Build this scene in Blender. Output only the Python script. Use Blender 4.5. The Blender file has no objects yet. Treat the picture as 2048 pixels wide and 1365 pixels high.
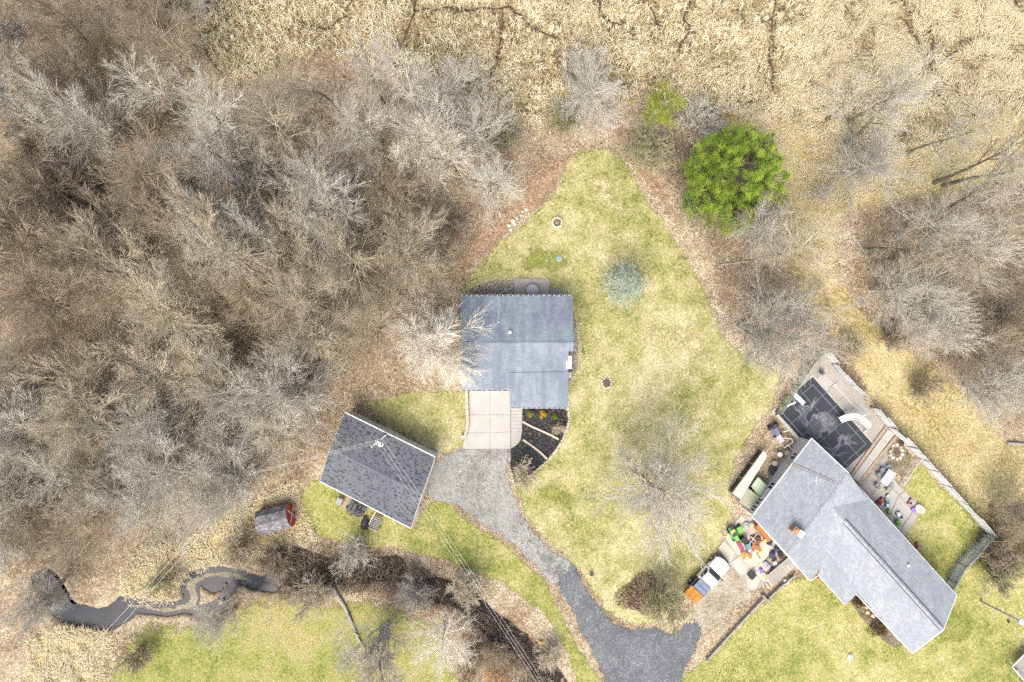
import bpy, math, random
import numpy as np
from mathutils import Vector, Matrix
from mathutils.geometry import delaunay_2d_cdt

# ------------------------------------------------------------------ camera, sky, sun, exposure
CAM_H = 76.0            # drone height above the ground, metres
PXM = 18.0              # photograph pixels per metre at ground level
scene = bpy.context.scene
COL = scene.collection
R = math.radians

cam_data = bpy.data.cameras.new('camera')
cam_data.lens = 36.0 * CAM_H * PXM / 2048.0
cam_data.sensor_width = 36.0
cam_data.clip_start = 0.5
cam_data.clip_end = 6000.0
cam = bpy.data.objects.new('camera', cam_data)
cam.location = (0, 0, CAM_H)
cam.rotation_euler = (0, 0, 0)
COL.objects.link(cam)
scene.camera = cam

SUN_EL, SUN_AZ = 55.0, 200.0     # degrees; azimuth clockwise from the top of the picture
world = bpy.data.worlds.new('World')
scene.world = world
world.use_nodes = True
wn = world.node_tree.nodes
sky = wn.new('ShaderNodeTexSky')
sky.sky_type = 'NISHITA'
sky.sun_disc = False
sky.sun_elevation = R(SUN_EL)
sky.sun_rotation = R(SUN_AZ)
sky.air_density = 0.7
sky.dust_density = 6.0
sky.ozone_density = 1.0
wn['Background'].inputs['Strength'].default_value = 0.15
world.node_tree.links.new(sky.outputs[0], wn['Background'].inputs['Color'])

sun_data = bpy.data.lights.new('sun', 'SUN')
sun_data.energy = 0.55
sun_data.angle = R(40)
sun_data.color = (1.0, 0.95, 0.87)
sun = bpy.data.objects.new('sun', sun_data)
sd = Vector((math.sin(R(SUN_AZ)) * math.cos(R(SUN_EL)), math.cos(R(SUN_AZ)) * math.cos(R(SUN_EL)), math.sin(R(SUN_EL))))
sun.rotation_euler = (-sd).to_track_quat('-Z', 'Y').to_euler()
sun.location = (0, 0, 60)
COL.objects.link(sun)

scene.view_settings.view_transform = 'Standard'
scene.view_settings.look = 'None'
scene.view_settings.exposure = 1.28
scene.view_settings.gamma = 1.0
scene.render.engine = 'CYCLES'
scene.cycles.use_denoising = False
scene.cycles.max_bounces = 5
scene.cycles.diffuse_bounces = 2
scene.cycles.glossy_bounces = 2
scene.cycles.transparent_max_bounces = 12
scene.cycles.sample_clamp_indirect = 4.0

random.seed(7)
rng = np.random.default_rng(7)

# ------------------------------------------------------------------ coordinates
def P(px, py, z=0.0):
    """The point at height z that the drone saw at photograph pixel (px, py)."""
    k = (CAM_H - z) / CAM_H / PXM
    return Vector(((px - 1024.0) * k, (682.5 - py) * k, z))

def PL(pts, z=0.0):
    return [P(x, y, z) for x, y in pts]

_lat = {}
def vnoise(x, y, scale, seed=0):
    """Smooth value noise in 0..1 on numpy arrays; scale = cells per metre."""
    if seed not in _lat:
        _lat[seed] = np.random.default_rng(1000 + seed).random((256, 256))
    t = _lat[seed]
    x = np.asarray(x, float) * scale + 71.3; y = np.asarray(y, float) * scale + 38.7
    i = np.floor(x).astype(int); j = np.floor(y).astype(int)
    u = x - i; v = y - j
    u = u * u * (3 - 2 * u); v = v * v * (3 - 2 * v)
    i0, j0, i1, j1 = i % 256, j % 256, (i + 1) % 256, (j + 1) % 256
    return (t[i0, j0] * (1 - u) + t[i1, j0] * u) * (1 - v) + (t[i0, j1] * (1 - u) + t[i1, j1] * u) * v

def fbm(x, y, scale, seed=0):
    return 0.55 * vnoise(x, y, scale, seed) + 0.3 * vnoise(x, y, scale * 2.1, seed + 1) + 0.15 * vnoise(x, y, scale * 4.3, seed + 2)

def inside(poly, X, Y):
    """Point in polygon, numpy; poly is a list of (x, y) in metres."""
    c = np.zeros(np.shape(X), bool)
    n = len(poly)
    for i in range(n):
        x0, y0 = poly[i][0], poly[i][1]; x1, y1 = poly[(i + 1) % n][0], poly[(i + 1) % n][1]
        if y0 == y1: continue
        hit = ((y0 > Y) != (y1 > Y)) & (X < (x1 - x0) * (Y - y0) / (y1 - y0) + x0)
        c ^= hit
    return c

def dist_lines(lines, X, Y):
    """Distance from points to a set of polylines (lists of (x, y))."""
    d = np.full(np.shape(X), 1e9)
    for pl in lines:
        for (ax, ay), (bx, by) in zip(pl[:-1], pl[1:]):
            dx, dy = bx - ax, by - ay
            l2 = dx * dx + dy * dy + 1e-9
            t = np.clip(((X - ax) * dx + (Y - ay) * dy) / l2, 0, 1)
            d = np.minimum(d, np.hypot(X - ax - t * dx, Y - ay - t * dy))
    return d

def smooth_poly(pts, n=6, closed=True):
    """Catmull-Rom through the points."""
    out = []
    m = len(pts)
    for i in range(m if closed else m - 1):
        def g(k):
            return np.array(pts[k % m][:2], float) if closed else np.array(pts[min(max(k, 0), m - 1)][:2], float)
        p0, p1, p2, p3 = g(i - 1), g(i), g(i + 1), g(i + 2)
        for k in range(n):
            t = k / n
            q = 0.5 * ((2 * p1) + (p2 - p0) * t + (2 * p0 - 5 * p1 + 4 * p2 - p3) * t * t + (3 * p1 - p0 - 3 * p2 + p3) * t ** 3)
            out.append((float(q[0]), float(q[1])))
    if not closed: out.append(tuple(map(float, pts[-1][:2])))
    return out

# ------------------------------------------------------------------ materials
_mats = {}
class NT:
    def __init__(s, name):
        s.m = bpy.data.materials.new(name); s.m.use_nodes = True
        s.t = s.m.node_tree; s.n = s.t.nodes; s.l = s.t.links
        s.b = s.n['Principled BSDF']; s.out = s.n['Material Output']
    def new(s, kind, **kw):
        nd = s.n.new(kind)
        for k, v in kw.items(): setattr(nd, k, v)
        return nd
    def link(s, a, b): s.l.new(a, b)
    def noise(s, vec, scale, detail=3, rough=0.6, dist=0.0):
        nd = s.new('ShaderNodeTexNoise')
        nd.inputs['Scale'].default_value = scale; nd.inputs['Detail'].default_value = detail
        nd.inputs['Roughness'].default_value = rough; nd.inputs['Distortion'].default_value = dist
        s.link(vec, nd.inputs['Vector']); return nd.outputs['Fac']
    def math(s, op, a, b=None, clamp=False):
        nd = s.new('ShaderNodeMath', operation=op, use_clamp=clamp)
        for i, v in enumerate((a, b)):
            if v is None: continue
            if isinstance(v, (int, float)): nd.inputs[i].default_value = v
            else: s.link(v, nd.inputs[i])
        return nd.outputs[0]
    def ramp(s, fac, stops, interp='LINEAR'):
        nd = s.new('ShaderNodeValToRGB'); cr = nd.color_ramp; cr.interpolation = interp
        while len(cr.elements) < len(stops): cr.elements.new(0.5)
        for e, (p, c) in zip(cr.elements, stops):
            e.position = p; e.color = (c[0] * 0.975, c[1] * 1.025, c[2] * 0.97, 1)
        s.link(fac, nd.inputs[0]); return nd.outputs[0]
    def mix(s, fac, a, b, mode='MIX'):
        nd = s.new('ShaderNodeMix', data_type='RGBA', blend_type=mode)
        if isinstance(fac, (int, float)): nd.inputs[0].default_value = fac
        else: s.link(fac, nd.inputs[0])
        for i, v in ((6, a), (7, b)):
            if isinstance(v, tuple): nd.inputs[i].default_value = (*v, 1)
            else: s.link(v, nd.inputs[i])
        return nd.outputs[2]
    def bump(s, h, strength=0.5, dist=0.05):
        nd = s.new('ShaderNodeBump'); nd.inputs['Strength'].default_value = strength
        nd.inputs['Distance'].default_value = dist
        s.link(h, nd.inputs['Height']); s.link(nd.outputs[0], s.b.inputs['Normal'])

def contrast(nt, f, k):
    """Push a noise value away from 0.5."""
    return nt.math('ADD', nt.math('MULTIPLY', nt.math('SUBTRACT', f, 0.5), k), 0.5, True)

def ground_mat(name, stops, scales=(0.07, 0.5, 3.0), weights=(0.4, 0.3, 0.3), k=2.2, speck=None, speck_scale=7.0,
               speck_amt=0.5, rough=0.95, bump=0.6, feather=None, extra=None, vary=0.5):
    """Surface seen from above: colour ramp over layered noise, per-leaf speckle, ragged thinning at its edge."""
    nt = NT(name)
    geo = nt.new('ShaderNodeNewGeometry').outputs['Position']
    f = None
    for sc, w in zip(scales, weights):
        a = nt.math('MULTIPLY', nt.noise(geo, sc, 4, 0.62), w)
        f = a if f is None else nt.math('ADD', f, a)
    col = nt.ramp(contrast(nt, f, k * 2.1), stops)
    fine = nt.noise(geo, 5.5, 5, 0.75)
    vo = nt.new('ShaderNodeTexVoronoi'); vo.inputs['Scale'].default_value = speck_scale
    nt.link(geo, vo.inputs['Vector'])
    sep = nt.new('ShaderNodeSeparateColor'); nt.link(vo.outputs['Color'], sep.inputs[0])
    val = nt.math('ADD', nt.math('MULTIPLY', sep.outputs[0], vary), 1 - vary / 2)
    val = nt.math('MULTIPLY', val, nt.math('ADD', nt.math('MULTIPLY', contrast(nt, fine, 2.2), 0.7), 0.65))
    comb = nt.new('ShaderNodeCombineColor')
    for i in range(3): nt.link(val, comb.inputs[i])
    if speck:
        sc_ = nt.ramp(sep.outputs[1], speck, 'CONSTANT')
        msk = nt.math('MULTIPLY', nt.math('GREATER_THAN', sep.outputs[2], 0.35), speck_amt)
        col = nt.mix(msk, col, sc_)
    if extra: col = extra(nt, geo, col)
    col = nt.mix(1.0, col, comb.outputs[0], 'MULTIPLY')
    nt.link(col, nt.b.inputs['Base Color'])
    nt.b.inputs['Roughness'].default_value = rough
    nt.b.inputs['Specular IOR Level'].default_value = 0.15
    nt.bump(nt.math('ADD', fine, sep.outputs[0]), bump, 0.06)
    if feather:
        at = nt.new('ShaderNodeAttribute', attribute_name='edge')
        e = nt.math('DIVIDE', at.outputs['Fac'], feather)
        nz = nt.math('ADD', nt.math('MULTIPLY', nt.noise(geo, 1.1, 3, 0.6), 0.9), nt.math('MULTIPLY', nt.noise(geo, 6.0, 4, 0.7), 0.7))
        a = nt.math('SUBTRACT', nt.math('ADD', e, contrast(nt, nt.math('MULTIPLY', nz, 0.625), 2.0)), 1.0)
        a = nt.math('MULTIPLY', a, 5.0, True)
        nt.link(a, nt.b.inputs['Alpha'])
    _mats[name] = nt.m
    return nt.m

def pm(name, c, c2=None, scale=3.0, rough=0.7, bump=0.15, metal=0.0, fine=14.0, coords='Object', spec=0.3, k=2.0, amt=1.0):
    """Plain surface: base colour worn towards c2 by noise, with fine grain."""
    if name in _mats: return _mats[name]
    nt = NT(name)
    tc = nt.new('ShaderNodeTexCoord').outputs['Object'] if coords == 'Object' else nt.new('ShaderNodeNewGeometry').outputs['Position']
    if c2 is None: c2 = tuple(v * 0.72 for v in c)
    n1 = nt.noise(tc, scale, 4, 0.6); n2 = nt.noise(tc, fine, 3, 0.7)
    f = contrast(nt, nt.math('ADD', nt.math('MULTIPLY', n1, 0.65), nt.math('MULTIPLY', n2, 0.35)), k)
    nt.link(nt.mix(nt.math('MULTIPLY', f, amt), c, c2), nt.b.inputs['Base Color'])
    nt.b.inputs['Roughness'].default_value = rough
    nt.b.inputs['Metallic'].default_value = metal
    nt.b.inputs['Specular IOR Level'].default_value = spec
    if bump: nt.bump(n2, bump, 0.02)
    _mats[name] = nt.m
    return nt.m

def rnd_mat(name, stops, rough=0.85, large=None, attr='rnd', spec=0.2, interp='LINEAR', streak=None, grain=0.6):
    """Colour chosen per piece by the 'rnd' attribute; optional broad weathering (scale, colour, amount)."""
    nt = NT(name)
    at = nt.new('ShaderNodeAttribute', attribute_name=attr)
    col = nt.ramp(at.outputs['Fac'], stops, interp)
    geo = nt.new('ShaderNodeNewGeometry').outputs['Position']
    if large:
        f = nt.math('MULTIPLY', contrast(nt, nt.noise(geo, large[0], 3, 0.6), 2.5), large[2])
        col = nt.mix(f, col, large[1])
    if streak:   # run-off streaks down the slope: (stretch vector, colour, amount)
        mp = nt.new('ShaderNodeMapping'); mp.inputs['Rotation'].default_value = (0, 0, streak[3]); mp.inputs['Scale'].default_value = streak[0]; nt.link(geo, mp.inputs['Vector'])
        f = nt.math('MULTIPLY', contrast(nt, nt.noise(mp.outputs[0], 1.0, 3, 0.6), 3.5), streak[2])
        col = nt.mix(f, col, streak[1])
    n = nt.noise(geo, 9.0, 3, 0.7)
    v = nt.math('ADD', nt.math('MULTIPLY', n, grain), 1 - grain / 2)
    comb = nt.new('ShaderNodeCombineColor')
    for i in range(3): nt.link(v, comb.inputs[i])
    col = nt.mix(1.0, col, comb.outputs[0], 'MULTIPLY')
    nt.link(col, nt.b.inputs['Base Color'])
    nt.b.inputs['Roughness'].default_value = rough
    nt.b.inputs['Specular IOR Level'].default_value = spec
    _mats[name] = nt.m
    return nt.m

# ------------------------------------------------------------------ mesh helpers
def link(o, parent=None):
    COL.objects.link(o)
    if parent is not None: o.parent = parent
    return o

def tag(o, label=None, cat=None, group=None, kind=None):
    if label: o['label'] = label
    if cat: o['category'] = cat
    if group: o['group'] = group
    if kind: o['kind'] = kind
    return o

def thing(name, label, cat, loc=(0, 0, 0), group=None, rz=0.0):
    o = bpy.data.objects.new(name, None)
    o.empty_display_size = 0.3
    o.location = loc; o.rotation_euler = (0, 0, rz)
    link(o)
    return tag(o, label, cat, group)

def np_mesh(name, verts, quads=None, tris=None, attrs=None, smooth=False):
    """Fast mesh from numpy arrays; attrs = {name: (domain, values)}."""
    me = bpy.data.meshes.new(name)
    nq = 0 if quads is None else len(quads); ntr = 0 if tris is None else len(tris)
    me.vertices.add(len(verts)); me.vertices.foreach_set('co', np.ascontiguousarray(verts, np.float32).ravel())
    idx = []
    if nq: idx.append(np.asarray(quads, np.int32).ravel())
    if ntr: idx.append(np.asarray(tris, np.int32).ravel())
    idx = np.concatenate(idx)
    me.loops.add(len(idx)); me.loops.foreach_set('vertex_index', idx)
    starts = np.concatenate([np.arange(nq, dtype=np.int32) * 4, nq * 4 + np.arange(ntr, dtype=np.int32) * 3])
    me.polygons.add(nq + ntr); me.polygons.foreach_set('loop_start', starts)
    if smooth: me.polygons.foreach_set('use_smooth', np.ones(nq + ntr, bool))
    for k, (dom, v) in (attrs or {}).items():
        a = me.attributes.new(k, 'FLOAT', dom); a.data.foreach_set('value', np.ascontiguousarray(v, np.float32))
    me.update(calc_edges=True)
    return me

class MB:
    """Collects shapes (in world metres) and builds them as ONE mesh object."""
    def __init__(s): s.v = []; s.f = []; s.r = []
    def add(s, vs, fs, rnd=None):
        o = len(s.v); s.v.extend([tuple(p) for p in vs]); s.f.extend([tuple(i + o for i in f) for f in fs])
        s.r.extend([rnd if rnd is not None else random.random()] * len(fs)); return s
    def quad(s, a, b, c, d, rnd=None): return s.add([a, b, c, d], [(0, 1, 2, 3)], rnd)
    def box(s, c, size, rz=0.0, M=None, rnd=None, taper=1.0):
        x, y, z = (v / 2 for v in size); t = taper
        vs = [Vector(p) for p in ((-x, -y, -z), (x, -y, -z), (x, y, -z), (-x, y, -z), (-x * t, -y * t, z), (x * t, -y * t, z), (x * t, y * t, z), (-x * t, y * t, z))]
        M = M or Matrix.Rotation(rz, 3, 'Z')
        return s.add([M @ p + Vector(c) for p in vs], [(3, 2, 1, 0), (4, 5, 6, 7), (0, 1, 5, 4), (1, 2, 6, 5), (2, 3, 7, 6), (3, 0, 4, 7)], rnd)
    def beam(s, a, b, w, h, rnd=None, up=Vector((0, 0, 1))):
        a, b = Vector(a), Vector(b); d = (b - a); L = d.length; d.normalize()
        side = d.cross(up)
        if side.length < 1e-4: side = d.cross(Vector((1, 0, 0)))
        side.normalize(); u = side.cross(d)
        M = Matrix((d, side, u)).transposed()
        return s.box((a + b) / 2, (L, w, h), M=M, rnd=rnd)
    def prism(s, pts, z0, z1, rnd=None, inset=0.0):
        n = len(pts); pts = [Vector((p[0], p[1], 0)) for p in pts]
        area = sum(pts[i].x * pts[(i + 1) % n].y - pts[(i + 1) % n].x * pts[i].y for i in range(n))
        if area < 0: pts.reverse()
        top = pts
        if inset:
            c = sum(pts, Vector()) / n
            top = [p + (c - p).normalized() * inset for p in pts]
        vs = [(p.x, p.y, z0) for p in pts] + [(p.x, p.y, z1) for p in top]
        return s.add(vs, [tuple(range(n - 1, -1, -1)), tuple(range(n, 2 * n))] + [(i, (i + 1) % n, n + (i + 1) % n, n + i) for i in range(n)], rnd)
    def tube(s, pts, rad, sides=8, cap=True, rnd=None):
        pts = [Vector(p) for p in pts]; n = len(pts)
        if not isinstance(rad, (list, tuple)): rad = [rad] * n
        rings = []; fs = []
        for i, p in enumerate(pts):
            d = (pts[min(i + 1, n - 1)] - pts[max(i - 1, 0)]).normalized()
            ref = Vector((0, 0, 1)) if abs(d.z) < 0.9 else Vector((1, 0, 0))
            u = d.cross(ref).normalized(); w = d.cross(u)
            rings += [p + (u * math.cos(2 * math.pi * k / sides) + w * math.sin(2 * math.pi * k / sides)) * rad[i] for k in range(sides)]
        for i in range(n - 1):
            for k in range(sides):
                a = i * sides + k; b = i * sides + (k + 1) % sides
                fs.append((a, a + sides, b + sides, b))
        if cap:
            fs.append(tuple(range(sides))); fs.append(tuple((n - 1) * sides + k for k in reversed(range(sides))))
        return s.add(rings, fs, rnd)
    def lathe(s, c, prof, sides=16, rnd=None, sx=1.0, sy=1.0, rz=0.0):
        """prof: list of (radius, height) bottom to top about a vertical axis."""
        c = Vector(c); vs = []; fs = []
        for r, z in prof:
            for k in range(sides):
                a = 2 * math.pi * k / sides
                x, y = r * math.cos(a) * sx, r * math.sin(a) * sy
                vs.append(c + Vector((x * math.cos(rz) - y * math.sin(rz), x * math.sin(rz) + y * math.cos(rz), z)))
        n = len(prof)
        for i in range(n - 1):
            for k in range(sides):
                a = i * sides + k; b = i * sides + (k + 1) % sides
                fs.append((a, b, b + sides, a + sides))
        fs.append(tuple(reversed(range(sides)))); fs.append(tuple((n - 1) * sides + k for k in range(sides)))
        return s.add(vs, fs, rnd)
    def blob(s, c, size, seed=0, rough=0.2, rz=0.0, n=7, m=10, rnd=None, flat=True):
        """Lumpy rounded body (stone, bag, cushion); flat bottoms sit on c."""
        rr = random.Random(seed); c = Vector(c); vs = []; fs = []
        ph = [rr.uniform(0, 6.28) for _ in range(6)]
        for i in range(n + 1):
            th = math.pi * i / n
            for k in range(m):
                a = 2 * math.pi * k / m
                q = 1 + rough * (0.5 * math.sin(2 * a + ph[0] + 2 * th) + 0.35 * math.sin(3 * a + ph[1]) + 0.3 * math.sin(5 * th + ph[2]) + 0.4 * rr.uniform(-1, 1))
                x = math.sin(th) * math.cos(a) * q * size[0] / 2; y = math.sin(th) * math.sin(a) * q * size[1] / 2
                z = -math.cos(th) * q * size[2] / 2
                if flat: z = max(z, -size[2] * 0.3) + size[2] * 0.3
                vs.append(c + Vector((x * math.cos(rz) - y * math.sin(rz), x * math.sin(rz) + y * math.cos(rz), z)))
        for i in range(n):
            for k in range(m):
                a = i * m + k; b = i * m + (k + 1) % m
                fs.append((a, b, b + m, a + m))
        return s.add(vs, fs, rnd)
    def mesh(s, name, off=(0, 0, 0), smooth=False):
        me = bpy.data.meshes.new(name)
        o = Vector(off)
        me.from_pydata([tuple(Vector(p) - o) for p in s.v], [], s.f)
        a = me.attributes.new('rnd', 'FLOAT', 'FACE'); a.data.foreach_set('value', np.array(s.r, np.float32))
        if smooth: me.polygons.foreach_set('use_smooth', [True] * len(me.polygons))
        me.update(); return me
    def build(s, name, mat, parent=None, smooth=False, kind=None, label=None, local=False):
        off = (0, 0, 0) if (parent is None or local) else parent.matrix_basis.translation if parent.parent is None else parent.parent.matrix_basis.translation
        me = s.mesh(name, off, smooth)
        me.materials.append(mat)
        o = link(bpy.data.objects.new(name, me), parent)
        return tag(o, label, kind=kind)
    def solo(s, name, mat, label, cat, base, group=None, smooth=False):
        """The whole thing as one top-level mesh with its origin at base."""
        me = s.mesh(name, base, smooth); me.materials.append(mat)
        o = link(bpy.data.objects.new(name, me)); o.location = base
        return tag(o, label, cat, group)

_zc = [0]
def zone(name, pts_px, mat, z, step=0.6, jitter=0.12, grid=0.9, smooth=5, kind='structure', label=None, grow=0.0, seed=0):
    """A ground sheet over a pixel outline, with the distance to its rim stored as 'edge'."""
    pts = [(p.x, p.y) for p in PL(pts_px)]
    if smooth: pts = smooth_poly(pts, smooth)
    out = []
    for i in range(len(pts)):
        a = np.array(pts[i]); b = np.array(pts[(i + 1) % len(pts)]); L = np.hypot(*(b - a))
        for k in range(max(1, int(round(L / step)))):
            out.append(a + (b - a) * k / max(1, int(round(L / step))))
    out = np.array(out)
    if grow or jitter:
        nx = np.roll(out, -1, 0) - np.roll(out, 1, 0)
        nrm = np.stack([nx[:, 1], -nx[:, 0]], 1); nrm /= (np.linalg.norm(nrm, axis=1, keepdims=True) + 1e-9)
        area = np.sum(out[:, 0] * np.roll(out[:, 1], -1) - np.roll(out[:, 0], -1) * out[:, 1])
        if area < 0: nrm = -nrm
        w = (fbm(out[:, 0], out[:, 1], 0.55, 40 + seed) - 0.5) * 2 * jitter * 2
        out = out + nrm * (w[:, None] + grow)
    n = len(out)
    x0, y0 = out.min(0); x1, y1 = out.max(0)
    gx, gy = np.meshgrid(np.arange(x0, x1, grid), np.arange(y0, y1, grid))
    gx = gx.ravel(); gy = gy.ravel()
    ok = inside(out, gx, gy)
    gx, gy = gx[ok], gy[ok]
    ring = [[tuple(p) for p in out] + [tuple(out[0])]]
    d = dist_lines(ring, gx, gy)
    ok = d > 0.35
    gx, gy, d = gx[ok], gy[ok], d[ok]
    vin = [Vector((float(a), float(b))) for a, b in out] + [Vector((float(a), float(b))) for a, b in zip(gx, gy)]
    vo, eo, fo, ov, oe, of = delaunay_2d_cdt(vin, [], [list(range(n))], 1, 1e-5)
    xy = np.array([(v.x, v.y) for v in vo])
    ed = dist_lines(ring, xy[:, 0], xy[:, 1])
    _zc[0] += 1
    zz = np.full(len(xy), z + (0.0 if z < 0 else 0.0002 * _zc[0])) if not callable(z) else z(xy[:, 0], xy[:, 1])
    me = bpy.data.meshes.new(name)
    me.from_pydata([(a, b, c) for (a, b), c in zip(xy, zz)], [], [list(f) for f in fo])
    a = me.attributes.new('edge', 'FLOAT', 'POINT'); a.data.foreach_set('value', ed.astype(np.float32))
    me.update()
    # all faces up
    if len(me.polygons) and me.polygons[0].normal.z < 0: me.flip_normals()
    me.materials.append(mat)
    o = link(bpy.data.objects.new(name, me))
    tag(o, label, kind=kind)
    return o, [tuple(p) for p in out]

# ------------------------------------------------------------------ the lie of the land: creek, ditch and everything flat
def W(pts): return [(p.x, p.y) for p in PL(pts)]
CREEK = [  # centre line (px), half width in metres
    (smooth_poly(W([(85, 1160), (105, 1185), (128, 1222), (170, 1240), (215, 1238), (250, 1218)]), 4, False), 1.0),
    (smooth_poly(W([(245, 1222), (258, 1212), (290, 1216), (330, 1220), (368, 1213), (384, 1196), (376, 1174), (394, 1156), (430, 1149), (470, 1155), (510, 1166), (545, 1170)]), 4, False), 0.5),
    (smooth_poly(W([(375, 1216), (398, 1224), (412, 1221), (440, 1208), (456, 1184), (468, 1168)]), 4, False), 0.3),
    (smooth_poly(W([(415, 1158), (424, 1172), (432, 1168)]), 4, False), 0.6),
]
DITCH = [
    (smooth_poly(W([(565, 1118), (600, 1126), (640, 1140), (690, 1144), (740, 1140), (790, 1140)]), 4, False), 1.0),
    (smooth_poly(W([(540, 1168), (570, 1150), (600, 1160), (640, 1160)]), 4, False), 0.7),
    (smooth_poly(W([(862, 1180), (900, 1190), (935, 1203), (968, 1236), (1000, 1262), (1040, 1290), (1075, 1325), (1105, 1365), (1140, 1420)]), 4, False), 0.95),
]
def gz(X, Y):
    """Ground height: flat, cut by the creek and the ditch."""
    X = np.asarray(X, float); Y = np.asarray(Y, float)
    z = np.zeros(X.shape)
    for lines, dep, soft in ((CREEK, 0.75, 0.55), (DITCH, 0.45, 0.9)):
        for pl, hw in lines:
            d = dist_lines([pl], X, Y) + (fbm(X, Y, 0.9, 3) - 0.5) * 0.55
            t = np.clip((hw + soft - d) / soft, 0, 1)
            z = np.minimum(z, -dep * t * t * (3 - 2 * t))
    return z

def axis(lo, hi, fa, fb, coarse, fine):
    core = np.concatenate([np.arange(lo, fa, coarse), np.arange(fa, fb, fine), np.arange(fb, hi + coarse, coarse)])
    out = np.array([70, 90, 130, 220, 420, 900, 2000.0])
    return np.unique(np.round(np.concatenate([-out[::-1], core[(core > -69) & (core < 69)], out]), 4))

gxs = axis(-66, 66, -58, 8, 1.0, 0.26)
gys = axis(-48, 48, -43, -22, 1.0, 0.26)
GX, GY = np.meshgrid(gxs, gys)
near = (np.abs(GX) < 66) & (GY < -20) & (GY > -46)
GZ = np.zeros(GX.shape); GZ[near] = gz(GX[near], GY[near])
nx_, ny_ = len(gxs), len(gys)
ii = np.arange(nx_ * ny_).reshape(ny_, nx_)
gq = np.stack([ii[:-1, :-1].ravel(), ii[:-1, 1:].ravel(), ii[1:, 1:].ravel(), ii[1:, :-1].ravel()], 1)

LEAF = [(0.0, (0.10, 0.062, 0.04)), (0.22, (0.235, 0.13, 0.075)), (0.45, (0.31, 0.20, 0.125)), (0.65, (0.40, 0.31, 0.22)), (0.84, (0.5, 0.44, 0.36)), (0.95, (0.16, 0.14, 0.10))]
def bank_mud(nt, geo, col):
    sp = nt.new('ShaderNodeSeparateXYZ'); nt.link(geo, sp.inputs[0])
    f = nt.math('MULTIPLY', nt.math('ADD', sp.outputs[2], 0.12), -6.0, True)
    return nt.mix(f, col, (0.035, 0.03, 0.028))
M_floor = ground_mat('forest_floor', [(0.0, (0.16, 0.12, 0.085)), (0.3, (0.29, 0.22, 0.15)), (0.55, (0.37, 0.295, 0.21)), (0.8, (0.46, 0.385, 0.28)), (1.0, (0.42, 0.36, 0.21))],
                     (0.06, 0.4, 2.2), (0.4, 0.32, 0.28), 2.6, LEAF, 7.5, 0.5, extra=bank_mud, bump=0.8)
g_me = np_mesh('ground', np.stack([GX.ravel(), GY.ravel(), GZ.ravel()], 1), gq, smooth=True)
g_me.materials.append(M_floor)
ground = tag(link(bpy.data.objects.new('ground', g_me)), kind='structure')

# ------------------------------------------------------------------ ground covers
LAWN = [(0.0, (0.135, 0.155, 0.04)), (0.2, (0.215, 0.213, 0.07)), (0.42, (0.29, 0.267, 0.112)), (0.68, (0.37, 0.325, 0.168)), (1.0, (0.48, 0.42, 0.265))]
LAWN_G = [(0.0, (0.12, 0.15, 0.03)), (0.25, (0.20, 0.205, 0.058)), (0.5, (0.285, 0.265, 0.095)), (0.75, (0.36, 0.315, 0.145)), (1.0, (0.44, 0.38, 0.21))]
M_lawn = ground_mat('dormant_lawn', LAWN, (0.09, 0.55, 3.0), (0.38, 0.34, 0.28), 2.7, [(0.0, (0.32, 0.30, 0.11)), (0.5, (0.48, 0.42, 0.25)), (0.9, (0.13, 0.14, 0.04))], 8.0, 0.3, feather=1.3, vary=0.3, bump=0.5)
M_lawn2 = ground_mat('green_lawn', LAWN_G, (0.09, 0.5, 3.0), (0.38, 0.34, 0.28), 2.6, [(0.0, (0.28, 0.30, 0.07)), (0.5, (0.42, 0.38, 0.18)), (0.9, (0.08, 0.12, 0.02))], 8.0, 0.35, feather=1.1, vary=0.35, bump=0.5)
M_lawn3 = ground_mat('rough_lawn', [(0.0, (0.12, 0.15, 0.03)), (0.3, (0.21, 0.23, 0.055)), (0.6, (0.28, 0.26, 0.095)), (1.0, (0.34, 0.28, 0.15))], (0.1, 0.5, 3.0), (0.38, 0.34, 0.28), 2.6,
                     [(0.0, (0.28, 0.28, 0.09)), (0.55, (0.36, 0.29, 0.17)), (0.9, (0.09, 0.10, 0.025))], 8.0, 0.4, feather=4.0, vary=0.4)
M_straw = ground_mat('straw_field', [(0.0, (0.20, 0.17, 0.06)), (0.3, (0.31, 0.25, 0.11)), (0.6, (0.40, 0.32, 0.165)), (1.0, (0.52, 0.42, 0.25))], (0.08, 0.5, 3.2), (0.34, 0.3, 0.36), 2.6,
                     [(0.0, (0.5, 0.41, 0.24)), (0.5, (0.36, 0.28, 0.14)), (0.85, (0.16, 0.12, 0.05))], 8.0, 0.45, feather=2.4, vary=0.4)
M_reedbed = ground_mat('reed_bed', [(0.0, (0.045, 0.033, 0.018)), (0.35, (0.12, 0.088, 0.045)), (0.65, (0.23, 0.175, 0.095)), (1.0, (0.38, 0.31, 0.19))], (0.25, 0.8, 3.0), (0.25, 0.4, 0.35), 2.8,
                      [(0.0, (0.50, 0.42, 0.28)), (0.5, (0.29, 0.22, 0.12)), (0.8, (0.07, 0.05, 0.025))], 8.0, 0.45, feather=2.5, vary=0.5)
M_litter = ground_mat('leaf_litter', [(0.0, (0.16, 0.10, 0.065)), (0.4, (0.27, 0.17, 0.11)), (0.7, (0.33, 0.225, 0.15)), (1.0, (0.38, 0.29, 0.21))], (0.12, 0.7, 3.0), (0.35, 0.3, 0.35), 2.4,
                     [(0.0, (0.30, 0.18, 0.105)), (0.4, (0.37, 0.26, 0.175)), (0.7, (0.48, 0.40, 0.32)), (0.9, (0.14, 0.09, 0.06))], 8.5, 0.5, feather=2.6)
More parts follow.
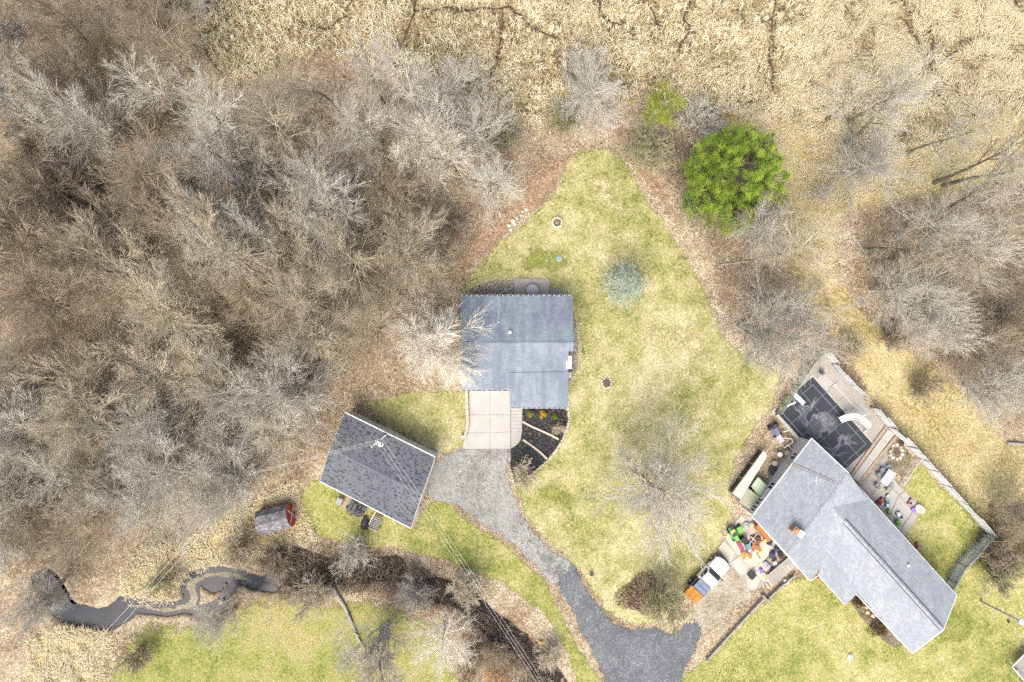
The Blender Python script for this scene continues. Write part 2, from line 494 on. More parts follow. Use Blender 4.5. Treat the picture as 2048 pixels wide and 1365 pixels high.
M_rust = ground_mat('rust_litter', [(0.0, (0.17, 0.10, 0.055)), (0.5, (0.29, 0.165, 0.085)), (1.0, (0.37, 0.24, 0.14))], (0.2, 0.7, 3.0), (0.35, 0.3, 0.35), 2.4,
                     [(0.0, (0.36, 0.18, 0.075)), (0.5, (0.42, 0.29, 0.18)), (0.85, (0.14, 0.09, 0.05))], 8.5, 0.5, feather=3.4)
M_gravel = ground_mat('gravel', [(0.0, (0.15, 0.142, 0.13)), (0.35, (0.225, 0.22, 0.21)), (0.7, (0.285, 0.283, 0.277)), (1.0, (0.35, 0.348, 0.343))], (0.13, 0.6, 3.0), (0.36, 0.3, 0.34), 2.4,
                      [(0.0, (0.40, 0.39, 0.37)), (0.6, (0.22, 0.21, 0.20)), (0.9, (0.33, 0.27, 0.2))], 9.0, 0.25, feather=0.9, rough=0.9, vary=0.2, bump=0.3)
M_gravel2 = ground_mat('dirt_gravel', [(0.0, (0.20, 0.16, 0.11)), (0.4, (0.30, 0.25, 0.185)), (0.75, (0.375, 0.335, 0.27)), (1.0, (0.42, 0.39, 0.34))], (0.2, 0.7, 3.0), (0.3, 0.35, 0.35), 2.4,
                      [(0.0, (0.42, 0.39, 0.34)), (0.6, (0.25, 0.22, 0.17)), (0.9, (0.3, 0.2, 0.12))], 9.0, 0.3, feather=0.9, rough=0.9, vary=0.3)
M_asph = ground_mat('asphalt_millings', [(0.0, (0.095, 0.10, 0.112)), (0.4, (0.125, 0.13, 0.144)), (0.75, (0.16, 0.165, 0.178)), (1.0, (0.22, 0.218, 0.215))], (0.15, 0.8, 3.5), (0.36, 0.3, 0.34), 2.2,
                    [(0.0, (0.08, 0.082, 0.095)), (0.6, (0.17, 0.17, 0.18)), (0.93, (0.42, 0.41, 0.40))], 10.0, 0.3, feather=1.3, rough=0.85, vary=0.3)
M_mulch = ground_mat('black_mulch', [(0.0, (0.018, 0.018, 0.021)), (0.5, (0.033, 0.033, 0.038)), (1.0, (0.06, 0.058, 0.06))], (0.3, 1.0, 4.0), (0.3, 0.3, 0.4), 2.2,
                     [(0.0, (0.03, 0.03, 0.034)), (0.7, (0.08, 0.075, 0.075)), (0.93, (0.2, 0.16, 0.13))], 10.0, 0.55, feather=0.18)
M_rock = ground_mat('river_rock', [(0.0, (0.16, 0.12, 0.09)), (0.5, (0.28, 0.24, 0.2)), (1.0, (0.38, 0.34, 0.29))], (0.3, 1.0, 4.0), (0.3, 0.3, 0.4), 2.2,
                    [(0.0, (0.42, 0.39, 0.36)), (0.35, (0.24, 0.14, 0.08)), (0.6, (0.34, 0.30, 0.26)), (0.85, (0.10, 0.09, 0.08))], 8.5, 0.75, bump=1.0, feather=0.15)
M_mud = ground_mat('black_mud', [(0.0, (0.022, 0.02, 0.02)), (0.4, (0.05, 0.044, 0.04)), (0.7, (0.11, 0.088, 0.07)), (1.0, (0.22, 0.175, 0.13))], (0.3, 1.2, 4.0), (0.3, 0.4, 0.3), 2.4,
                   [(0.0, (0.02, 0.02, 0.022)), (0.6, (0.12, 0.09, 0.06)), (0.85, (0.28, 0.22, 0.15))], 7.0, 0.5, rough=0.35, feather=2.8)
M_bed = ground_mat('dirt_bed', [(0.0, (0.07, 0.055, 0.04)), (0.4, (0.15, 0.12, 0.08)), (0.75, (0.22, 0.19, 0.13)), (1.0, (0.3, 0.27, 0.22))], (0.3, 1.0, 4.0), (0.3, 0.35, 0.35), 2.4,
                    [(0.0, (0.26, 0.23, 0.18)), (0.4, (0.2, 0.21, 0.08)), (0.7, (0.3, 0.17, 0.08)), (0.85, (0.07, 0.06, 0.05))], 9.0, 0.5, feather=0.4)

Z1, Z2, Z3, Z4 = 0.012, 0.022, 0.034, 0.048
MARSH = [(372, -60), (385, 60), (410, 140), (470, 165), (560, 140), (640, 110), (720, 120), (830, 175), (900, 215), (1010, 238), (1100, 236), (1230, 190), (1330, 195), (1420, 215),
         (1500, 250), (1640, 270), (1740, 300), (1860, 300), (1960, 250), (2100, 190), (2130, -60)]
marsh, MARSH_O = zone('marsh', MARSH, M_reedbed, Z1, grow=0.9, grid=2.0, jitter=0.5)
FIELD = [(1440, 220), (1640, 240), (1760, 262), (1880, 270), (2090, 190), (2090, 320), (1980, 380), (1860, 400), (1740, 420), (1690, 460), (1680, 530), (1730, 610), (1800, 680), (1880, 735), (1940, 790),
         (2000, 860), (2090, 920), (2090, 1130), (2010, 1120), (1960, 1060), (1890, 975), (1800, 880), (1745, 805), (1690, 725), (1630, 640), (1580, 560), (1570, 460), (1550, 380), (1490, 310)]
field, FIELD_O = zone('field', FIELD, M_straw, Z1 + 0.005, grow=1.0, grid=1.6, jitter=0.5)
CREEKBANK = [(430, 1010), (520, 985), (600, 960), (600, 1010), (640, 1075), (560, 1110), (500, 1135), (440, 1130), (380, 1140), (350, 1200), (300, 1205), (255, 1195), (240, 1160), (270, 1100), (350, 1080), (420, 1060)]
zone('straw_bank', CREEKBANK, M_straw, Z1, grow=0.6, grid=1.4, jitter=0.5)
zone('straw_bank', [(60, 1265), (130, 1250), (200, 1262), (250, 1262), (240, 1310), (200, 1370), (60, 1400)], M_straw, Z1, grow=0.6, grid=1.4, jitter=0.5)
zone('straw_bank', [(190, 60), (240, 10), (270, 60), (240, 160), (180, 260), (150, 300), (140, 200)], M_straw, Z1, grow=0.6, grid=1.4, jitter=0.6)
for q in ([(1215, 285), (1262, 280), (1330, 350), (1400, 470), (1460, 560), (1520, 610), (1470, 650), (1440, 640), (1400, 545), (1300, 400)],
          [(880, 560), (920, 480), (1010, 400), (1060, 330), (1130, 290), (1210, 270), (1150, 330), (1110, 400), (1010, 490), (940, 560), (905, 600)],
          [(1430, 640), (1500, 560), (1640, 620), (1700, 720), (1640, 700), (1560, 800), (1540, 830), (1560, 745), (1470, 690)],
          [(690, 820), (720, 800), (790, 850), (870, 890), (880, 912), (800, 880)],
          [(1440, 985), (1500, 880), (1560, 800), (1565, 860), (1520, 900), (1475, 985)],
          [(1345, 1400), (1400, 1290), (1500, 1195), (1530, 1180), (1520, 1200), (1410, 1310), (1370, 1400)]):
    zone('leaf_litter', q, M_litter, Z1 + 0.003, grow=0.4, jitter=0.3, kind='stuff', label='reddish brown fallen leaves along the lawn edge')
for q in ([(640, 1180), (700, 1150), (760, 1170), (840, 1150), (870, 1190), (820, 1190), (760, 1210), (700, 1190)],
          [(880, 1230), (940, 1240), (990, 1300), (1060, 1380), (960, 1380), (920, 1300)],
          [(720, 1235), (760, 1225), (780, 1260), (740, 1275)]):
    zone('leaf_litter', q, M_rust, Z1 + 0.004, grow=0.8, jitter=0.5, kind='stuff', label='rusty orange fallen leaves beside the ditch')
zone('leaf_litter', [(880, 1130), (1000, 1180), (1080, 1240), (1130, 1330), (1180, 1400), (1120, 1400), (1060, 1300), (960, 1210), (880, 1170), (820, 1120)], M_litter, Z1 + 0.004, grow=0.3, jitter=0.4, kind='stuff',
     label='brown fallen leaves on the bank between lawn and ditch')

L_MAIN = [(1150, 303), (1205, 290), (1240, 306), (1266, 345), (1300, 400), (1350, 470), (1398, 545), (1434, 625), (1462, 680), (1520, 715), (1562, 745), (1560, 780), (1530, 832), (1500, 880), (1468, 960), (1478, 1010), (1450, 1075),
          (1440, 1105), (1400, 1165), (1372, 1200), (1345, 1230), (1300, 1252), (1255, 1253), (1215, 1228), (1180, 1182), (1150, 1138), (1100, 1092), (1060, 1052), (1036, 1002), (1022, 950), (1040, 880), (1120, 720), (1120, 600), (1020, 570), (905, 592), (935, 553), (1000, 480),
          (1060, 430), (1108, 382), (1128, 332)]
L_SIDE = [(690, 815), (760, 795), (830, 780), (905, 775), (960, 790), (960, 880), (915, 905), (870, 915), (800, 870), (740, 830)]
L_GAR = [(598, 985), (640, 950), (720, 980), (820, 1050), (850, 1000), (905, 1010), (960, 1052), (1010, 1083), (1055, 1125), (1092, 1165), (1125, 1225), (1160, 1290), (1195, 1350), (1220, 1400), (1170, 1400), (1130, 1310), (1080, 1230), (1000, 1172),
         (900, 1130), (810, 1105), (720, 1100), (640, 1075), (605, 1040)]
L_BOT = [(205, 1400), (228, 1320), (262, 1262), (330, 1240), (400, 1243), (480, 1205), (540, 1190), (640, 1190), (740, 1195), (830, 1225), (880, 1270), (930, 1340), (985, 1400)]
L_NEI = [(1362, 1400), (1412, 1312), (1520, 1205), (1590, 1155), (1650, 1140), (1700, 1180), (1800, 1240), (1890, 1160), (1960, 1115), (2030, 1125), (2090, 1140), (2090, 1400)]
L_FEN = [(1805, 960), (1836, 912), (1900, 980), (1990, 1066), (1950, 1120), (1890, 1180), (1780, 1060)]
zone('lawn', L_MAIN, M_lawn, Z2, grow=0.45, jitter=0.2)
zone('lawn', L_SIDE, M_lawn, Z2, grow=0.4, jitter=0.2)
zone('lawn', L_GAR, M_lawn2, Z2, grow=0.4, jitter=0.25)
zone('lawn', L_BOT, M_lawn3, Z2, grow=1.6, jitter=0.4, grid=1.2)
zone('lawn', L_NEI, M_lawn2, Z2, grow=0.3, jitter=0.15)
zone('lawn', L_FEN, M_lawn2, Z2, grow=0.2, jitter=0.05, smooth=0)

ASPH = [(1106, 1160), (1128, 1146), (1150, 1128), (1180, 1180), (1215, 1226), (1252, 1252), (1300, 1250), (1340, 1262), (1375, 1240), (1398, 1236), (1408, 1262), (1402, 1285), (1385, 1320), (1368, 1355), (1355, 1400), (1222, 1400), (1200, 1345), (1170, 1290), (1140, 1228)]
GRAV = [(918, 893), (1022, 893), (1021, 950), (1036, 1000), (1060, 1050), (1100, 1090), (1140, 1118), (1158, 1140), (1135, 1160), (1112, 1180), (1092, 1162), (1052, 1122), (1010, 1082), (958, 1052), (905, 1012), (850, 1000), (845, 985), (868, 918), (890, 905)]
GRAV2 = [(1388, 1192), (1420, 1135), (1460, 1110), (1500, 1160), (1508, 1190), (1480, 1215), (1440, 1250), (1402, 1285), (1385, 1255), (1376, 1225)]
zone('gravel_drive', GRAV, M_gravel, Z3, grow=0.2, jitter=0.12)
zone('gravel_drive', GRAV2, M_gravel2, Z3, grow=0.2, jitter=0.15)
zone('asphalt_drive', ASPH, M_asph, Z3 + 0.006, grow=0.45, jitter=0.08)
M_asph_t = ground_mat('worn_millings', [(0.0, (0.12, 0.123, 0.13)), (0.5, (0.17, 0.172, 0.178)), (1.0, (0.25, 0.248, 0.242))], (0.15, 0.8, 3.5), (0.36, 0.3, 0.34), 2.2, [(0.0, (0.10, 0.10, 0.11)), (0.6, (0.22, 0.22, 0.22))], 10.0, 0.3, feather=3.2, rough=0.85, vary=0.3)
zone('asphalt_drive', [(1040, 1040), (1085, 1072), (1125, 1108), (1155, 1135), (1150, 1170), (1125, 1185), (1095, 1160), (1060, 1120), (1035, 1085)], M_asph_t, Z3 + 0.012, grow=0.5, jitter=0.3)
M_dirtp = ground_mat('dirt_patch', [(0.0, (0.15, 0.12, 0.085)), (0.5, (0.22, 0.185, 0.14)), (1.0, (0.30, 0.26, 0.21))], (0.3, 1.0, 3.0), (0.3, 0.35, 0.35), 2.2, feather=2.4, vary=0.3)
for q in ([(948, 925), (962, 930), (975, 960), (990, 1000), (980, 1012), (965, 985), (950, 955)], [(905, 945), (915, 950), (912, 985), (902, 975)], [(1000, 1010), (1030, 1040), (1060, 1075), (1050, 1085), (1015, 1050)], [(955, 905), (968, 908), (962, 920), (952, 917)]):
    zone('dirt_patch', q, M_dirtp, Z3 + 0.006, grow=0.7, jitter=0.3, kind='stuff', label='muddy wheel-worn patch on the gravel')
M_bare = ground_mat('thin_straw_turf', [(0.0, (0.34, 0.28, 0.13)), (0.5, (0.44, 0.37, 0.21)), (1.0, (0.54, 0.46, 0.30))], (0.3, 1.0, 3.0), (0.3, 0.35, 0.35), 2.2, feather=3.4, vary=0.35)
for q in ([(1165, 650), (1190, 655), (1200, 690), (1230, 720), (1210, 735), (1175, 700)], [(1145, 790), (1165, 800), (1180, 850), (1200, 880), (1180, 890), (1150, 850)], [(1130, 1040), (1160, 1060), (1200, 1110), (1230, 1150), (1200, 1150), (1150, 1090)], [(1330, 640), (1400, 660), (1440, 720), (1400, 730), (1350, 690)], [(1180, 350), (1220, 340), (1240, 400), (1290, 470), (1270, 480), (1210, 420)],
          [(1270, 620), (1300, 610), (1330, 680), (1300, 700)], [(1250, 780), (1320, 790), (1400, 830), (1380, 850), (1290, 830)], [(1560, 1235), (1600, 1220), (1520, 1310), (1450, 1360), (1470, 1320)], [(1420, 1330), (1500, 1270), (1530, 1250), (1480, 1310), (1430, 1350)]):
    zone('bare_patch', q, M_bare, Z2 + 0.008, grow=1.0, jitter=0.5, kind='stuff', label='straw coloured thin patch in the lawn')
M_lush = ground_mat('lush_turf', [(0.0, (0.13, 0.165, 0.034)), (0.5, (0.20, 0.21, 0.056)), (1.0, (0.28, 0.265, 0.09))], (0.3, 1.0, 3.0), (0.3, 0.35, 0.35), 2.2, feather=3.2, vary=0.35)
for q in ([(1060, 480), (1120, 480), (1150, 530), (1120, 560), (1040, 550), (1010, 520)], [(1160, 620), (1175, 640), (1172, 720), (1160, 760), (1150, 700)], [(1060, 970), (1120, 960), (1160, 1000), (1130, 1030), (1080, 1010)], [(1930, 960), (1970, 1040), (1950, 1090), (1900, 1150), (1880, 1140), (1930, 1070), (1900, 990)], [(1420, 1330), (1480, 1350), (1560, 1330), (1560, 1365), (1440, 1390)],
          [(1850, 1230), (1920, 1200), (1960, 1260), (1900, 1300), (1850, 1290)]):
    zone('green_patch', q, M_lush, Z2 + 0.010, grow=0.8, jitter=0.5, kind='stuff', label='greener patch of lawn grass')
zone('garden_bed', [(1043, 812), (1137, 812), (1138, 835), (1134, 858), (1125, 880), (1110, 903), (1090, 926), (1066, 946), (1050, 968), (1040, 986), (1028, 968), (1018, 930), (1020, 897), (1040, 880), (1043, 860)], M_mulch, Z4, jitter=0.03, smooth=0)
zone('rock_bed', [(924, 596), (935, 584), (955, 570), (985, 562), (1028, 558), (1028, 600), (924, 600)], M_rock, Z4, jitter=0.03, smooth=0)
zone('rock_bed', [(1099, 559), (1104, 558), (1122, 580), (1138, 596), (1142, 606), (1099, 606)], M_rock, Z4, jitter=0.03, smooth=0)
zone('rock_bed', [(1136, 612), (1147, 622), (1154, 650), (1157, 690), (1156, 735), (1150, 750), (1138, 766), (1128, 766), (1128, 612)], M_rock, Z4, jitter=0.03, smooth=0)
zone('garden_bed', [(1692, 1195), (1712, 1185), (1775, 1240), (1815, 1290), (1806, 1303), (1780, 1296), (1745, 1266), (1712, 1228)], M_bed, Z3, jitter=0.05)
zone('mud', [(556, 1120), (590, 1108), (640, 1122), (700, 1118), (770, 1115), (806, 1125), (804, 1150), (760, 1160), (690, 1162), (600, 1172), (540, 1182), (520, 1165)], M_mud, lambda x, y: np.full(np.shape(x), 0.016) + gz(x, y), grid=0.4, grow=0.0, jitter=0.6)
zone('mud', [(850, 1170), (900, 1178), (945, 1196), (985, 1235), (1030, 1268), (1070, 1300), (1110, 1345), (1140, 1400), (1085, 1400), (1050, 1340), (1000, 1290), (950, 1245), (900, 1212), (862, 1198)], M_mud, lambda x, y: np.full(np.shape(x), 0.016) + gz(x, y), grid=0.4, grow=-0.1, jitter=0.6)

# water in the creek and standing in the ditch
nt = NT('creek_water')
geo = nt.new('ShaderNodeNewGeometry').outputs['Position']
f = contrast(nt, nt.noise(geo, 0.5, 4, 0.6), 2.5)
nt.link(nt.mix(f, (0.012, 0.017, 0.025), (0.026, 0.031, 0.037)), nt.b.inputs['Base Color'])
nt.b.inputs['Roughness'].default_value = 0.12
nt.b.inputs['IOR'].default_value = 1.333
nt.bump(nt.noise(geo, 3.0, 3, 0.6), 0.12, 0.03)
M_water = nt.m
zone('water', [(10, 1090), (60, 1120), (110, 1160), (140, 1210), (190, 1212), (230, 1180), (262, 1186), (300, 1204), (350, 1204), (360, 1160), (390, 1134), (440, 1130), (500, 1140), (570, 1135), (570, 1190), (480, 1195), (455, 1222), (410, 1242),
               (340, 1240), (270, 1238), (240, 1264), (150, 1268), (90, 1240), (50, 1180), (0, 1150)], M_water, -0.30, jitter=0.0, grid=3.0, smooth=0)
M_silt = ground_mat('silt', [(0.0, (0.15, 0.13, 0.095)), (0.5, (0.22, 0.19, 0.14)), (1.0, (0.28, 0.25, 0.195))], (0.5, 1.5, 4.0), (0.4, 0.3, 0.3), 1.8, rough=0.4, bump=0.2, feather=0.5, vary=0.15)
zone('silt_bar', [(246, 1213), (290, 1211), (340, 1213), (372, 1206), (376, 1190), (368, 1172), (388, 1154), (430, 1144), (480, 1150), (505, 1164), (470, 1162), (425, 1160), (398, 1166), (390, 1182), (394, 1200), (384, 1218), (340, 1227), (290, 1224), (250, 1222)], M_silt, -0.282, jitter=0.06, grid=0.5, grow=0.22)

# ------------------------------------------------------------------ bare trees, shrubs and undergrowth
def norm(a): return a / (np.linalg.norm(a, axis=-1, keepdims=True) + 1e-9)

def tubes(Pt, Rd, sides, tip=True):
    """Tubes along N polylines at once: verts, quads, tris (the last point closes to a tip)."""
    N, m, _ = Pt.shape
    d = norm(Pt[:, -1] - Pt[:, 0])
    ref = np.where(np.abs(d[:, 2:3]) < 0.9, np.array([[0, 0, 1.0]]), np.array([[1.0, 0, 0]]))
    u = norm(np.cross(d, ref)); w = np.cross(d, u)
    a = np.arange(sides) * 2 * np.pi / sides
    off = u[:, None, :] * np.cos(a)[None, :, None] + w[:, None, :] * np.sin(a)[None, :, None]     # N,s,3
    mr = m - 1 if tip else m
    V = Pt[:, :mr, None, :] + off[:, None, :, :] * Rd[:, :mr, None, None]                         # N,mr,s,3
    per = mr * sides + (1 if tip else 0)
    if tip: V = np.concatenate([V.reshape(N, mr * sides, 3), Pt[:, -1:, :]], 1)
    else: V = V.reshape(N, mr * sides, 3)
    k = np.arange(sides); k1 = (k + 1) % sides
    q = []
    for i in range(mr - 1):
        q.append(np.stack([i * sides + k, i * sides + k1, (i + 1) * sides + k1, (i + 1) * sides + k], 1))
    q = np.concatenate(q) if q else np.zeros((0, 4), int)
    t = np.stack([(mr - 1) * sides + k, (mr - 1) * sides + k1, np.full(sides, per - 1)], 1) if tip else np.zeros((0, 3), int)
    base = (np.arange(N) * per)[:, None, None]
    return V.reshape(-1, 3), (q[None] + base).reshape(-1, 4), (t[None] + base).reshape(-1, 3)

def join_geo(parts):
    V, Q, T, o = [], [], [], 0
    for v, q, t in parts:
        V.append(v); Q.append(q + o); T.append(t + o); o += len(v)
    return np.concatenate(V), np.concatenate(Q), np.concatenate(T)

def spawn(g, Pt, Rd, n, t0, t1, a0, a1, lenf, up, m, wob, rf, rmin, tfall=0.45):
    """Grow n children on each parent polyline."""
    N, mp, _ = Pt.shape
    L = np.linalg.norm(np.diff(Pt, axis=1), axis=2).sum(1)
    idx = np.repeat(np.arange(N), n); j = np.tile(np.arange(n), N)
    t = t0 + (t1 - t0) * (j + g.random(N * n)) / n
    f = t * (mp - 1); k = np.clip(np.floor(f).astype(int), 0, mp - 2); u = (f - k)[:, None]
    st = Pt[idx, k] * (1 - u) + Pt[idx, k + 1] * u
    d = norm(Pt[idx, k + 1] - Pt[idx, k])
    r_at = Rd[idx, k] * (1 - u[:, 0]) + Rd[idx, k + 1] * u[:, 0]
    ref = norm(g.normal(size=(N, 3)))[idx]
    e1 = norm(np.cross(d, ref)); e2 = np.cross(d, e1)
    phi = j * 2.399 + g.random(N * n) * 0.9
    a = np.radians(g.uniform(a0, a1, N * n))
    dr = np.cos(a)[:, None] * d + np.sin(a)[:, None] * (np.cos(phi)[:, None] * e1 + np.sin(phi)[:, None] * e2)
    ln = L[idx] * lenf * (1 - tfall * t) * g.uniform(0.6, 1.3, N * n)
    pts = [st]; cur = st; dd = dr
    for i in range(m - 1):
        dd = norm(dd + np.array([0, 0, up]) / (m - 1) + g.normal(size=dd.shape) * wob)
        cur = cur + dd * (ln / (m - 1))[:, None]
        pts.append(cur)
    Po = np.stack(pts, 1)
    r0 = np.maximum(np.minimum(r_at * 0.85, r_at * rf), rmin)
    Ro = r0[:, None] * np.linspace(1, 0.45, m)[None, :]
    return Po, np.maximum(Ro, rmin * 0.5)

def grow_tree(seed, H, rt, n=(12, 8, 7, 5), t0=0.3, a=(40, 75), lf=(0.5, 0.5, 0.5, 0.6), up=(0.5, 0.3, 0.15, 0.0), twig=0.009, stems=1, lean=0.0, wob=0.075):
    """Trunk-and-limbs mesh and crown mesh of one leafless tree, base at the origin."""
    g = np.random.default_rng(seed)
    m0 = 7
    tr = []
    for s in range(stems):
        az = g.uniform(0, 6.28)
        sp = lean if stems == 1 else g.uniform(0.12, 0.38)
        dd = norm(np.array([math.cos(az) * sp, math.sin(az) * sp, 1.0]))
        p = np.array([0, 0, -0.15]) if stems == 1 else np.array([math.cos(az) * 0.12, math.sin(az) * 0.12, -0.15])
        pts = [p]
        for i in range(m0 - 1):
            dd = norm(dd + g.normal(size=3) * 0.06)
            p = p + dd * (H * (1.0 if stems == 1 else g.uniform(0.75, 1.0)) / (m0 - 1)); pts.append(p)
        tr.append(np.array(pts))
    T = np.array(tr)
    RT = rt * np.linspace(1.0, 0.16, m0)[None, :] * np.ones((len(T), 1))
    RT[:, 0] *= 1.25
    L1 = spawn(g, T, RT, n[0], t0, 0.98, a[0], a[1], lf[0], up[0], 6, wob, 0.42, 0.02)
    L2 = spawn(g, *L1, n[1], 0.12, 1.0, 16, 40, lf[1], up[1], 5, wob, 0.55, twig * 1.6, 0.3)
    L3 = spawn(g, *L2, n[2], 0.12, 1.0, 14, 34, lf[2], up[2], 4, wob * 0.7, 0.6, twig * 1.2, 0.25)
    L4 = spawn(g, *L3, n[3], 0.1, 1.0, 10, 28, lf[3], up[3], 3, wob * 0.5, 0.8, twig, 0.2)
    trunk = join_geo([tubes(T, RT, 8, False), tubes(*L1, 5)])
    crown = join_geo([tubes(*L2, 4), tubes(*L3, 3), tubes(*L4, 3)])
    Rc = np.percentile(np.hypot(L4[0][:, -1, 0], L4[0][:, -1, 1]), 82)
    return np_mesh('trunk', *trunk, smooth=True), np_mesh('crown', *crown), float(Rc), H

def bark(name, c, c2, moss=None):
    nt = NT(name)
    tc = nt.new('ShaderNodeNewGeometry').outputs['Position']
    f = contrast(nt, nt.noise(tc, 0.9, 4, 0.7), 3.0)
    c, c2 = (tuple(v * k for v, k in zip(q, (0.97, 1.03, 0.96))) for q in (c, c2))
    col = nt.mix(f, c, c2)
    oi = nt.new('ShaderNodeObjectInfo')
    v = nt.math('ADD', nt.math('MULTIPLY', oi.outputs['Random'], 0.4), 0.8)
    cb = nt.new('ShaderNodeCombineColor')
    for i in range(3): nt.link(v, cb.inputs[i])
    nt.link(nt.mix(1.0, col, cb.outputs[0], 'MULTIPLY'), nt.b.inputs['Base Color'])
    nt.b.inputs['Roughness'].default_value = 0.9
    nt.b.inputs['Specular IOR Level'].default_value = 0.1
    return nt.m
B = {'rose': bark('rose_bark', (0.78, 0.69, 0.61), (0.62, 0.54, 0.47)),
     'grey': bark('grey_bark', (0.60, 0.55, 0.49), (0.42, 0.38, 0.33)),
     'pale': bark('pale_bark', (0.80, 0.73, 0.65), (0.64, 0.57, 0.50)),
     'tan': bark('tan_bark', (0.60, 0.51, 0.40), (0.43, 0.355, 0.265)),
     'brown': bark('brown_bark', (0.46, 0.37, 0.28), (0.31, 0.24, 0.175)),
     'dark': bark('dark_bark', (0.33, 0.265, 0.205), (0.2, 0.155, 0.115)),
     'lilac': bark('lilac_bark', (0.60, 0.55, 0.50), (0.42, 0.38, 0.335)),
     'olive': bark('olive_bark', (0.36, 0.335, 0.215), (0.23, 0.205, 0.125)),
     'moss': bark('mossy_trunk', (0.24, 0.225, 0.18), (0.12, 0.115, 0.08))}

KINDS_T = {
    'round': [grow_tree(s, 8.0, 0.26, (30, 8, 7, 5), 0.12, (22, 84), (0.62, 0.55, 0.58, 0.95), (0.25, 0.12, 0.05, 0), 0.0095) for s in (11, 12)] + [grow_tree(13, 8.0, 0.26, (38, 9, 7, 5), 0.10, (18, 86), (0.60, 0.55, 0.58, 0.95), (0.22, 0.1, 0.05, 0), 0.0112)],
    'forest': [grow_tree(s, 10.5, 0.24, (24, 7, 7, 4), 0.18, (24, 80), (0.56, 0.56, 0.6, 0.95), (0.3, 0.14, 0.06, 0), 0.0092) for s in (21, 22, 23, 24)],
    'open': [grow_tree(s, 14.0, 0.26, (10, 7, 6, 5), 0.42, (28, 60), (0.42, 0.58, 0.58, 0.8), (0.4, 0.2, 0.1, 0), 0.0125, wob=0.1) for s in (31, 32, 33)],
    'multi': [grow_tree(s, 9.0, 0.16, (8, 7, 7, 5), 0.14, (18, 58), (0.55, 0.6, 0.6, 0.9), (0.3, 0.15, 0.06, 0), 0.0085, stems=5) for s in (41, 42, 43)],
    'bush': [grow_tree(s, 3.2, 0.045, (7, 6, 6, 4), 0.1, (20, 62), (0.55, 0.58, 0.55, 0.7), (0.2, 0.1, 0.0, -0.1), 0.0095, stems=7, wob=0.14) for s in (51, 52, 53)],
}
NAME_T = {'round': 'round_crowned_tree', 'forest': 'forest_tree', 'open': 'tall_tree', 'multi': 'multi_stemmed_tree', 'bush': 'shrub'}
ZC = {'round': 0.62, 'forest': 0.72, 'open': 0.75, 'multi': 0.62, 'bush': 0.5}
trng = random.Random(99)
def tree(px, py, r_px, kind, col, label, group=None, var=None, tcol=None, hs=1.0, base=None, tilt=(0, 0), cat=None):
    """A leafless tree whose crown shows at (px, py) with the given radius in photograph pixels."""
    tm, cm, Rc, H = KINDS_T[kind][trng.randrange(len(KINDS_T[kind])) if var is None else var]
    s = r_px / PXM / Rc * 0.93
    s = s * (1 - ZC[kind] * H * s * hs / CAM_H)
    zc = ZC[kind] * H * s * hs
    b = P(px, py, zc) if base is None else P(*base)
    t = thing(NAME_T[kind], label, cat or ('shrub' if kind == 'bush' else 'tree'), (b.x, b.y, float(gz(np.array([b.x]), np.array([b.y]))[0])), group)
    t.scale = (s, s, s * hs)
    t.rotation_euler = (tilt[0], tilt[1], trng.uniform(0, 6.28))
    for nm, me, c in (('trunk', tm, tcol or col), ('crown', cm, col)):
        if not me.materials: me.materials.append(B['grey'])
        o = link(bpy.data.objects.new(nm, me), t)
        o.material_slots[0].link = 'OBJECT'; o.material_slots[0].material = B[c]
    return t

# trees one can point at
tree(862, 678, 78, 'round', 'rose', 'pale pinkish bare tree whose round crown overlaps the house roof', var=2)
tree(1310, 990, 112, 'round', 'pale', 'large pale grey bare tree alone on the lawn above the asphalt drive', var=1, tcol='tan')
tree(588, 768, 92, 'round', 'grey', 'round grey bare tree in the woods up from the garage', var=2)
tree(795, 505, 88, 'multi', 'tan', 'tan many-stemmed bare tree beside the leafy slope above the house', var=0)
tree(1172, 180, 78, 'round', 'grey', 'grey bushy bare tree at the marsh edge above the lawn tip', var=0, hs=0.8)
tree(1532, 645, 104, 'multi', 'grey', 'grey spreading bare tree over red leaves above the pool fence', var=1)
tree(1610, 500, 86, 'forest', 'tan', 'tan bare tree right below the big green pine', var=2)
tree(1530, 470, 60, 'multi', 'grey', 'small bare tree tangled into the bottom of the green pine', var=2)
tree(1860, 610, 80, 'forest', 'grey', 'grey bare tree beside the snapped upright trunk', var=1)
tree(1720, 330, 78, 'round', 'lilac', 'lilac grey low bare tree on the field edge', var=1, hs=0.8)
tree(820, 190, 70, 'open', 'pale', 'white barked forked tree at the upper wood edge beside the reeds', var=1)
tree(335, 175, 80, 'open', 'grey', 'silvery bare tree standing out in the dark upper woods', var=0)
tree(1050, 945, 30, 'bush', 'tan', 'small bare ornamental tree at the lower tip of the mulch bed', var=0, hs=1.2, cat='tree')
tree(1326, 1208, 46, 'bush', 'olive', 'arching olive green bare shrub beside the leaf mound and asphalt', var=1)
tree(640, 330, 80, 'forest', 'lilac', 'lilac grey bare tree in the middle of the upper woods', var=0)
tree(850, 300, 72, 'multi', 'pale', 'pale bare tree over brown leaves above the pine-side lawn', var=2)
tree(975, 375, 42, 'multi', 'pale', 'slim white leaning bare tree nearest the stones on the lawn edge', var=0)
tree(440, 1250, 48, 'multi', 'grey', 'grey bare tree leaning over the creek fork', var=1, tcol='brown')
tree(75, 1190, 55, 'multi', 'grey', 'bare tree drooping over the wide creek bend', var=2)
tree(700, 1140, 90, 'open', 'tan', 'bare tree with long limbs across the black mud', var=2, tcol='brown', base=(765, 1260))
tree(760, 1290, 75, 'multi', 'grey', 'hazy grey bare tree on the bottom lawn', var=0)
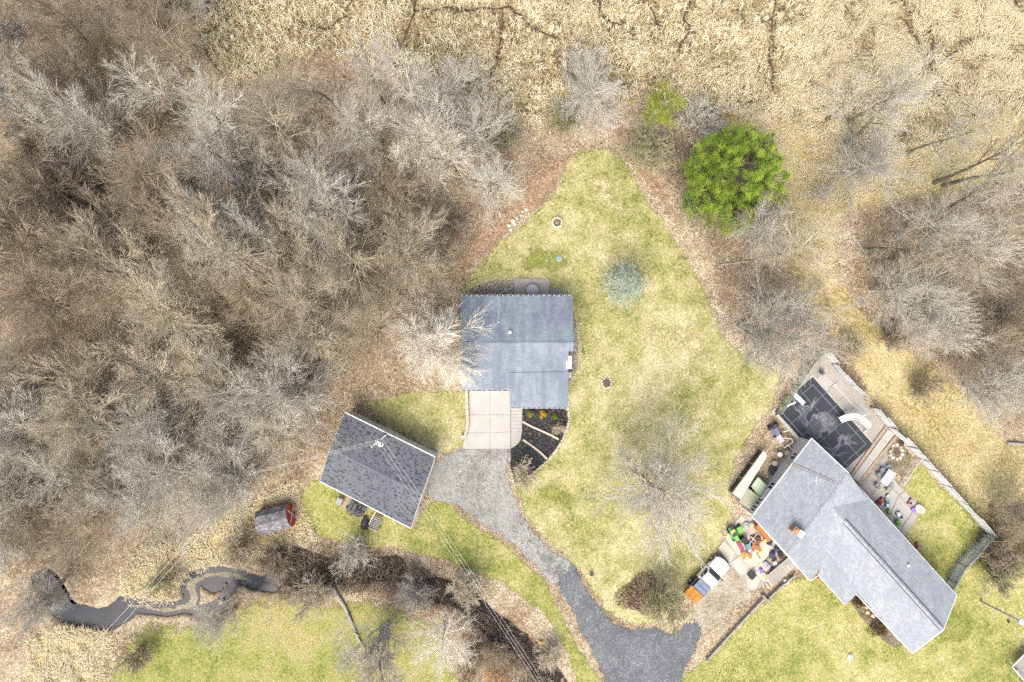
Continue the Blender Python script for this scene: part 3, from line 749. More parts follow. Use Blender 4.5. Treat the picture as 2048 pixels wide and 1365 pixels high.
tree(880, 1290, 62, 'forest', 'pale', 'pale bare tree between bottom lawn and ditch', var=3)
tree(985, 1310, 26, 'bush', 'brown', 'brown tangle of shrub growing in the ditch', var=2)
tree(590, 600, 85, 'forest', 'tan', 'tan bare tree at the heart of the woods', var=3)
tree(320, 830, 100, 'forest', 'grey', 'wide grey bare tree with a pale fan of limbs in the lower woods', var=1)
tree(250, 560, 105, 'multi', 'tan', 'wide tan bare tree in the mid woods', var=0)
ORD4 = ['first', 'second', 'third', 'fourth']
for k, (x, y, r, v, b_, hs) in enumerate([(1700, 225, 62, 0, (1650, 242), 1.0), (1760, 190, 70, 1, (1690, 250), 1.1), (1800, 170, 80, 2, (1690, 290), 1.15), (1880, 260, 60, 1, (1812, 308), 1.0)]):
    tree(x, y, r, 'open', 'grey', 'grey leaning tree with a bare trunk at the marsh edge, %s from the left' % ORD4[k], 'leaning trees at the marsh edge', var=v, tcol='moss', base=b_, hs=hs)
tree(2030, 270, 90, 'open', 'brown', 'thick trunked tree slanting off the upper right edge', var=0, tcol='moss', base=(1868, 366), hs=1.25)
tree(2020, 300, 80, 'open', 'brown', 'thin dark trunked tree next to the thick slanting one', var=2, tcol='moss', base=(1886, 372), hs=1.2)
tree(2085, 1030, 50, 'multi', 'tan', 'broken thick limbed tree entering from the side by the fence corner', var=1, tcol='brown', base=(1978, 1018))

# the crowd of the woods: each tree its own, alike within its stand
def scatter(poly_px, n, mind, seed, avoid=()):
    poly = W(poly_px); rr = random.Random(seed); out = []
    xs = [p[0] for p in poly_px]; ys = [p[1] for p in poly_px]
    for _ in range(n * 60):
        if len(out) >= n: break
        x, y = rr.uniform(min(xs), max(xs)), rr.uniform(min(ys), max(ys))
        w = P(x, y)
        if not inside(poly, np.array([w.x]), np.array([w.y]))[0]: continue
        if any((x - a) ** 2 + (y - b) ** 2 < mind * mind for a, b in out): continue
        if any((x - a) ** 2 + (y - b) ** 2 < c * c for a, b, c in avoid): continue
        out.append((x, y))
    return out
AV = [(866, 678, 100), (588, 768, 70), (795, 505, 55), (335, 175, 50), (640, 330, 50), (850, 300, 45), (590, 600, 50), (320, 830, 60), (250, 560, 60), (820, 190, 45), (553, 1036, 125), (620, 940, 90), (515, 935, 60), (720, 860, 110)]
ORD = ['first', 'second', 'third', 'fourth', 'fifth', 'sixth', 'seventh', 'eighth', 'ninth', 'tenth', 'eleventh', 'twelfth', 'thirteenth', 'fourteenth', 'fifteenth', 'sixteenth', 'seventeenth', 'eighteenth', 'nineteenth',
       'twentieth', 'twenty-first', 'twenty-second', 'twenty-third', 'twenty-fourth', 'twenty-fifth', 'twenty-sixth', 'twenty-seventh', 'twenty-eighth', 'twenty-ninth', 'thirtieth']
STANDS = [
    ([(-40, -40), (380, -40), (395, 120), (330, 300), (200, 420), (-40, 460)], 17, 66, 'dark', ('forest', 'multi', 'bush'), (66, 98), 'dark upper corner of the woods', 'dark stand of the upper left woods'),
    ([(-40, 440), (200, 420), (330, 300), (380, 420), (240, 620), (200, 800), (-40, 820)], 14, 72, 'brown', ('forest', 'multi', 'forest'), (72, 105), 'brown side of the woods', 'brown stand on the left side'),
    ([(395, 120), (520, 150), (720, 130), (860, 200), (1000, 250), (1010, 330), (860, 420), (700, 440), (420, 420), (330, 300)], 17, 66, 'lilac', ('forest', 'open', 'multi'), (62, 92), 'stand below the reeds', 'lilac grey stand below the reeds'),
    ([(380, 420), (700, 440), (860, 420), (900, 480), (760, 640), (760, 760), (640, 800), (500, 900), (260, 900), (210, 780), (250, 620)], 17, 74, 'tan', ('forest', 'multi', 'round'), (72, 105), 'central woods', 'tan stand of the central woods'),
    ([(-40, 820), (220, 800), (300, 880), (480, 880), (500, 930), (400, 980), (240, 1010), (-40, 1060)], 15, 74, 'grey', ('forest', 'multi', 'round'), (72, 108), 'stand above the creek', 'grey stand above the creek'),
    ([(1800, 420), (2090, 370), (2090, 830), (1990, 780), (1880, 690), (1780, 590), (1730, 500), (1750, 450)], 13, 74, 'brown', ('forest', 'open', 'multi'), (60, 90), 'woods beyond straw path', 'stand beyond the straw path'),
]
for poly, n, md, col, kinds, (r0, r1), lab, grp in STANDS:
    for i, (x, y) in enumerate(sorted(scatter(poly, n, md, len(lab) * 7 + n, AV))):
        kd = kinds[i % len(kinds)]
        c2 = col if trng.random() < 0.62 else trng.choice(['grey', 'tan', 'lilac', 'brown'] if col != 'dark' else ['brown', 'lilac', 'grey', 'brown'])
        look = {'forest': 'bare tree', 'multi': 'many-stemmed bare tree', 'round': 'round-crowned bare tree', 'open': 'tall open bare tree', 'bush': 'bare shrub'}[kd]
        tree(x, y, trng.uniform(r0, r1) * (0.6 if kd == 'bush' else 1), kd, c2, '%s %s, %s from left, %s' % ({'lilac': 'lilac grey'}.get(c2, c2), look, ORD[i], lab), grp, tcol=None if kd != 'open' else 'moss')
# shrubs along edges
for i, (x, y, r, c, lab) in enumerate([
    (895, 470, 40, 'dark', 'dark shrub by the leafy slope above the house'), (1130, 235, 34, 'olive', 'olive shrub left of the lawn tip'), (1010, 270, 36, 'olive', 'olive brown shrub between reeds and lawn tip'),
    (1300, 285, 52, 'olive', 'olive shrub under the small yellow green cedar'), (1395, 245, 42, 'lilac', 'lilac grey shrub between cedar and pine'), (1370, 350, 34, 'brown', 'brown shrub at the left foot of the pine'),
    (1400, 410, 36, 'olive', 'olive twiggy shrub at the lower left foot of the pine'), (2004, 1098, 40, 'brown', 'brown thicket outside the fence corner'), (2000, 1150, 34, 'olive', 'olive low thicket by the fence corner and lawn'),
    (1790, 680, 30, 'brown', 'brown shrub where the straw path meets the woods'), (1850, 780, 30, 'brown', 'wide brown shrub on the straw path edge'), (1700, 700, 26, 'tan', 'tan weeds outside the pool fence tip'),
    (480, 1090, 36, 'brown', 'brown shrub on the straw creek bank'), (545, 1130, 34, 'dark', 'dark purple shrub where creek meets mud'), (620, 1190, 40, 'tan', 'tan brushy heap on the edge of bottom lawn'),
    (325, 1170, 28, 'olive', 'olive shrub on the inner creek bend'), (270, 1310, 30, 'brown', 'brown shrub beside the lawn near the creek'), (120, 1010, 60, 'dark', 'dark thicket in the lower left woods'), (50, 1080, 46, 'dark', 'dark thicket above the wide creek bend'),
    (700, 1110, 36, 'lilac', 'lilac grey brush on the mud below the garage lawn'), (930, 1180, 34, 'tan', 'tan brush at the head of the lower ditch'), (1095, 1310, 26, 'tan', 'tan brush over the lower ditch'), (940, 1340, 30, 'brown', 'brown brush by the rusty leaves'),
    (830, 1180, 34, 'grey', 'grey brush between the mud and the lower ditch'), (1120, 860, 14, 'tan', 'tan dry grass clump in the mulch bed')]):
    tree(x, y, r, 'bush', c, lab, 'shrubs along the edges')

# undergrowth: low tangled stems, one mass
def stems(area_px, n, seed, col_mat, name, label, hmin=0.3, hmax=1.1, rad=0.011, holes=None, avoid=None, lmul=1.0):
    g = np.random.default_rng(seed)
    poly = W(area_px)
    xs = [p[0] for p in poly]; ys = [p[1] for p in poly]
    X = g.uniform(min(xs), max(xs), n * 3); Y = g.uniform(min(ys), max(ys), n * 3)
    ok = inside(poly, X, Y) & (fbm(X, Y, 0.22, seed) + g.random(len(X)) * 0.25 > (holes or 0.52))
    if avoid is not None:
        for a in avoid: ok &= ~inside(a, X, Y)
    X, Y = X[ok][:n], Y[ok][:n]; k = len(X)
    az = g.uniform(0, 2 * np.pi, k) ; L = g.uniform(0.5, 1.5, k) * lmul; h = g.uniform(hmin, hmax, k)
    dx, dy = np.cos(az) * L, np.sin(az) * L
    z = np.zeros(k)
    cr = (Y < -20)
    if cr.any(): z[cr] = gz(X[cr], Y[cr])
    p0 = np.stack([X, Y, z - 0.05], 1); p1 = np.stack([X + dx * 0.35, Y + dy * 0.35, z + h * 0.8], 1); p2 = np.stack([X + dx + g.normal(size=k) * 0.2, Y + dy + g.normal(size=k) * 0.2, z + h * g.uniform(0.4, 1.1, k)], 1)
    Pt = np.stack([p0, p1, p2], 1); Rd = np.ones((k, 3)) * rad * g.uniform(0.7, 1.4, (k, 1))
    v, q, t = tubes(Pt, Rd, 3)
    rv = g.random(k)
    me = np_mesh(name, v, q, t, {'rnd': ('FACE', np.concatenate([np.repeat(rv, 3), np.repeat(rv, 3)]))})
    me.materials.append(col_mat)
    return tag(link(bpy.data.objects.new(name, me)), label, kind='stuff')
M_brush = rnd_mat('undergrowth_stems', [(0.0, (0.22, 0.17, 0.125)), (0.4, (0.34, 0.275, 0.205)), (0.75, (0.46, 0.39, 0.30)), (1.0, (0.58, 0.52, 0.43))])
M_dbrush = rnd_mat('dark_undergrowth', [(0.0, (0.06, 0.045, 0.035)), (0.5, (0.14, 0.105, 0.08)), (1.0, (0.3, 0.25, 0.2))])
LAWNS_W = [W(L_MAIN), W(L_SIDE), W(L_GAR)]
stems([(-40, -40), (380, -40), (420, 150), (850, 200), (1080, 250), (1140, 295), (1000, 440), (900, 560), (830, 770), (690, 815), (620, 950), (420, 1050), (260, 1150), (-40, 1150)], 30000, 61, M_brush, 'undergrowth', 'low tangled brush covering the woodland floor', avoid=LAWNS_W)
stems([(-40, -40), (330, -40), (380, 200), (200, 460), (120, 800), (150, 1130), (-40, 1130)], 8000, 62, M_dbrush, 'undergrowth', 'dark low brush along the left woods', holes=0.6)
stems([(1800, 400), (2090, 350), (2090, 880), (1980, 830), (1880, 730), (1760, 620), (1700, 520), (1740, 430)], 8000, 63, M_brush, 'undergrowth', 'low brush under the trees beyond the straw path')
stems([(1270, 260), (1360, 260), (1480, 520), (1640, 560), (1700, 700), (1640, 690), (1540, 640), (1440, 560)], 5000, 64, M_brush, 'undergrowth', 'low brush around the foot of the pine', avoid=LAWNS_W)
stems([(540, 1110), (640, 1100), (810, 1120), (900, 1180), (1010, 1250), (1110, 1370), (1060, 1370), (960, 1260), (880, 1210), (790, 1165), (560, 1180)], 3500, 67, M_brush, 'undergrowth', 'pale dead weeds standing in the mud', holes=0.42)
stems([(520, 1110), (640, 1080), (820, 1115), (900, 1170), (1010, 1240), (1120, 1380), (1000, 1380), (900, 1240), (800, 1180), (560, 1200)], 7000, 65, M_dbrush, 'undergrowth', 'dead brush over the mud and ditch', holes=0.5)
stems([(1960, 1030), (2060, 1010), (2060, 1130), (1990, 1150), (1945, 1110)], 1800, 66, M_dbrush, 'undergrowth', 'low brush outside the fence corner', holes=0.4)

# ------------------------------------------------------------------ buildings
M_white = pm('white_trim', (0.72, 0.72, 0.71), (0.58, 0.58, 0.56), 2.0, 0.5, 0.05)
M_siding = pm('pale_siding', (0.62, 0.62, 0.60), (0.50, 0.50, 0.47), 1.2, 0.6, 0.08)
M_glass = pm('window_glass', (0.03, 0.035, 0.04), (0.06, 0.07, 0.075), 2.0, 0.08, 0.0, spec=0.6)
M_conc = pm('concrete', (0.40, 0.39, 0.355), (0.30, 0.29, 0.25), 0.8, 0.85, 0.2, fine=5.0, coords='World')
M_conc_b = pm('bright_concrete', (0.43, 0.42, 0.385), (0.335, 0.325, 0.285), 0.7, 0.85, 0.15, fine=5.0, coords='World')
M_conc_d = pm('stained_concrete', (0.37, 0.355, 0.315), (0.23, 0.215, 0.18), 0.7, 0.9, 0.25, fine=4.0, coords='World')
M_metal = pm('galvanised_metal', (0.55, 0.56, 0.57), (0.42, 0.43, 0.44), 3.0, 0.35, 0.05, metal=0.6)
M_dark = pm('dark_plastic', (0.025, 0.026, 0.03), (0.05, 0.05, 0.055), 4.0, 0.5, 0.1)
M_wood = pm('weathered_wood', (0.36, 0.345, 0.315), (0.23, 0.215, 0.185), 1.5, 0.9, 0.3, fine=9.0)
M_wood_g = pm('mossy_boards', (0.40, 0.42, 0.32), (0.27, 0.30, 0.18), 1.2, 0.9, 0.3, fine=9.0)
M_log = pm('firewood', (0.40, 0.32, 0.23), (0.22, 0.17, 0.12), 2.5, 0.9, 0.3)
M_beige = pm('beige_door', (0.55, 0.46, 0.33), (0.46, 0.38, 0.26), 1.0, 0.6, 0.05)
M_brick = pm('brick', (0.30, 0.14, 0.09), (0.40, 0.26, 0.18), 3.0, 0.85, 0.3)

def streaky(nt, geo, col): return col
M_shin1 = rnd_mat('blue_grey_shingles', [(0.0, (0.167, 0.197, 0.235)), (0.5, (0.194, 0.227, 0.267)), (1.0, (0.225, 0.261, 0.302))], 0.9, (0.3, (0.30, 0.32, 0.355), 0.5), streak=((1.1, 0.10, 1), (0.113, 0.136, 0.175), 0.65, 0.0), grain=0.5)
M_shin2 = rnd_mat('mottled_grey_shingles', [(0.0, (0.125, 0.132, 0.15)), (0.4, (0.145, 0.152, 0.17)), (0.80, (0.05, 0.053, 0.061)), (1.0, (0.045, 0.047, 0.054))], 0.9, (0.25, (0.085, 0.09, 0.105), 0.45), interp='CONSTANT', grain=0.5)
M_shin3 = rnd_mat('pale_grey_shingles', [(0.0, (0.255, 0.272, 0.30)), (0.5, (0.30, 0.318, 0.345)), (1.0, (0.355, 0.372, 0.398))], 0.9, (0.22, (0.235, 0.253, 0.288), 0.5), streak=((1.2, 0.13, 1), (0.205, 0.222, 0.255), 0.4, 0.84), grain=0.6)

def shingles(mb, e0, e1, r1, r0, cw=0.33, ch=0.19, lift=0.015):
    """Courses of tabs on a slope from the eave (e0-e1) up to the ridge (r0-r1)."""
    e0, e1, r0, r1 = map(Vector, (e0, e1, r0, r1))
    nrm = (e1 - e0).cross(r0 - e0)
    if nrm.length < 1e-6: nrm = (e1 - e0).cross(r1 - e0)
    nrm.normalize()
    if nrm.z < 0: nrm = -nrm
    n = max(1, int(round((((r0 + r1) - (e0 + e1)) / 2).length / ch)))
    for i in range(n):
        v0, v1 = i / n, min(1.0, (i + 1.25) / n)
        a0, b0 = e0.lerp(r0, v0), e1.lerp(r1, v0)
        a1, b1 = e0.lerp(r0, v1), e1.lerp(r1, v1)
        L = (b0 - a0).length
        if L < 0.05: continue
        cuts = [0.0]; x = (0.5 if i % 2 else 1.0) * cw * random.uniform(0.8, 1.1)
        while x < L - 0.06: cuts.append(x / L); x += cw * random.uniform(0.85, 1.2)
        cuts.append(1.0)
        for c0, c1 in zip(cuts[:-1], cuts[1:]):
            l = nrm * (lift * random.uniform(0.8, 1.5) + 0.006)
            mb.quad(a0.lerp(b0, c0) + l, a0.lerp(b0, c1) + l, a1.lerp(b1, c1) + nrm * 0.004, a1.lerp(b1, c0) + nrm * 0.004)

def slope_slab(mb, e0, e1, r1, r0, th=0.14):
    e0, e1, r0, r1 = map(Vector, (e0, e1, r0, r1))
    d = Vector((0, 0, th))
    mb.add([e0, e1, r1, r0, e0 - d, e1 - d, r1 - d, r0 - d], [(0, 1, 2, 3), (7, 6, 5, 4), (0, 4, 5, 1), (1, 5, 6, 2), (2, 6, 7, 3), (3, 7, 4, 0)])

def wall_prism(mb, pts, z0, z1): mb.prism(pts, z0, z1)

def inset_pts(pts, d):
    """Shrink an outline (list of Vectors) by d metres."""
    n = len(pts); out = []
    area = sum(pts[i].x * pts[(i + 1) % n].y - pts[(i + 1) % n].x * pts[i].y for i in range(n))
    sgn = 1 if area > 0 else -1
    for i in range(n):
        p0, p1, p2 = pts[i - 1], pts[i], pts[(i + 1) % n]
        d1 = (p1 - p0); d1.z = 0; d1.normalize(); d2 = (p2 - p1); d2.z = 0; d2.normalize()
        n1 = Vector((-d1.y, d1.x, 0)) * sgn; n2 = Vector((-d2.y, d2.x, 0)) * sgn
        b = (n1 + n2); k = d / max(0.3, b.dot(n1))
        out.append(Vector((p1.x + b.x * k, p1.y + b.y * k, 0)))
    return out

def gutter(a, b, parent, spacing=0.55, side=1):
    """Open eave trough along a-b with white hangers across it."""
    a, b = Vector(a), Vector(b); d = (b - a).normalized(); s = Vector((d.y, -d.x, 0)) * side
    mb = MB()
    mb.beam(a + s * 0.13 - Vector((0, 0, 0.05)), b + s * 0.13 - Vector((0, 0, 0.05)), 0.02, 0.12)
    mb.beam(a + s * 0.012 - Vector((0, 0, 0.05)), b + s * 0.012 - Vector((0, 0, 0.05)), 0.015, 0.12)
    g = mb.build('gutter', M_white, parent)
    MB().beam(a + s * 0.07 - Vector((0, 0, 0.09)), b + s * 0.07 - Vector((0, 0, 0.09)), 0.10, 0.02).build('trough', M_dark, g)
    hb = MB(); L = (b - a).length
    for i in range(int(L / spacing) + 1):
        p = a + d * min(L, i * spacing + 0.1)
        hb.beam(p + s * 0.0 + Vector((0, 0, 0.02)), p + s * 0.15 + Vector((0, 0, 0.02)), 0.05, 0.02)
    tag(hb.build('hanger', M_white, g), kind='stuff')
    return g

def window(parent, a, b, z0, z1, out, panes=2):
    """Framed window on the wall line a-b; out = outward normal."""
    a, b = Vector(a), Vector(b); d = (b - a); L = d.length; d.normalize(); out = Vector(out)
    mb = MB()
    def bar(p, q, w, h): mb.beam(p, q, w, h)
    o = out * 0.03
    lo, hi = Vector((0, 0, z0)), Vector((0, 0, z1))
    mb.beam(a + o + lo, b + o + lo, 0.07, 0.09); mb.beam(a + o + hi, b + o + hi, 0.07, 0.09)
    for i in range(panes + 1):
        p = a + d * (L * i / panes) + o
        mb.beam(p + lo, p + hi, 0.08, 0.07)
    w = mb.build('window', M_white, parent)
    for i in range(panes):
        p, q = a + d * (L * i / panes + 0.04) + out * 0.012, a + d * (L * (i + 1) / panes - 0.04) + out * 0.012
        MB().quad(p + lo, q + lo, q + hi, p + hi).build('pane', M_glass, w)
    return w

# ---- the single-storey house in the middle
EZ, RZ, XZ = 2.9, 4.6, 2.75
base = P(1033, 690)
H1 = thing('ranch_house', 'house with blue grey shingle roof and white gutters in the middle of the lawn', 'house', base)
A, Bc = P(921, 593, EZ), P(1145, 593, EZ)
RL, RR_ = P(921, 687, RZ), P(1147, 687, RZ)
zst = RZ + (EZ - RZ) * (703 - 687) / (780 - 687)
ST_L, ST_R, ST_I = P(921, 703, zst), P(1147, 703, zst), P(1137, 703, zst)
C, D = P(1136, 780, EZ), P(921, 780, EZ)
E_TL, E_TR, E_BR, E_BL = P(1018, 746, 3.62), P(1137, 744, 3.66), P(1136, 815, XZ), P(1020, 815, XZ)
mb = MB()
slope_slab(mb, Bc, A, RL, RR_); slope_slab(mb, ST_L, ST_R, RR_, RL); slope_slab(mb, D, C, ST_I, ST_L); slope_slab(mb, E_BL, E_BR, E_TR, E_TL, 0.12)
H1r = mb.build('roof', M_white, H1)
sm = MB()
shingles(sm, Bc, A, RL, RR_); shingles(sm, ST_L, ST_R, RR_, RL); shingles(sm, D, C, ST_I, ST_L); shingles(sm, E_BL, E_BR, E_TR, E_TL)
sm.build('shingles', M_shin1, H1r, kind='stuff')
rc = MB()
dr = (RR_ - RL)
for i in range(40):
    a0, a1 = RL.lerp(RR_, i / 40), RL.lerp(RR_, (i + 1.0) / 40)
    for sgn in (1, -1):
        o = Vector((0, 0.17 * sgn, -0.04))
        rc.quad(a0 + Vector((0, 0, 0.035)), a1 + Vector((0, 0, 0.03)), a1 + o + Vector((0, 0, 0.03)), a0 + o + Vector((0, 0, 0.035)))
rc.build('ridge_cap', M_shin1, H1r)
foot = inset_pts([Vector((p.x, p.y, 0)) for p in (A, Bc, ST_R, ST_I, E_BR, E_BL, P(1019, 780, EZ), D)], 0.35)
wm = MB(); wm.prism(foot, 0, 2.72)
wl = wm.build('wall', M_siding, H1)
gm = MB()
for x in (foot[0], foot[1]):
    pass
gm.add([foot[0] + Vector((0, 0, 2.72)), foot[7] + Vector((0, 0, 2.72)), Vector((foot[0].x, (foot[0].y + foot[7].y) / 2, RZ - 0.2))], [(0, 1, 2)])
gm.add([foot[1] + Vector((0, 0, 2.72)), Vector((foot[1].x, foot[4].y + 2.2, 2.72)), Vector((foot[1].x, (foot[1].y + foot[7].y) / 2, RZ - 0.2))], [(0, 1, 2)])
gm.build('gable', M_siding, wl)
gutter(A, Bc, H1, side=-1); gutter(D, P(1018, 780, EZ), H1, side=1); gutter(E_BL, E_BR, H1, side=1)
for x0, x1 in ((945, 975), (1040, 1085), (1100, 1130)):
    window(H1, Vector((P(x0, 0, 2).x, foot[0].y, 0)), Vector((P(x1, 0, 2).x, foot[0].y, 0)), 0.9, 2.2, (0, 1, 0))
window(H1, Vector((P(1060, 0, 2).x, foot[5].y, 0)), Vector((P(1100, 0, 2).x, foot[5].y, 0)), 0.9, 2.1, (0, -1, 0), 3)
gd = MB(); gx0, gx1, gy_ = P(942, 0, 2).x, P(1008, 0, 2).x, foot[7].y
g_door = gd.box(((gx0 + gx1) / 2, gy_ - 0.03, 1.1), (gx1 - gx0, 0.06, 2.2)).build('garage_door', M_white, H1)
for i in range(4):
    for j in range(4):
        MB().box((gx0 + (gx1 - gx0) * (j + 0.5) / 4, gy_ - 0.07, 0.3 + 0.54 * i), ((gx1 - gx0) / 4 - 0.08, 0.02, 0.46)).build('panel', M_white, g_door)
def zr(py): return RZ + (EZ - RZ) * (abs(py - 687) / 93.5)
p = P(997, 645, zr(645))
MB().lathe(p - Vector((0, 0, 0.1)), [(0.06, 0), (0.06, 0.35), (0.075, 0.36), (0.075, 0.42)], 10).lathe(p - Vector((0, 0, 0.05)), [(0.16, 0), (0.14, 0.08), (0.07, 0.12)], 10).build('vent_pipe', M_metal, H1)
st = MB()
q0, q1 = P(997, 643, zr(643)), P(998, 597, zr(597))
for i in range(14):
    a0, a1 = q0.lerp(q1, i / 14), q0.lerp(q1, (i + 1) / 14)
    st.quad(a0 + Vector((-0.09, 0, 0.035)), a1 + Vector((-0.09, 0, 0.035)), a1 + Vector((0.09, 0, 0.035)), a0 + Vector((0.09, 0, 0.035)))
st.build('runoff_streak', M_metal, H1)  # pale run-off streak from the vent pipe, laid on as a thin strip
p = P(1020, 665, zr(665))
MB().lathe(p - Vector((0, 0, 0.1)), [(0.16, 0), (0.15, 0.22), (0.2, 0.24), (0.19, 0.32), (0.08, 0.36)], 12).build('vent_cap', pm('pinkish_vent', (0.72, 0.6, 0.58), (0.6, 0.5, 0.48), 3), H1)
c0, c1 = P(1132, 712, 3.9), P(1143, 738, 3.9)
ch = MB().box(((c0.x + c1.x) / 2, (c0.y + c1.y) / 2, 1.95), (c1.x - c0.x - 0.1, c0.y - c1.y - 0.1, 3.9)).build('chimney', M_siding, H1)
MB().box(((c0.x + c1.x) / 2, (c0.y + c1.y) / 2, 3.94), (c1.x - c0.x, c0.y - c1.y, 0.08)).build('chimney_cap', M_white, ch)
c0 = P(1139, 751, 1.4)
MB().box((c0.x, c0.y, 0.7), (0.3, 0.6, 1.4)).build('meter_box', M_white, H1)

t = thing('satellite_dish', 'white satellite dish on the lower left corner of the blue grey roof', 'satellite dish', P(927, 763, 3.2))
mb = MB(); c = P(927, 761, 3.75); ax = Vector((0.35, -0.75, 0.62)).normalized()
u = ax.cross(Vector((0, 0, 1))).normalized(); w = ax.cross(u)
vs, fs = [], []
for i in range(6):
    r = 0.42 * i / 5
    for k in range(18):
        a = 2 * math.pi * k / 18
        vs.append(c + (u * math.cos(a) * 1.1 + w * math.sin(a)) * r + ax * (0.5 * r * r))
for i in range(5):
    for k in range(18): fs.append((i * 18 + k, i * 18 + (k + 1) % 18, (i + 1) * 18 + (k + 1) % 18, (i + 1) * 18 + k))
mb.add(vs, fs).build('dish', M_white, t, smooth=True)
MB().tube([P(927, 763, 3.2), P(927, 763, 3.55), c], 0.035, 6).build('mast', M_metal, t)
MB().tube([c - w * 0.4, c + ax * 0.62 - w * 0.1], 0.022, 6).box(c + ax * 0.62 - w * 0.1, (0.12, 0.09, 0.09)).build('feed_arm', M_white, t)

# ---- garage
GE, GR = 3.2, 4.2
base = P(760, 945)
G1 = thing('garage', 'detached garage with mottled dark and grey shingle roof', 'garage', base)
gA, gB, gC, gD = P(690, 826, GE), P(870, 915, GE), P(822, 1056, GE), P(640, 962, GE)
def liftmid(p, q, z):
    m = (p + q) / 2; return Vector((m.x, m.y, z))
gR0, gR1 = liftmid(gA, gD, GR), liftmid(gB, gC, GR)
mb = MB(); slope_slab(mb, gB, gA, gR0, gR1); slope_slab(mb, gD, gC, gR1, gR0)
G1r = mb.build('roof', M_white, G1)
sm = MB(); shingles(sm, gB, gA, gR0, gR1, 0.24, 0.13); shingles(sm, gD, gC, gR1, gR0, 0.24, 0.13); sm.build('shingles', M_shin2, G1r, kind='stuff')
mb = MB()
for i in range(30):
    a0, a1 = gR0.lerp(gR1, i / 30), gR0.lerp(gR1, (i + 1) / 30)
    nn = (gA - gD).normalized() * 0.16
    for s in (1, -1):
        mb.quad(a0 + Vector((0, 0, 0.03)), a1 + Vector((0, 0, 0.03)), a1 + nn * s + Vector((0, 0, -0.01)), a0 + nn * s + Vector((0, 0, -0.01)), rnd=random.random() * 0.7)
mb.build('ridge_cap', M_shin2, G1r)
for a_, b_ in ((gA, gB), (gD, gC)):
    dd = (b_ - a_).normalized(); o = Vector((dd.y, -dd.x, 0)) * (1 if (a_ - gA).length > 1 else -1) * 0.05
    MB().beam(a_ + o - Vector((0, 0, 0.04)), b_ + o - Vector((0, 0, 0.04)), 0.1, 0.2).build('fascia', M_white, G1)
for a_, b_ in ((gA, gR0), (gR0, gD), (gB, gR1), (gR1, gC)):
    MB().beam(a_ - Vector((0, 0, 0.12)), b_ - Vector((0, 0, 0.12)), 0.06, 0.16).build('rake_board', M_white, G1)
gf = inset_pts([Vector((p.x, p.y, 0)) for p in (gA, gB, gC, gD)], 0.05)
w = MB().prism(gf, 0, GE - 0.12).build('wall', M_siding, G1)
for i, j, rdg in ((0, 3, gR0), (1, 2, gR1)):
    MB().add([gf[i] + Vector((0, 0, GE - 0.12)), gf[j] + Vector((0, 0, GE - 0.12)), Vector(((gf[i].x + gf[j].x) / 2, (gf[i].y + gf[j].y) / 2, GR - 0.2))], [(0, 1, 2)]).build('gable', M_siding, w)
ga, gb = gf[1], gf[2]; dd = (gb - ga).normalized(); nn = Vector((-dd.y, dd.x, 0)); nn = nn if nn.x > 0 else -nn
for s0, s1 in ((0.05, 0.69),):
    a0, a1 = ga.lerp(gb, s0), ga.lerp(gb, s1)
    door = MB().beam(a0 + nn * 0.04 + Vector((0, 0, 1.2)), a1 + nn * 0.04 + Vector((0, 0, 1.2)), 0.08, 2.3).build('garage_door', M_beige, G1)
    for i in range(4):
        MB().beam(a0 + nn * 0.1 + dd * 0.06 + Vector((0, 0, 0.35 + 0.57 * i)), a1 + nn * 0.1 - dd * 0.06 + Vector((0, 0, 0.35 + 0.57 * i)), 0.03, 0.5).build('panel', M_beige, door)
a0 = ga.lerp(gb, 0.78); a1 = ga.lerp(gb, 0.9)
MB().beam(a0 + nn * 0.03 + Vector((0, 0, 1.05)), a1 + nn * 0.03 + Vector((0, 0, 1.05)), 0.06, 2.0).build('side_door', M_white, G1)
# apron slab at the garage corner and stone walk
for q, nm in (([(833, 1014), (842, 1000), (838, 1030), (826, 1046), (822, 1040)], 'slab'), ([(858, 905), (876, 916), (884, 908), (868, 898)], 'slab')):
    tag(MB().prism(PL(q), 0.0, 0.07).build('concrete_' + nm, M_conc), kind='structure')

# ---- little barn shed
SL, SW = 3.5, 2.6
sc_ = P(550, 1038, 1.2); S1 = thing('barn_shed', 'small grey roofed barn shed with a red front by the creek', 'shed', (sc_.x, sc_.y, 0), rz=R(14.0))
prof = [(-SW / 2, 1.5), (-SW / 2 * 0.62, 2.25), (0, 2.6), (SW / 2 * 0.62, 2.25), (SW / 2, 1.5)]
M_shin4 = rnd_mat('worn_shed_shingles', [(0.0, (0.13, 0.135, 0.15)), (0.5, (0.2, 0.21, 0.23)), (1.0, (0.34, 0.35, 0.37))], 0.85, (0.9, (0.07, 0.06, 0.06), 0.75))
M_red = pm('red_barn_paint', (0.45, 0.05, 0.035), (0.33, 0.06, 0.045), 2.5, 0.7)
mb, sl = MB(), MB()
for (y0, z0), (y1, z1) in zip(prof[:-1], prof[1:]):
    a, b, c, d = Vector((-SL / 2, y0, z0)), Vector((SL / 2, y0, z0)), Vector((SL / 2, y1, z1)), Vector((-SL / 2, y1, z1))
    up = z1 > z0
    slope_slab(sl, a, b, c, d, 0.06)
    if up: shingles(mb, a, b, c, d, 0.3, 0.16)
    else: shingles(mb, c, d, a, b, 0.3, 0.16)
so = sl.build('roof', M_wood, S1, local=True); mb.build('shingles', M_shin4, so, kind='stuff', local=True)
wb = MB()
wb.prism([(-SL / 2 + 0.1, -SW / 2 + 0.1), (SL / 2 - 0.14, -SW / 2 + 0.1), (SL / 2 - 0.14, SW / 2 - 0.1), (-SL / 2 + 0.1, SW / 2 - 0.1)], 0, 1.46)
wb.build('wall', M_red, S1, local=True)
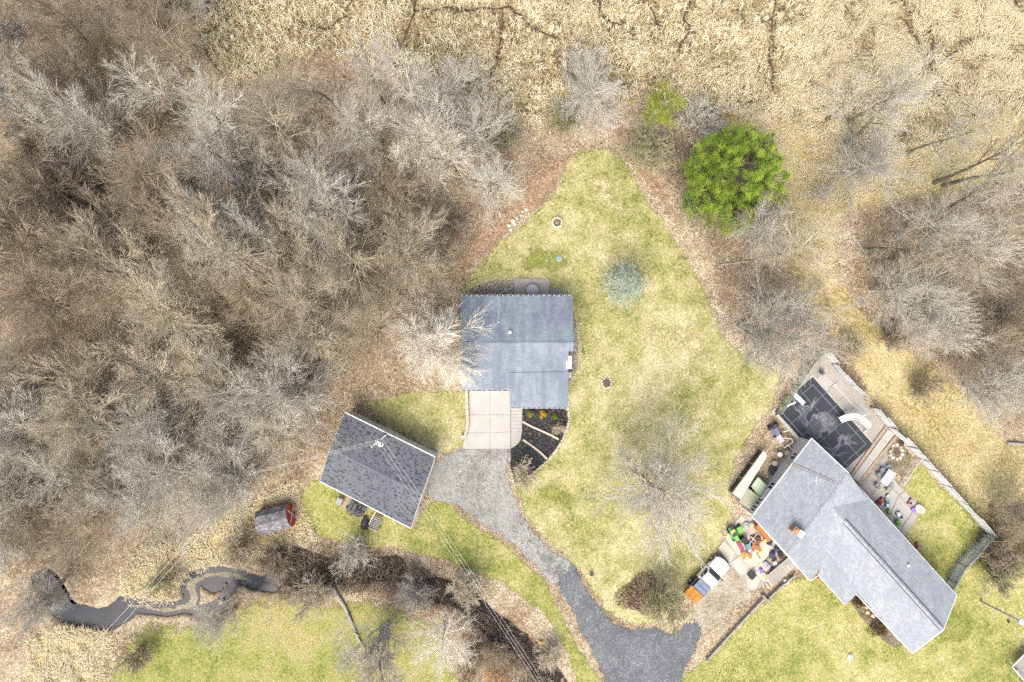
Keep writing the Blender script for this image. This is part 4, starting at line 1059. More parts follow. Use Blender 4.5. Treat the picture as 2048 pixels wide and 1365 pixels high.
for x, nm in ((SL / 2 - 0.02, 'front'), (-SL / 2 + 0.12, 'back')):
    f = MB(); n = len(prof)
    vs = [(x, y * 0.97, z - 0.05) for y, z in prof] + [(x, -SW / 2 + 0.08, 0.05), (x, SW / 2 - 0.08, 0.05)]
    vs2 = [(a - 0.08, b, c) for a, b, c in vs]
    order = [5, 6, 4, 3, 2, 1, 0]
    f.add([vs[i] for i in order] + [vs2[i] for i in order], [tuple(range(7)), tuple(reversed(range(7, 14)))] + [(i, i + 7, (i + 1) % 7 + 7, (i + 1) % 7) for i in range(7)])
    f.build(nm + '_gable', M_red, S1, local=True)
dr_ = MB().box((SL / 2 + 0.03, 0, 0.95), (0.05, 1.3, 1.8)).build('door', M_red, S1, local=True)
for p_, q_ in (((-0.65, 0.05), (0.65, 1.85)), ((0.65, 0.05), (-0.65, 1.85))):
    MB().beam((SL / 2 + 0.075, p_[0], p_[1]), (SL / 2 + 0.075, q_[0], q_[1]), 0.1, 0.03, up=Vector((1, 0, 0))).build('brace', M_white, dr_, local=True)

# ---- the neighbour's two-winged house
NE_, NR_, LR_ = 3.0, 4.9, 4.5
base = P(1700, 1080)
H2 = thing('two_winged_house', 'L-shaped house with pale grey shingle roof beside the covered pool', 'house', base)
wW, wN, wE, wS = P(1504, 1033, NE_), P(1623, 877, NE_), P(1737, 1003, NE_), P(1620, 1162, NE_)
r0, r1 = liftmid(wW, wS, NR_), liftmid(wN, wE, NR_)
lA, lB, lC = P(1717, 974, NE_), P(1913, 1191, NE_), P(1824, 1307, NE_)
lD = lA + (lC - lB)
lr0, lr1 = liftmid(lA, lD, LR_), liftmid(lB, lC, LR_)
dir_l = (lB - lA).normalized()
lr0x = lr0 - dir_l * 3.0; lr0x.z = LR_
lDx = lD
pA, pB = P(1717, 1185, NE_ + 0.09), P(1690, 1210, 2.72)
pC = P(1637, 1151, 2.72)
tpar = (pA - lD).dot(dir_l)
pD = P(1648, 1096, NE_ + 0.2)
mb = MB()
slope_slab(mb, wN, wW, r0, r1); slope_slab(mb, wS, wE, r1, r0)
slope_slab(mb, lB, lA, lr0x, lr1); slope_slab(mb, lDx, lC, lr1, lr0x)
slope_slab(mb, pC, pB, pA, pD, 0.1)
H2r = mb.build('roof', M_white, H2)
sm = MB()
shingles(sm, wN, wW, r0, r1); shingles(sm, wS, wE, r1, r0)
up_ = Vector((0, 0, 0.02))
shingles(sm, lB + up_, lA + up_, lr0x + up_, lr1 + up_); shingles(sm, lDx + up_, lC + up_, lr1 + up_, lr0x + up_); shingles(sm, pC + up_, pB + up_, pA + up_, pD + up_)
sm.build('shingles', M_shin3, H2r, kind='stuff')
def ridge_strip(a, b, side, w, h, mat, name, par):
    side = side.normalized() * w; m = MB(); n = max(2, int((b - a).length / 0.6))
    for i in range(n):
        p, q = a.lerp(b, i / n), a.lerp(b, (i + 0.97) / n)
        for s in (1, -1):
            m.quad(p + Vector((0, 0, h)), q + Vector((0, 0, h)), q + side * s + Vector((0, 0, h - 0.07)), p + side * s + Vector((0, 0, h - 0.07)))
    m.build(name, mat, par)
ridge_strip(lr0 + dir_l * 0.2, lr1 - dir_l * 0.3, lA - lD, 0.2, 0.09, M_shin3, 'ridge_vent', H2r)
for s_ in (1, -1):
    sd_ = (lA - lD).normalized() * 0.26 * s_
    MB().beam(lr0 + dir_l * 0.2 + sd_ + Vector((0, 0, 0.015)), lr1 - dir_l * 0.3 + sd_ + Vector((0, 0, 0.015)), 0.05, 0.03).build('dark_vent_strip', M_dark, H2)  # thin dark strips laid along both sides of the ridge vent
ridge_strip(r0, r1, wN - wE, 0.17, 0.05, M_shin3, 'ridge_cap', H2r)
for a_, b_ in ((wN, wW), (lA, lB), (P(1713, 1189, NE_), lC), (wS, wW), (lB, lr1), (lr1, lC), (wN, r1), (pC, pB), (wS, pC)):
    MB().beam(a_ - Vector((0, 0, 0.05)), b_ - Vector((0, 0, 0.05)), 0.09, 0.18).build('fascia', M_white, H2)
wing = inset_pts([Vector((p.x, p.y, 0)) for p in (wW, wN, wE, wS)], 0.18)
long_ = inset_pts([Vector((p.x, p.y, 0)) for p in (lA - dir_l * 2, lB, lC, lD - dir_l * 2)], 0.5)
w1 = MB().prism(wing, 0, NE_ - 0.14).build('wall', M_siding, H2)
w2 = MB().prism(long_, 0, NE_ - 0.142).build('wall', M_brick, H2)
for (i, j, rr_, ww) in ((0, 3, r0, wing), (1, 2, r1, wing)):
    MB().add([ww[i] + Vector((0, 0, NE_ - 0.14)), ww[j] + Vector((0, 0, NE_ - 0.14)), Vector(((ww[i].x + ww[j].x) / 2, (ww[i].y + ww[j].y) / 2, NR_ - 0.2))], [(0, 1, 2)]).build('gable', M_siding, w1)
MB().add([long_[1] + Vector((0, 0, NE_ - 0.14)), long_[2] + Vector((0, 0, NE_ - 0.14)), Vector(((long_[1].x + long_[2].x) / 2, (long_[1].y + long_[2].y) / 2, LR_ - 0.2))], [(0, 1, 2)]).build('gable', M_brick, w2)
d_ = (wing[0] - wing[1]).normalized(); nn = Vector((d_.y, -d_.x, 0)); nn = nn if nn.y > 0 else -nn
Lw = (wing[0] - wing[1]).length
for s0, s1, z0, z1 in ((0.18, 0.27, 1.3, 2.4), (0.58, 0.67, 1.3, 2.4), (0.80, 0.88, 0.75, 2.35), (0.895, 0.97, 0.75, 2.35)):
    window(H2, wing[1] + d_ * Lw * s0, wing[1] + d_ * Lw * s1, z0, z1, nn)
cc = P(1594, 1063, 5.0)
ch = MB().box((cc.x, cc.y, 4.6), (1.15, 0.65, 1.6), rz=R(-38)).build('chimney', M_brick, H2)
dch = Vector((math.cos(R(-38)), math.sin(R(-38)), 0))
MB().box((cc.x + 0.3 * dch.x, cc.y + 0.3 * dch.y, 5.43), (0.6, 0.72, 0.08), rz=R(-38)).build('chimney_cap', M_white, ch)
MB().lathe((cc.x - 0.28 * dch.x, cc.y - 0.28 * dch.y, 5.39), [(0.19, 0), (0.17, 0.16), (0.11, 0.17)], 10).build('flue', pm('terracotta', (0.55, 0.25, 0.1), (0.45, 0.2, 0.09), 4), ch)
for (x, y, z) in ((1816, 1131, 3.75), (1670, 1028, 4.3)):
    MB().lathe(P(x, y, z) - Vector((0, 0, 0.25)), [(0.13, 0), (0.13, 0.3), (0.17, 0.31), (0.15, 0.42), (0.06, 0.45)], 10).build('vent_pipe', M_white, H2)
# windows to the yard side and front
d2 = (long_[1] - long_[0]).normalized(); n2 = Vector((d2.y, -d2.x, 0)); n2 = n2 if n2.x > 0 else -n2; L2_ = (long_[1] - long_[0]).length
for s in (0.3, 0.55, 0.8): window(H2, long_[0] + d2 * L2_ * s, long_[0] + d2 * (L2_ * s + 1.5), 0.9, 2.2, n2)
for s in (0.45, 0.7, 0.86): window(H2, long_[3] + d2 * L2_ * s, long_[3] + d2 * (L2_ * s + 1.4), 0.9, 2.2, -n2)

# ------------------------------------------------------------------ paving and yard works
def slab_set(parent_name, quads_px, mat, z0, z1, piece='slab', gap=0.02, kind='structure', base_px=None, base_mat=None):
    """A paved area: a bed with each slab a piece of its own."""
    if base_px:
        root = tag(MB().prism(PL(base_px), z0 - 0.02, (z0 + z1) / 2).build(parent_name, base_mat or M_conc_d), kind=kind)
    else:
        root = tag(thing(parent_name, None, None), kind=kind)
    for q in quads_px:
        pts = PL(q); c = sum(pts, Vector()) / len(pts)
        pts = [p + (c - p).normalized() * gap * 1.4 for p in pts]
        MB().prism(pts, z0, z1 + random.uniform(0, 0.008)).build(piece, mat, root)
    return root

# concrete drive in front of the middle house
slab_set('concrete_drive', [[(938, 770), (980, 770), (980, 830), (938, 830)], [(980, 770), (1021, 770), (1021, 830), (980, 830)], [(938, 830), (980, 830), (980, 866), (936, 866)], [(980, 830), (1021, 830), (1021, 864), (980, 866)],
                         [(936, 866), (980, 866), (980, 898), (926, 898), (926, 886)], [(980, 866), (1021, 864), (1021, 898), (980, 898)]], M_conc_b, 0.02, 0.10,
         base_px=[(938, 770), (1021, 770), (1021, 898), (926, 898), (926, 885), (936, 868)])
wk = []
ys = [800, 822, 829, 836, 843, 850, 857, 864]
for y0, y1 in zip(ys[:-1], ys[1:]): wk.append([(1022, y0), (1044, y0), (1044, y1), (1022, y1)])
fan = [(1044, 864), (1043, 870), (1042, 876), (1040, 882), (1036, 888), (1030, 893), (1022, 897)]
for i in range(len(fan) - 1):
    wk.append([(1022, 864 + i * 5.3), fan[i], fan[i + 1], (1022, 864 + (i + 1) * 5.3)])
slab_set('paved_walk', wk, M_conc, 0.03, 0.13, 'paver', 0.02, base_px=[(1022, 800), (1044, 800), (1044, 864), (1040, 882), (1022, 897)])
slab_set('patio', [[(1028, 558), (1063, 558), (1063, 606), (1028, 606)], [(1063, 558), (1099, 558), (1099, 606), (1063, 606)]], M_conc_d, 0.03, 0.11, base_px=[(1028, 558), (1099, 558), (1099, 606), (1028, 606)])

# curved retaining wall along the drive
def block_wall(pts_px, w, z, mat, name, label, cat, blk=0.45, piece='block'):
    pts = smooth_poly([(p.x, p.y) for p in PL(pts_px)], 8, False)
    t = thing(name, label, cat, (pts[0][0], pts[0][1], 0))
    acc = [Vector((pts[0][0], pts[0][1], 0))]
    for p in pts[1:]:
        v = Vector((p[0], p[1], 0))
        if (v - acc[-1]).length >= blk: acc.append(v)
    for a, b in zip(acc[:-1], acc[1:]):
        zz = z * random.uniform(0.94, 1.06)
        d = (b - a).normalized() * 0.012
        MB().beam(a + d + Vector((0, 0, zz / 2)), b - d + Vector((0, 0, zz / 2)), w * random.uniform(0.92, 1.08), zz).build(piece, mat, t)
    return t
M_tanblk = pm('tan_block', (0.50, 0.45, 0.36), (0.40, 0.35, 0.27), 3.0, 0.85, 0.2)
block_wall([(933, 776), (934, 800), (935, 830), (935, 855), (931, 868), (925, 880)], 0.3, 0.45, M_tanblk, 'retaining_wall', 'curved tan block wall along the left of the concrete drive', 'wall')
p = P(925, 872); t = thing('path_lamp', 'white round lamp at the end of the tan block wall', 'lamp', p)
MB().lathe(p, [(0.16, 0), (0.13, 0.3), (0.1, 0.32)], 12).build('base', M_conc, t); MB().lathe(p + Vector((0, 0, 0.32)), [(0.08, 0), (0.17, 0.08), (0.19, 0.18), (0.14, 0.3), (0.04, 0.35)], 14).build('globe', M_white, t, smooth=True)
M_stone = rnd_mat('border_stone', [(0.0, (0.36, 0.33, 0.28)), (0.5, (0.50, 0.47, 0.41)), (1.0, (0.62, 0.59, 0.53))])
def stones(pts_px, name, label, cat, size=0.3, gap=0.26, seed=3, closed=False, piece='stone', loc=None):
    pts = smooth_poly([(p.x, p.y) for p in PL(pts_px)], 6, closed)
    t = thing(name, label, cat, (pts[0][0], pts[0][1], 0)); rr = random.Random(seed); last = None; k = 0
    for p in pts + ([pts[0]] if closed else []):
        v = Vector((p[0], p[1], 0.03))
        if last is None: last = v; continue
        while (v - last).length >= gap:
            last = last + (v - last).normalized() * gap; k += 1
            MB().blob(last + Vector((rr.uniform(-.04, .04), rr.uniform(-.04, .04), 0)), (size * rr.uniform(.75, 1.15), size * rr.uniform(.7, 1.0), size * 0.6), seed + k, 0.2, rr.uniform(0, 3), 4, 7).build(piece, M_stone, t)
    return t
stones([(1137, 800), (1138, 835), (1134, 858), (1125, 880), (1110, 903), (1090, 926), (1066, 946)], 'stone_border', 'pale stone border curving along the right of the black mulch bed', 'border')
stones([(1020, 935), (1025, 955), (1032, 975)], 'stone_border', 'short stone border beside the gravel at the mulch bed tip', 'border')
stones([(1143, 605), (1152, 640), (1157, 690), (1156, 735), (1150, 750), (1138, 766)], 'stone_border', 'dark edged stone border around the right rock bed of the house', 'border', 0.18, 0.24)
stones([(924, 592), (935, 582), (955, 568), (985, 561), (1027, 557)], 'stone_border', 'thin stone border around the upper left rock bed of the house', 'border', 0.16, 0.24)
for q, lab in (([(1045, 844), (1060, 852), (1080, 861), (1100, 870), (1117, 879)], 'upper pale timber edging across the black mulch bed'), ([(1046, 880), (1062, 891), (1078, 903), (1094, 918)], 'lower pale timber edging across the black mulch bed')):
    pts = PL(q, 0.1); t = thing('timber_edging', lab, 'edging', (pts[0].x, pts[0].y, 0))
    for a, b in zip(pts[:-1], pts[1:]): MB().beam(a, b, 0.22, 0.16).build('timber', M_tanblk, t)

# garden shrubs
def leafy(px, py, r, h, cols, name, label, cat, seed, n=420, group=None, leaf=0.07, z=0.0, shape='dome'):
    """Small leafy or needly plant: stems and a crown of small leaf faces."""
    g = np.random.default_rng(seed); b = P(px, py); t = thing(name, label, cat, (b.x, b.y, 0), group)
    th = g.uniform(0, 2 * np.pi, n); rr = np.sqrt(g.random(n)); zz = g.random(n)
    prof = np.sqrt(np.clip(1 - zz ** 2, 0, 1)) if shape == 'dome' else (1 - zz) * 0.9 + 0.12
    C = np.stack([np.cos(th) * rr * r * prof, np.sin(th) * rr * r * prof, 0.06 + zz * h], 1)
    C[:, :2] *= (1 + 0.25 * np.sin(3 * th + seed))[:, None]
    a = g.normal(size=(n, 3)); a = norm(a) * leaf; bb = g.normal(size=(n, 3)); bb = norm(bb) * leaf * 0.6
    V = np.stack([C - a, C + bb, C + a, C - bb], 1).reshape(-1, 3)
    q = np.arange(n * 4).reshape(n, 4)
    me = np_mesh('foliage', V, q, None, {'rnd': ('FACE', g.random(n))}); me.materials.append(cols)
    link(bpy.data.objects.new('foliage', me), t)
    m = MB()
    for k in range(5):
        an = k * 1.26 + seed; m.tube([(0, 0, -0.05), (math.cos(an) * r * 0.3, math.sin(an) * r * 0.3, h * 0.4), (math.cos(an) * r * 0.6, math.sin(an) * r * 0.6, h * 0.75)], [0.02, 0.015, 0.006], 5)
    m.build('stem', M_log, t, local=True)
    return t
F_yg = rnd_mat('yellow_green_leaf', [(0, (0.12, 0.14, 0.03)), (0.5, (0.33, 0.30, 0.05)), (1, (0.22, 0.2, 0.06))])
F_or = rnd_mat('orange_leaf', [(0, (0.34, 0.16, 0.01)), (0.5, (0.6, 0.34, 0.02)), (1, (0.7, 0.46, 0.05))])
F_gr = rnd_mat('green_leaf', [(0, (0.06, 0.09, 0.02)), (0.5, (0.15, 0.2, 0.04)), (1, (0.25, 0.3, 0.08))])
F_ru = rnd_mat('rust_leaf', [(0, (0.2, 0.09, 0.04)), (0.5, (0.36, 0.2, 0.12)), (1, (0.45, 0.3, 0.22))])
F_br = rnd_mat('dark_shrub_leaf', [(0, (0.03, 0.02, 0.016)), (0.5, (0.07, 0.045, 0.03)), (0.85, (0.14, 0.1, 0.06)), (1, (0.3, 0.15, 0.06))])
leafy(1060, 828, 0.45, 0.7, F_yg, 'garden_shrub', 'yellow green shrub, first in the row by the front wall', 'shrub', 1)
leafy(1086, 829, 0.48, 0.7, F_or, 'garden_shrub', 'bright orange yellow shrub in the black mulch bed', 'shrub', 2)
leafy(1109, 833, 0.38, 0.6, F_gr, 'garden_shrub', 'green shrub, last in the row by the front wall', 'shrub', 3)
for i, (x, y, lab) in enumerate([(1053, 856, 'small rust tuft below the upper timber edging near the walk'), (1060, 867, 'small rust tuft, middle of the three by the walk'), (1079, 867, 'small rust tuft furthest from the paved walk'), (1063, 882, 'small tan tuft just above the lower timber edging')]):
    leafy(x, y, 0.17, 0.22, F_ru, 'dry_tuft', lab, 'plant', 10 + i, 90, 'dry tufts in the mulch bed', 0.05)
leafy(1712, 1202, 0.6, 1.1, F_br, 'garden_shrub', 'smaller dark purple shrub at the top of the front bed', 'shrub', 21, 700)
leafy(1752, 1254, 1.0, 1.3, F_br, 'garden_shrub', 'large dark purple shrub in the middle of the front bed', 'shrub', 22, 1300)
leafy(1280, 1190, 2.4, 0.55, rnd_mat('leaf_mound', [(0, (0.1, 0.06, 0.035)), (0.4, (0.22, 0.13, 0.075)), (0.7, (0.35, 0.25, 0.17)), (0.9, (0.5, 0.43, 0.36)), (1, (0.16, 0.17, 0.05))]), 'leaf_mound', 'round mound of dead brown leaves beside the asphalt drive', 'leaf mound', 23, 7000, leaf=0.085)

# fire pit, planting ring, lids, round cover
p = P(1114, 446); t = thing('fire_pit', 'round fire pit ringed with pale blocks on the upper lawn', 'fire pit', p)
for k in range(11):
    a0 = 2 * math.pi * k / 11 + 0.04; a1 = 2 * math.pi * (k + 1) / 11 - 0.02
    q = [p + Vector((math.cos(a) * r, math.sin(a) * r, 0)) for r, a in ((0.44, a0), (0.44, a1), (0.64, a1), (0.64, a0))]
    MB().prism(q, 0, 0.28).build('block', M_stone, t)
MB().lathe(p, [(0.44, 0.0), (0.3, 0.08), (0.05, 0.1)], 12).build('ash', pm('ash', (0.06, 0.05, 0.045), (0.16, 0.13, 0.11), 8), t)
for k in range(4): MB().tube([p + Vector((math.cos(k * 1.7) * 0.3, math.sin(k * 1.7) * 0.3, 0.1)), p + Vector((-math.cos(k * 1.7 + 0.5) * 0.25, -math.sin(k * 1.7 + 0.5) * 0.25, 0.16))], 0.045, 6).build('log', M_log, t)
p = P(1213, 766); t = stones([(1203, 766), (1207, 758), (1215, 756), (1222, 762), (1222, 771), (1215, 777), (1207, 774)], 'planting_ring', 'small ring of dark stones with a dead plant on the lawn', 'planting ring', 0.26, 0.3, 31, True)
M_dirt = pm('ring_dirt', (0.07, 0.05, 0.035), (0.14, 0.1, 0.07), 5, 0.95)
MB().lathe(p, [(0.55, 0.045), (0.4, 0.09), (0.05, 0.11)], 14).build('soil', M_dirt, t)
def lid(px, py, r, mat, name, label):
    p = P(px, py); t = thing(name, label, 'lid', p)
    MB().lathe(p, [(r, 0), (r, 0.12), (r * 0.94, 0.13)], 20).build('rim', M_conc, t)
    m = MB().lathe(p + Vector((0, 0, 0.06)), [(r * 0.86, 0), (r * 0.86, 0.09), (r * 0.5, 0.11)], 20)
    o = m.build('cover', mat, t)
    for k in range(2): MB().box(p + Vector((0, (k - 0.5) * r, 0.18)), (r * 0.3, 0.04, 0.04)).build('handle', M_dark, o)
lid(1118, 518, 0.34, pm('teal_lid', (0.16, 0.27, 0.28), (0.22, 0.33, 0.33), 4, 0.5), 'septic_lid', 'round teal septic lid on the lawn above the patio')
lid(1093, 521, 0.15, M_conc, 'well_cap', 'small round pale cap beside the teal lid')
lid(1183, 1148, 0.28, M_dark, 'manhole_lid', 'dark round lid on the lawn beside the asphalt drive')
lid(1700, 1313, 0.34, pm('blue_lid', (0.3, 0.36, 0.42), (0.38, 0.42, 0.46), 4, 0.5), 'septic_lid', 'round blue grey lid on the lower right lawn')
p = P(1065, 582); t = thing('round_table', 'round grey covered table on the patio behind the house', 'table', p)
MB().lathe(p, [(0.7, 0.5), (0.72, 0.62), (0.6, 0.68), (0.2, 0.72), (0.02, 0.73)], 28).build('cover', pm('grey_cover', (0.42, 0.42, 0.43), (0.3, 0.3, 0.32), 3, 0.6), t, smooth=True)
MB().lathe(p, [(0.3, 0), (0.28, 0.5)], 12).build('pedestal', M_metal, t)
MB().tube([p + Vector((0.1 * math.cos(a), 0.25 - 0.05 * a, 0.745 - 0.006 * a)) for a in (0, 1, 2, 3, 4, 5, 6)], 0.02, 5).build('cord', M_wood, t)
# stones on the wood edge, white rock in the creek
for i, (x, y, s) in enumerate([(1018, 452, .5), (1026, 443, .6), (1034, 436, .55), (1042, 431, .5), (1022, 460, .4), (1052, 420, .45), (1030, 449, .4), (1045, 424, .35)]):
    b = P(x, y); MB().blob(b, (s, s * 0.8, s * 0.6), 70 + i, 0.25, i).solo('boulder', M_stone, 'pale stone in the short row on the lawn edge, %s from the lower end' % ORD[i], 'stone', b, 'row of pale stones on the lawn edge')
b = P(443, 1203); MB().blob(b, (0.55, 0.5, 0.5), 90, 0.3).solo('boulder', pm('white_rock', (0.6, 0.57, 0.48), (0.5, 0.46, 0.38), 4), 'single white rock on the island in the creek fork', 'stone', b)

# ------------------------------------------------------------------ pool and its deck
uL = (P(1735, 888) - P(1624, 764)).normalized(); uW = Vector((-uL.y, uL.x, 0)); uW = uW if uW.x < 0 else -uW   # long axis, short axis (towards the west corner)
pN = P(1624, 764); LEN = (P(1735, 888) - pN).length; WID = 5.0
def PP(u, v, z=0.0): q = pN + uL * u + uW * v; return Vector((q.x, q.y, z))
deck_px = [(1644, 708), (1680, 748), (1726, 792), (1728, 806), (1745, 822), (1772, 856), (1735, 893), (1700, 970), (1600, 960), (1597, 884), (1551, 830), (1577, 786), (1618, 728)]
deck = tag(MB().prism(PL(deck_px), -0.02, 0.05).build('pool_deck', M_conc_d), kind='structure')
dpoly = W(deck_px)
for i in range(-4, 7):
    for j in range(-4, 5):
        u0, u1, v0, v1 = i * 1.75, (i + 1) * 1.75, j * 1.7 - (0.9 if i % 2 else 0), (j + 1) * 1.7 - (0.9 if i % 2 else 0)
        cs = [PP(u, v) for u, v in ((u0, v0), (u1, v0), (u1, v1), (u0, v1))]
        X = np.array([c.x for c in cs]); Y = np.array([c.y for c in cs])
        if inside(dpoly, X, Y).sum() < 4: continue
        if u1 > 0 and u0 < LEN and v1 > 0 and v0 < WID: continue
        c = sum(cs, Vector()) / 4
        MB().prism([p_ + (c - p_).normalized() * 0.045 for p_ in cs], 0.03, 0.085 + random.uniform(0, 0.02)).build('slab', random.choice([M_conc, M_conc, M_conc_d]), deck)
for v0, v1, u0, u1 in ((-0.62, 0, -0.62, LEN + 0.6), (WID, WID + 0.6, -0.62, LEN + 0.6)):
    n = 9
    for k in range(n):
        a, b = u0 + (u1 - u0) * k / n, u0 + (u1 - u0) * (k + 1) / n - 0.03
        MB().prism([PP(a, v0), PP(b, v0), PP(b, v1), PP(a, v1)], 0.03, 0.10 + random.uniform(0, 0.012)).build('coping', M_conc, deck)
# cover with its straps, sagging, puddle stained
nt = NT('navy_pool_cover')
geo = nt.new('ShaderNodeNewGeometry').outputs['Position']
n1 = nt.noise(geo, 0.45, 2, 0.5, 1.2); n2 = nt.noise(geo, 7.0, 4, 0.7)
ring = nt.math('SUBTRACT', 1.0, nt.math('MULTIPLY', nt.math('ABSOLUTE', nt.math('SUBTRACT', n1, 0.53)), 26.0, False), True)
ring = nt.math('MULTIPLY', nt.math('MAXIMUM', ring, 0.0), 0.3)
film = nt.math('MULTIPLY', nt.math('GREATER_THAN', n1, 0.53), 0.10)
at = nt.new('ShaderNodeAttribute', attribute_name='edge')
cen = nt.math('MULTIPLY', nt.math('SUBTRACT', at.outputs['Fac'], 0.7), 1.4, True)
f = nt.math('MULTIPLY', nt.math('MULTIPLY', nt.math('ADD', ring, film), cen), nt.math('ADD', n2, 0.4))
col = nt.mix(f, nt.ramp(n2, [(0.3, (0.010, 0.014, 0.021)), (0.7, (0.022, 0.028, 0.037))]), (0.55, 0.56, 0.56))
nt.link(col, nt.b.inputs['Base Color']); nt.b.inputs['Roughness'].default_value = 0.55
nt.bump(n2, 0.3, 0.02)
pc = thing('pool_cover', 'navy safety cover with white straps stretched over the swimming pool', 'pool cover', (PP(LEN / 2, WID / 2).x, PP(LEN / 2, WID / 2).y, 0))
off = pc.location
U, V = np.meshgrid(np.linspace(-0.35, LEN + 0.35, 40), np.linspace(-0.35, WID + 0.35, 24))
sag = lambda u, v: 0.17 - 0.06 * np.clip(np.minimum(np.minimum(u, LEN - u), np.minimum(v, WID - v)), 0, 1.5) / 1.5 + 0.0 * u
XY = np.array([[PP(u, v).x - off.x, PP(u, v).y - off.y] for u, v in zip(U.ravel(), V.ravel())])
Zc = sag(U.ravel(), V.ravel())
ii = np.arange(U.size).reshape(U.shape)
q = np.stack([ii[:-1, :-1].ravel(), ii[:-1, 1:].ravel(), ii[1:, 1:].ravel(), ii[1:, :-1].ravel()], 1)
me = np_mesh('sheet', np.column_stack([XY, Zc]), q, None, {'edge': ('POINT', np.minimum(np.minimum(U, LEN - U), np.minimum(V, WID - V)).ravel())}, True)
me.materials.append(nt.m); link(bpy.data.objects.new('sheet', me), pc)
M_strap = pm('cover_strap', (0.20, 0.225, 0.25), (0.12, 0.14, 0.16), 4, 0.6)
def strap(u0, v0, u1, v1, w=0.05):
    mb = MB(); n = 14
    d = (PP(u1, v1) - PP(u0, v0)).normalized(); s = Vector((-d.y, d.x, 0)) * w / 2
    for k in range(n):
        ua, va = u0 + (u1 - u0) * k / n, v0 + (v1 - v0) * k / n; ub, vb = u0 + (u1 - u0) * (k + 1) / n, v0 + (v1 - v0) * (k + 1) / n
        a, b = PP(ua, va, float(sag(ua, va)) + 0.02), PP(ub, vb, float(sag(ub, vb)) + 0.02)
        mb.quad(a - s, b - s, b + s, a + s)
    mb.build('strap', M_strap, pc)
for k in range(1, 5): strap(LEN * k / 5, -0.5, LEN * k / 5, WID + 0.5)
for k in range(1, 3): strap(-0.5, WID * k / 3, LEN + 0.5, WID * k / 3)
for a in ((0.25, 0.2, LEN - 0.2, 0.2), (0.25, WID - 0.2, LEN - 0.2, WID - 0.2), (0.25, 0.2, 0.25, WID - 0.2), (LEN - 0.2, 0.2, LEN - 0.2, WID - 0.2)): strap(*a, w=0.07)
M_fib = pm('white_fibreglass', (0.78, 0.78, 0.76), (0.66, 0.66, 0.63), 2, 0.35, 0.03)
a, b = P(1586, 786, 0.6), P(1608, 808, 0.6); t = thing('diving_board', 'white diving board over the corner of the pool cover', 'diving board', P(1588, 790))
MB().beam(a, b, 0.46, 0.07).build('board', M_fib, t); d = (b - a).normalized()
for s in (0.25, 0.8): MB().box(a + d * s - Vector((0, 0, 0.29)), (0.2, 0.42, 0.55), rz=math.atan2(d.y, d.x)).build('stand', M_fib, t)
a, b = P(1560, 820, 0.25), P(1591, 805, 0.25); t = thing('white_pipe', 'white pipe lying across the pool deck corner below the diving board', 'pipe', P(1575, 812)); MB().tube([a - Vector((0, 0, .12)), (a + b) / 2 - Vector((0, 0, .12)), b - Vector((0, 0, .05))], 0.1, 8).build('length', M_fib, t); MB().tube([a - Vector((0.1, 0.05, .12)), a - Vector((0, 0, .12))], 0.14, 8).build('fitting', M_fib, t)
t = thing('pool_slide', 'white curved water slide beside the pool cover', 'slide', P(1725, 850))
path = smooth_poly([(1680, 840), (1694, 835), (1712, 834), (1727, 842), (1738, 853)], 5, False)
zs = np.linspace(0.75, 2.0, len(path)); mb = MB(); prev = None
for (x, y), z in zip(path, zs):
    q = P(x, y, z)
    if prev is not None:
        d = (q - prev).normalized(); s = Vector((-d.y, d.x, 0)).normalized() * 0.32
        mb.quad(prev - s, q - s, q + s, prev + s)
        for sg in (1, -1): mb.beam(prev + s * sg + Vector((0, 0, 0.09)), q + s * sg + Vector((0, 0, 0.09)), 0.06, 0.2)
    prev = q
mb.build('chute', M_fib, t)
for k in (4, 12, len(path) - 2):
    q = P(*path[k], zs[k]); MB().tube([(q.x, q.y, 0.08), q], 0.045, 6).build('leg', M_fib, t)
top = prev; d = Vector((0.6, -0.8, 0))
lad = thing
mb = MB()
for sg in (-0.25, 0.25): s = Vector((-d.y, d.x, 0)) * sg; mb.tube([top + s + Vector((0, 0, 0.5)), top + s + d * 0.2, Vector((top.x, top.y, 0.08)) + s + d * 0.9], 0.03, 6)
mb.build('ladder', M_metal, t)
for k in range(5):
    c = top.lerp(Vector((top.x, top.y, 0.08)) + d * 0.9, (k + 0.5) / 5) + d * 0.1; s = Vector((-d.y, d.x, 0)) * 0.25
    MB().beam(c - s, c + s, 0.1, 0.03).build('rung', M_fib, t)
a, b = P(1669, 771, 0.12), P(1729, 831, 0.12); t = thing('pool_pole', 'long thin white pole lying on the pool deck', 'pole', P(1669, 771)); MB().tube([a, b], 0.03, 6).build('shaft', M_fib, t)
for q in (a, b): MB().box(q, (0.34, 0.16, 0.08), rz=0.5).build('end_head', M_fib, t)
def folding_chair(px, py, rz, mat, label, group=None, name='folding_chair', s=1.0):
    b = P(px, py); t = thing(name, label, 'chair', b, group, rz)
    MB().box((0, 0, 0.42 * s), (0.46 * s, 0.46 * s, 0.05)).build('seat', mat, t, local=True)
    MB().box((-0.27 * s, 0, 0.72 * s), (0.06, 0.46 * s, 0.5 * s), M=Matrix.Rotation(-0.2, 3, 'Y')).build('backrest', mat, t, local=True)
    for x, y in ((.2, .2), (.2, -.2), (-.22, .2), (-.22, -.2)): MB().tube([(x * s, y * s, 0.42 * s), (x * s * 1.15, y * s * 1.15, 0)], 0.02, 5).build('leg', M_metal, t, local=True)
    for y in (.25, -.25): MB().beam((-0.25 * s, y * s, 0.62 * s), (0.2 * s, y * s, 0.62 * s), 0.06, 0.04).build('armrest', mat, t, local=True)
    return t
folding_chair(1640, 744, 0.8, pm('navy_fabric', (0.05, 0.06, 0.09), (0.1, 0.11, 0.15), 5), 'dark blue chair at the top end of the pool deck')
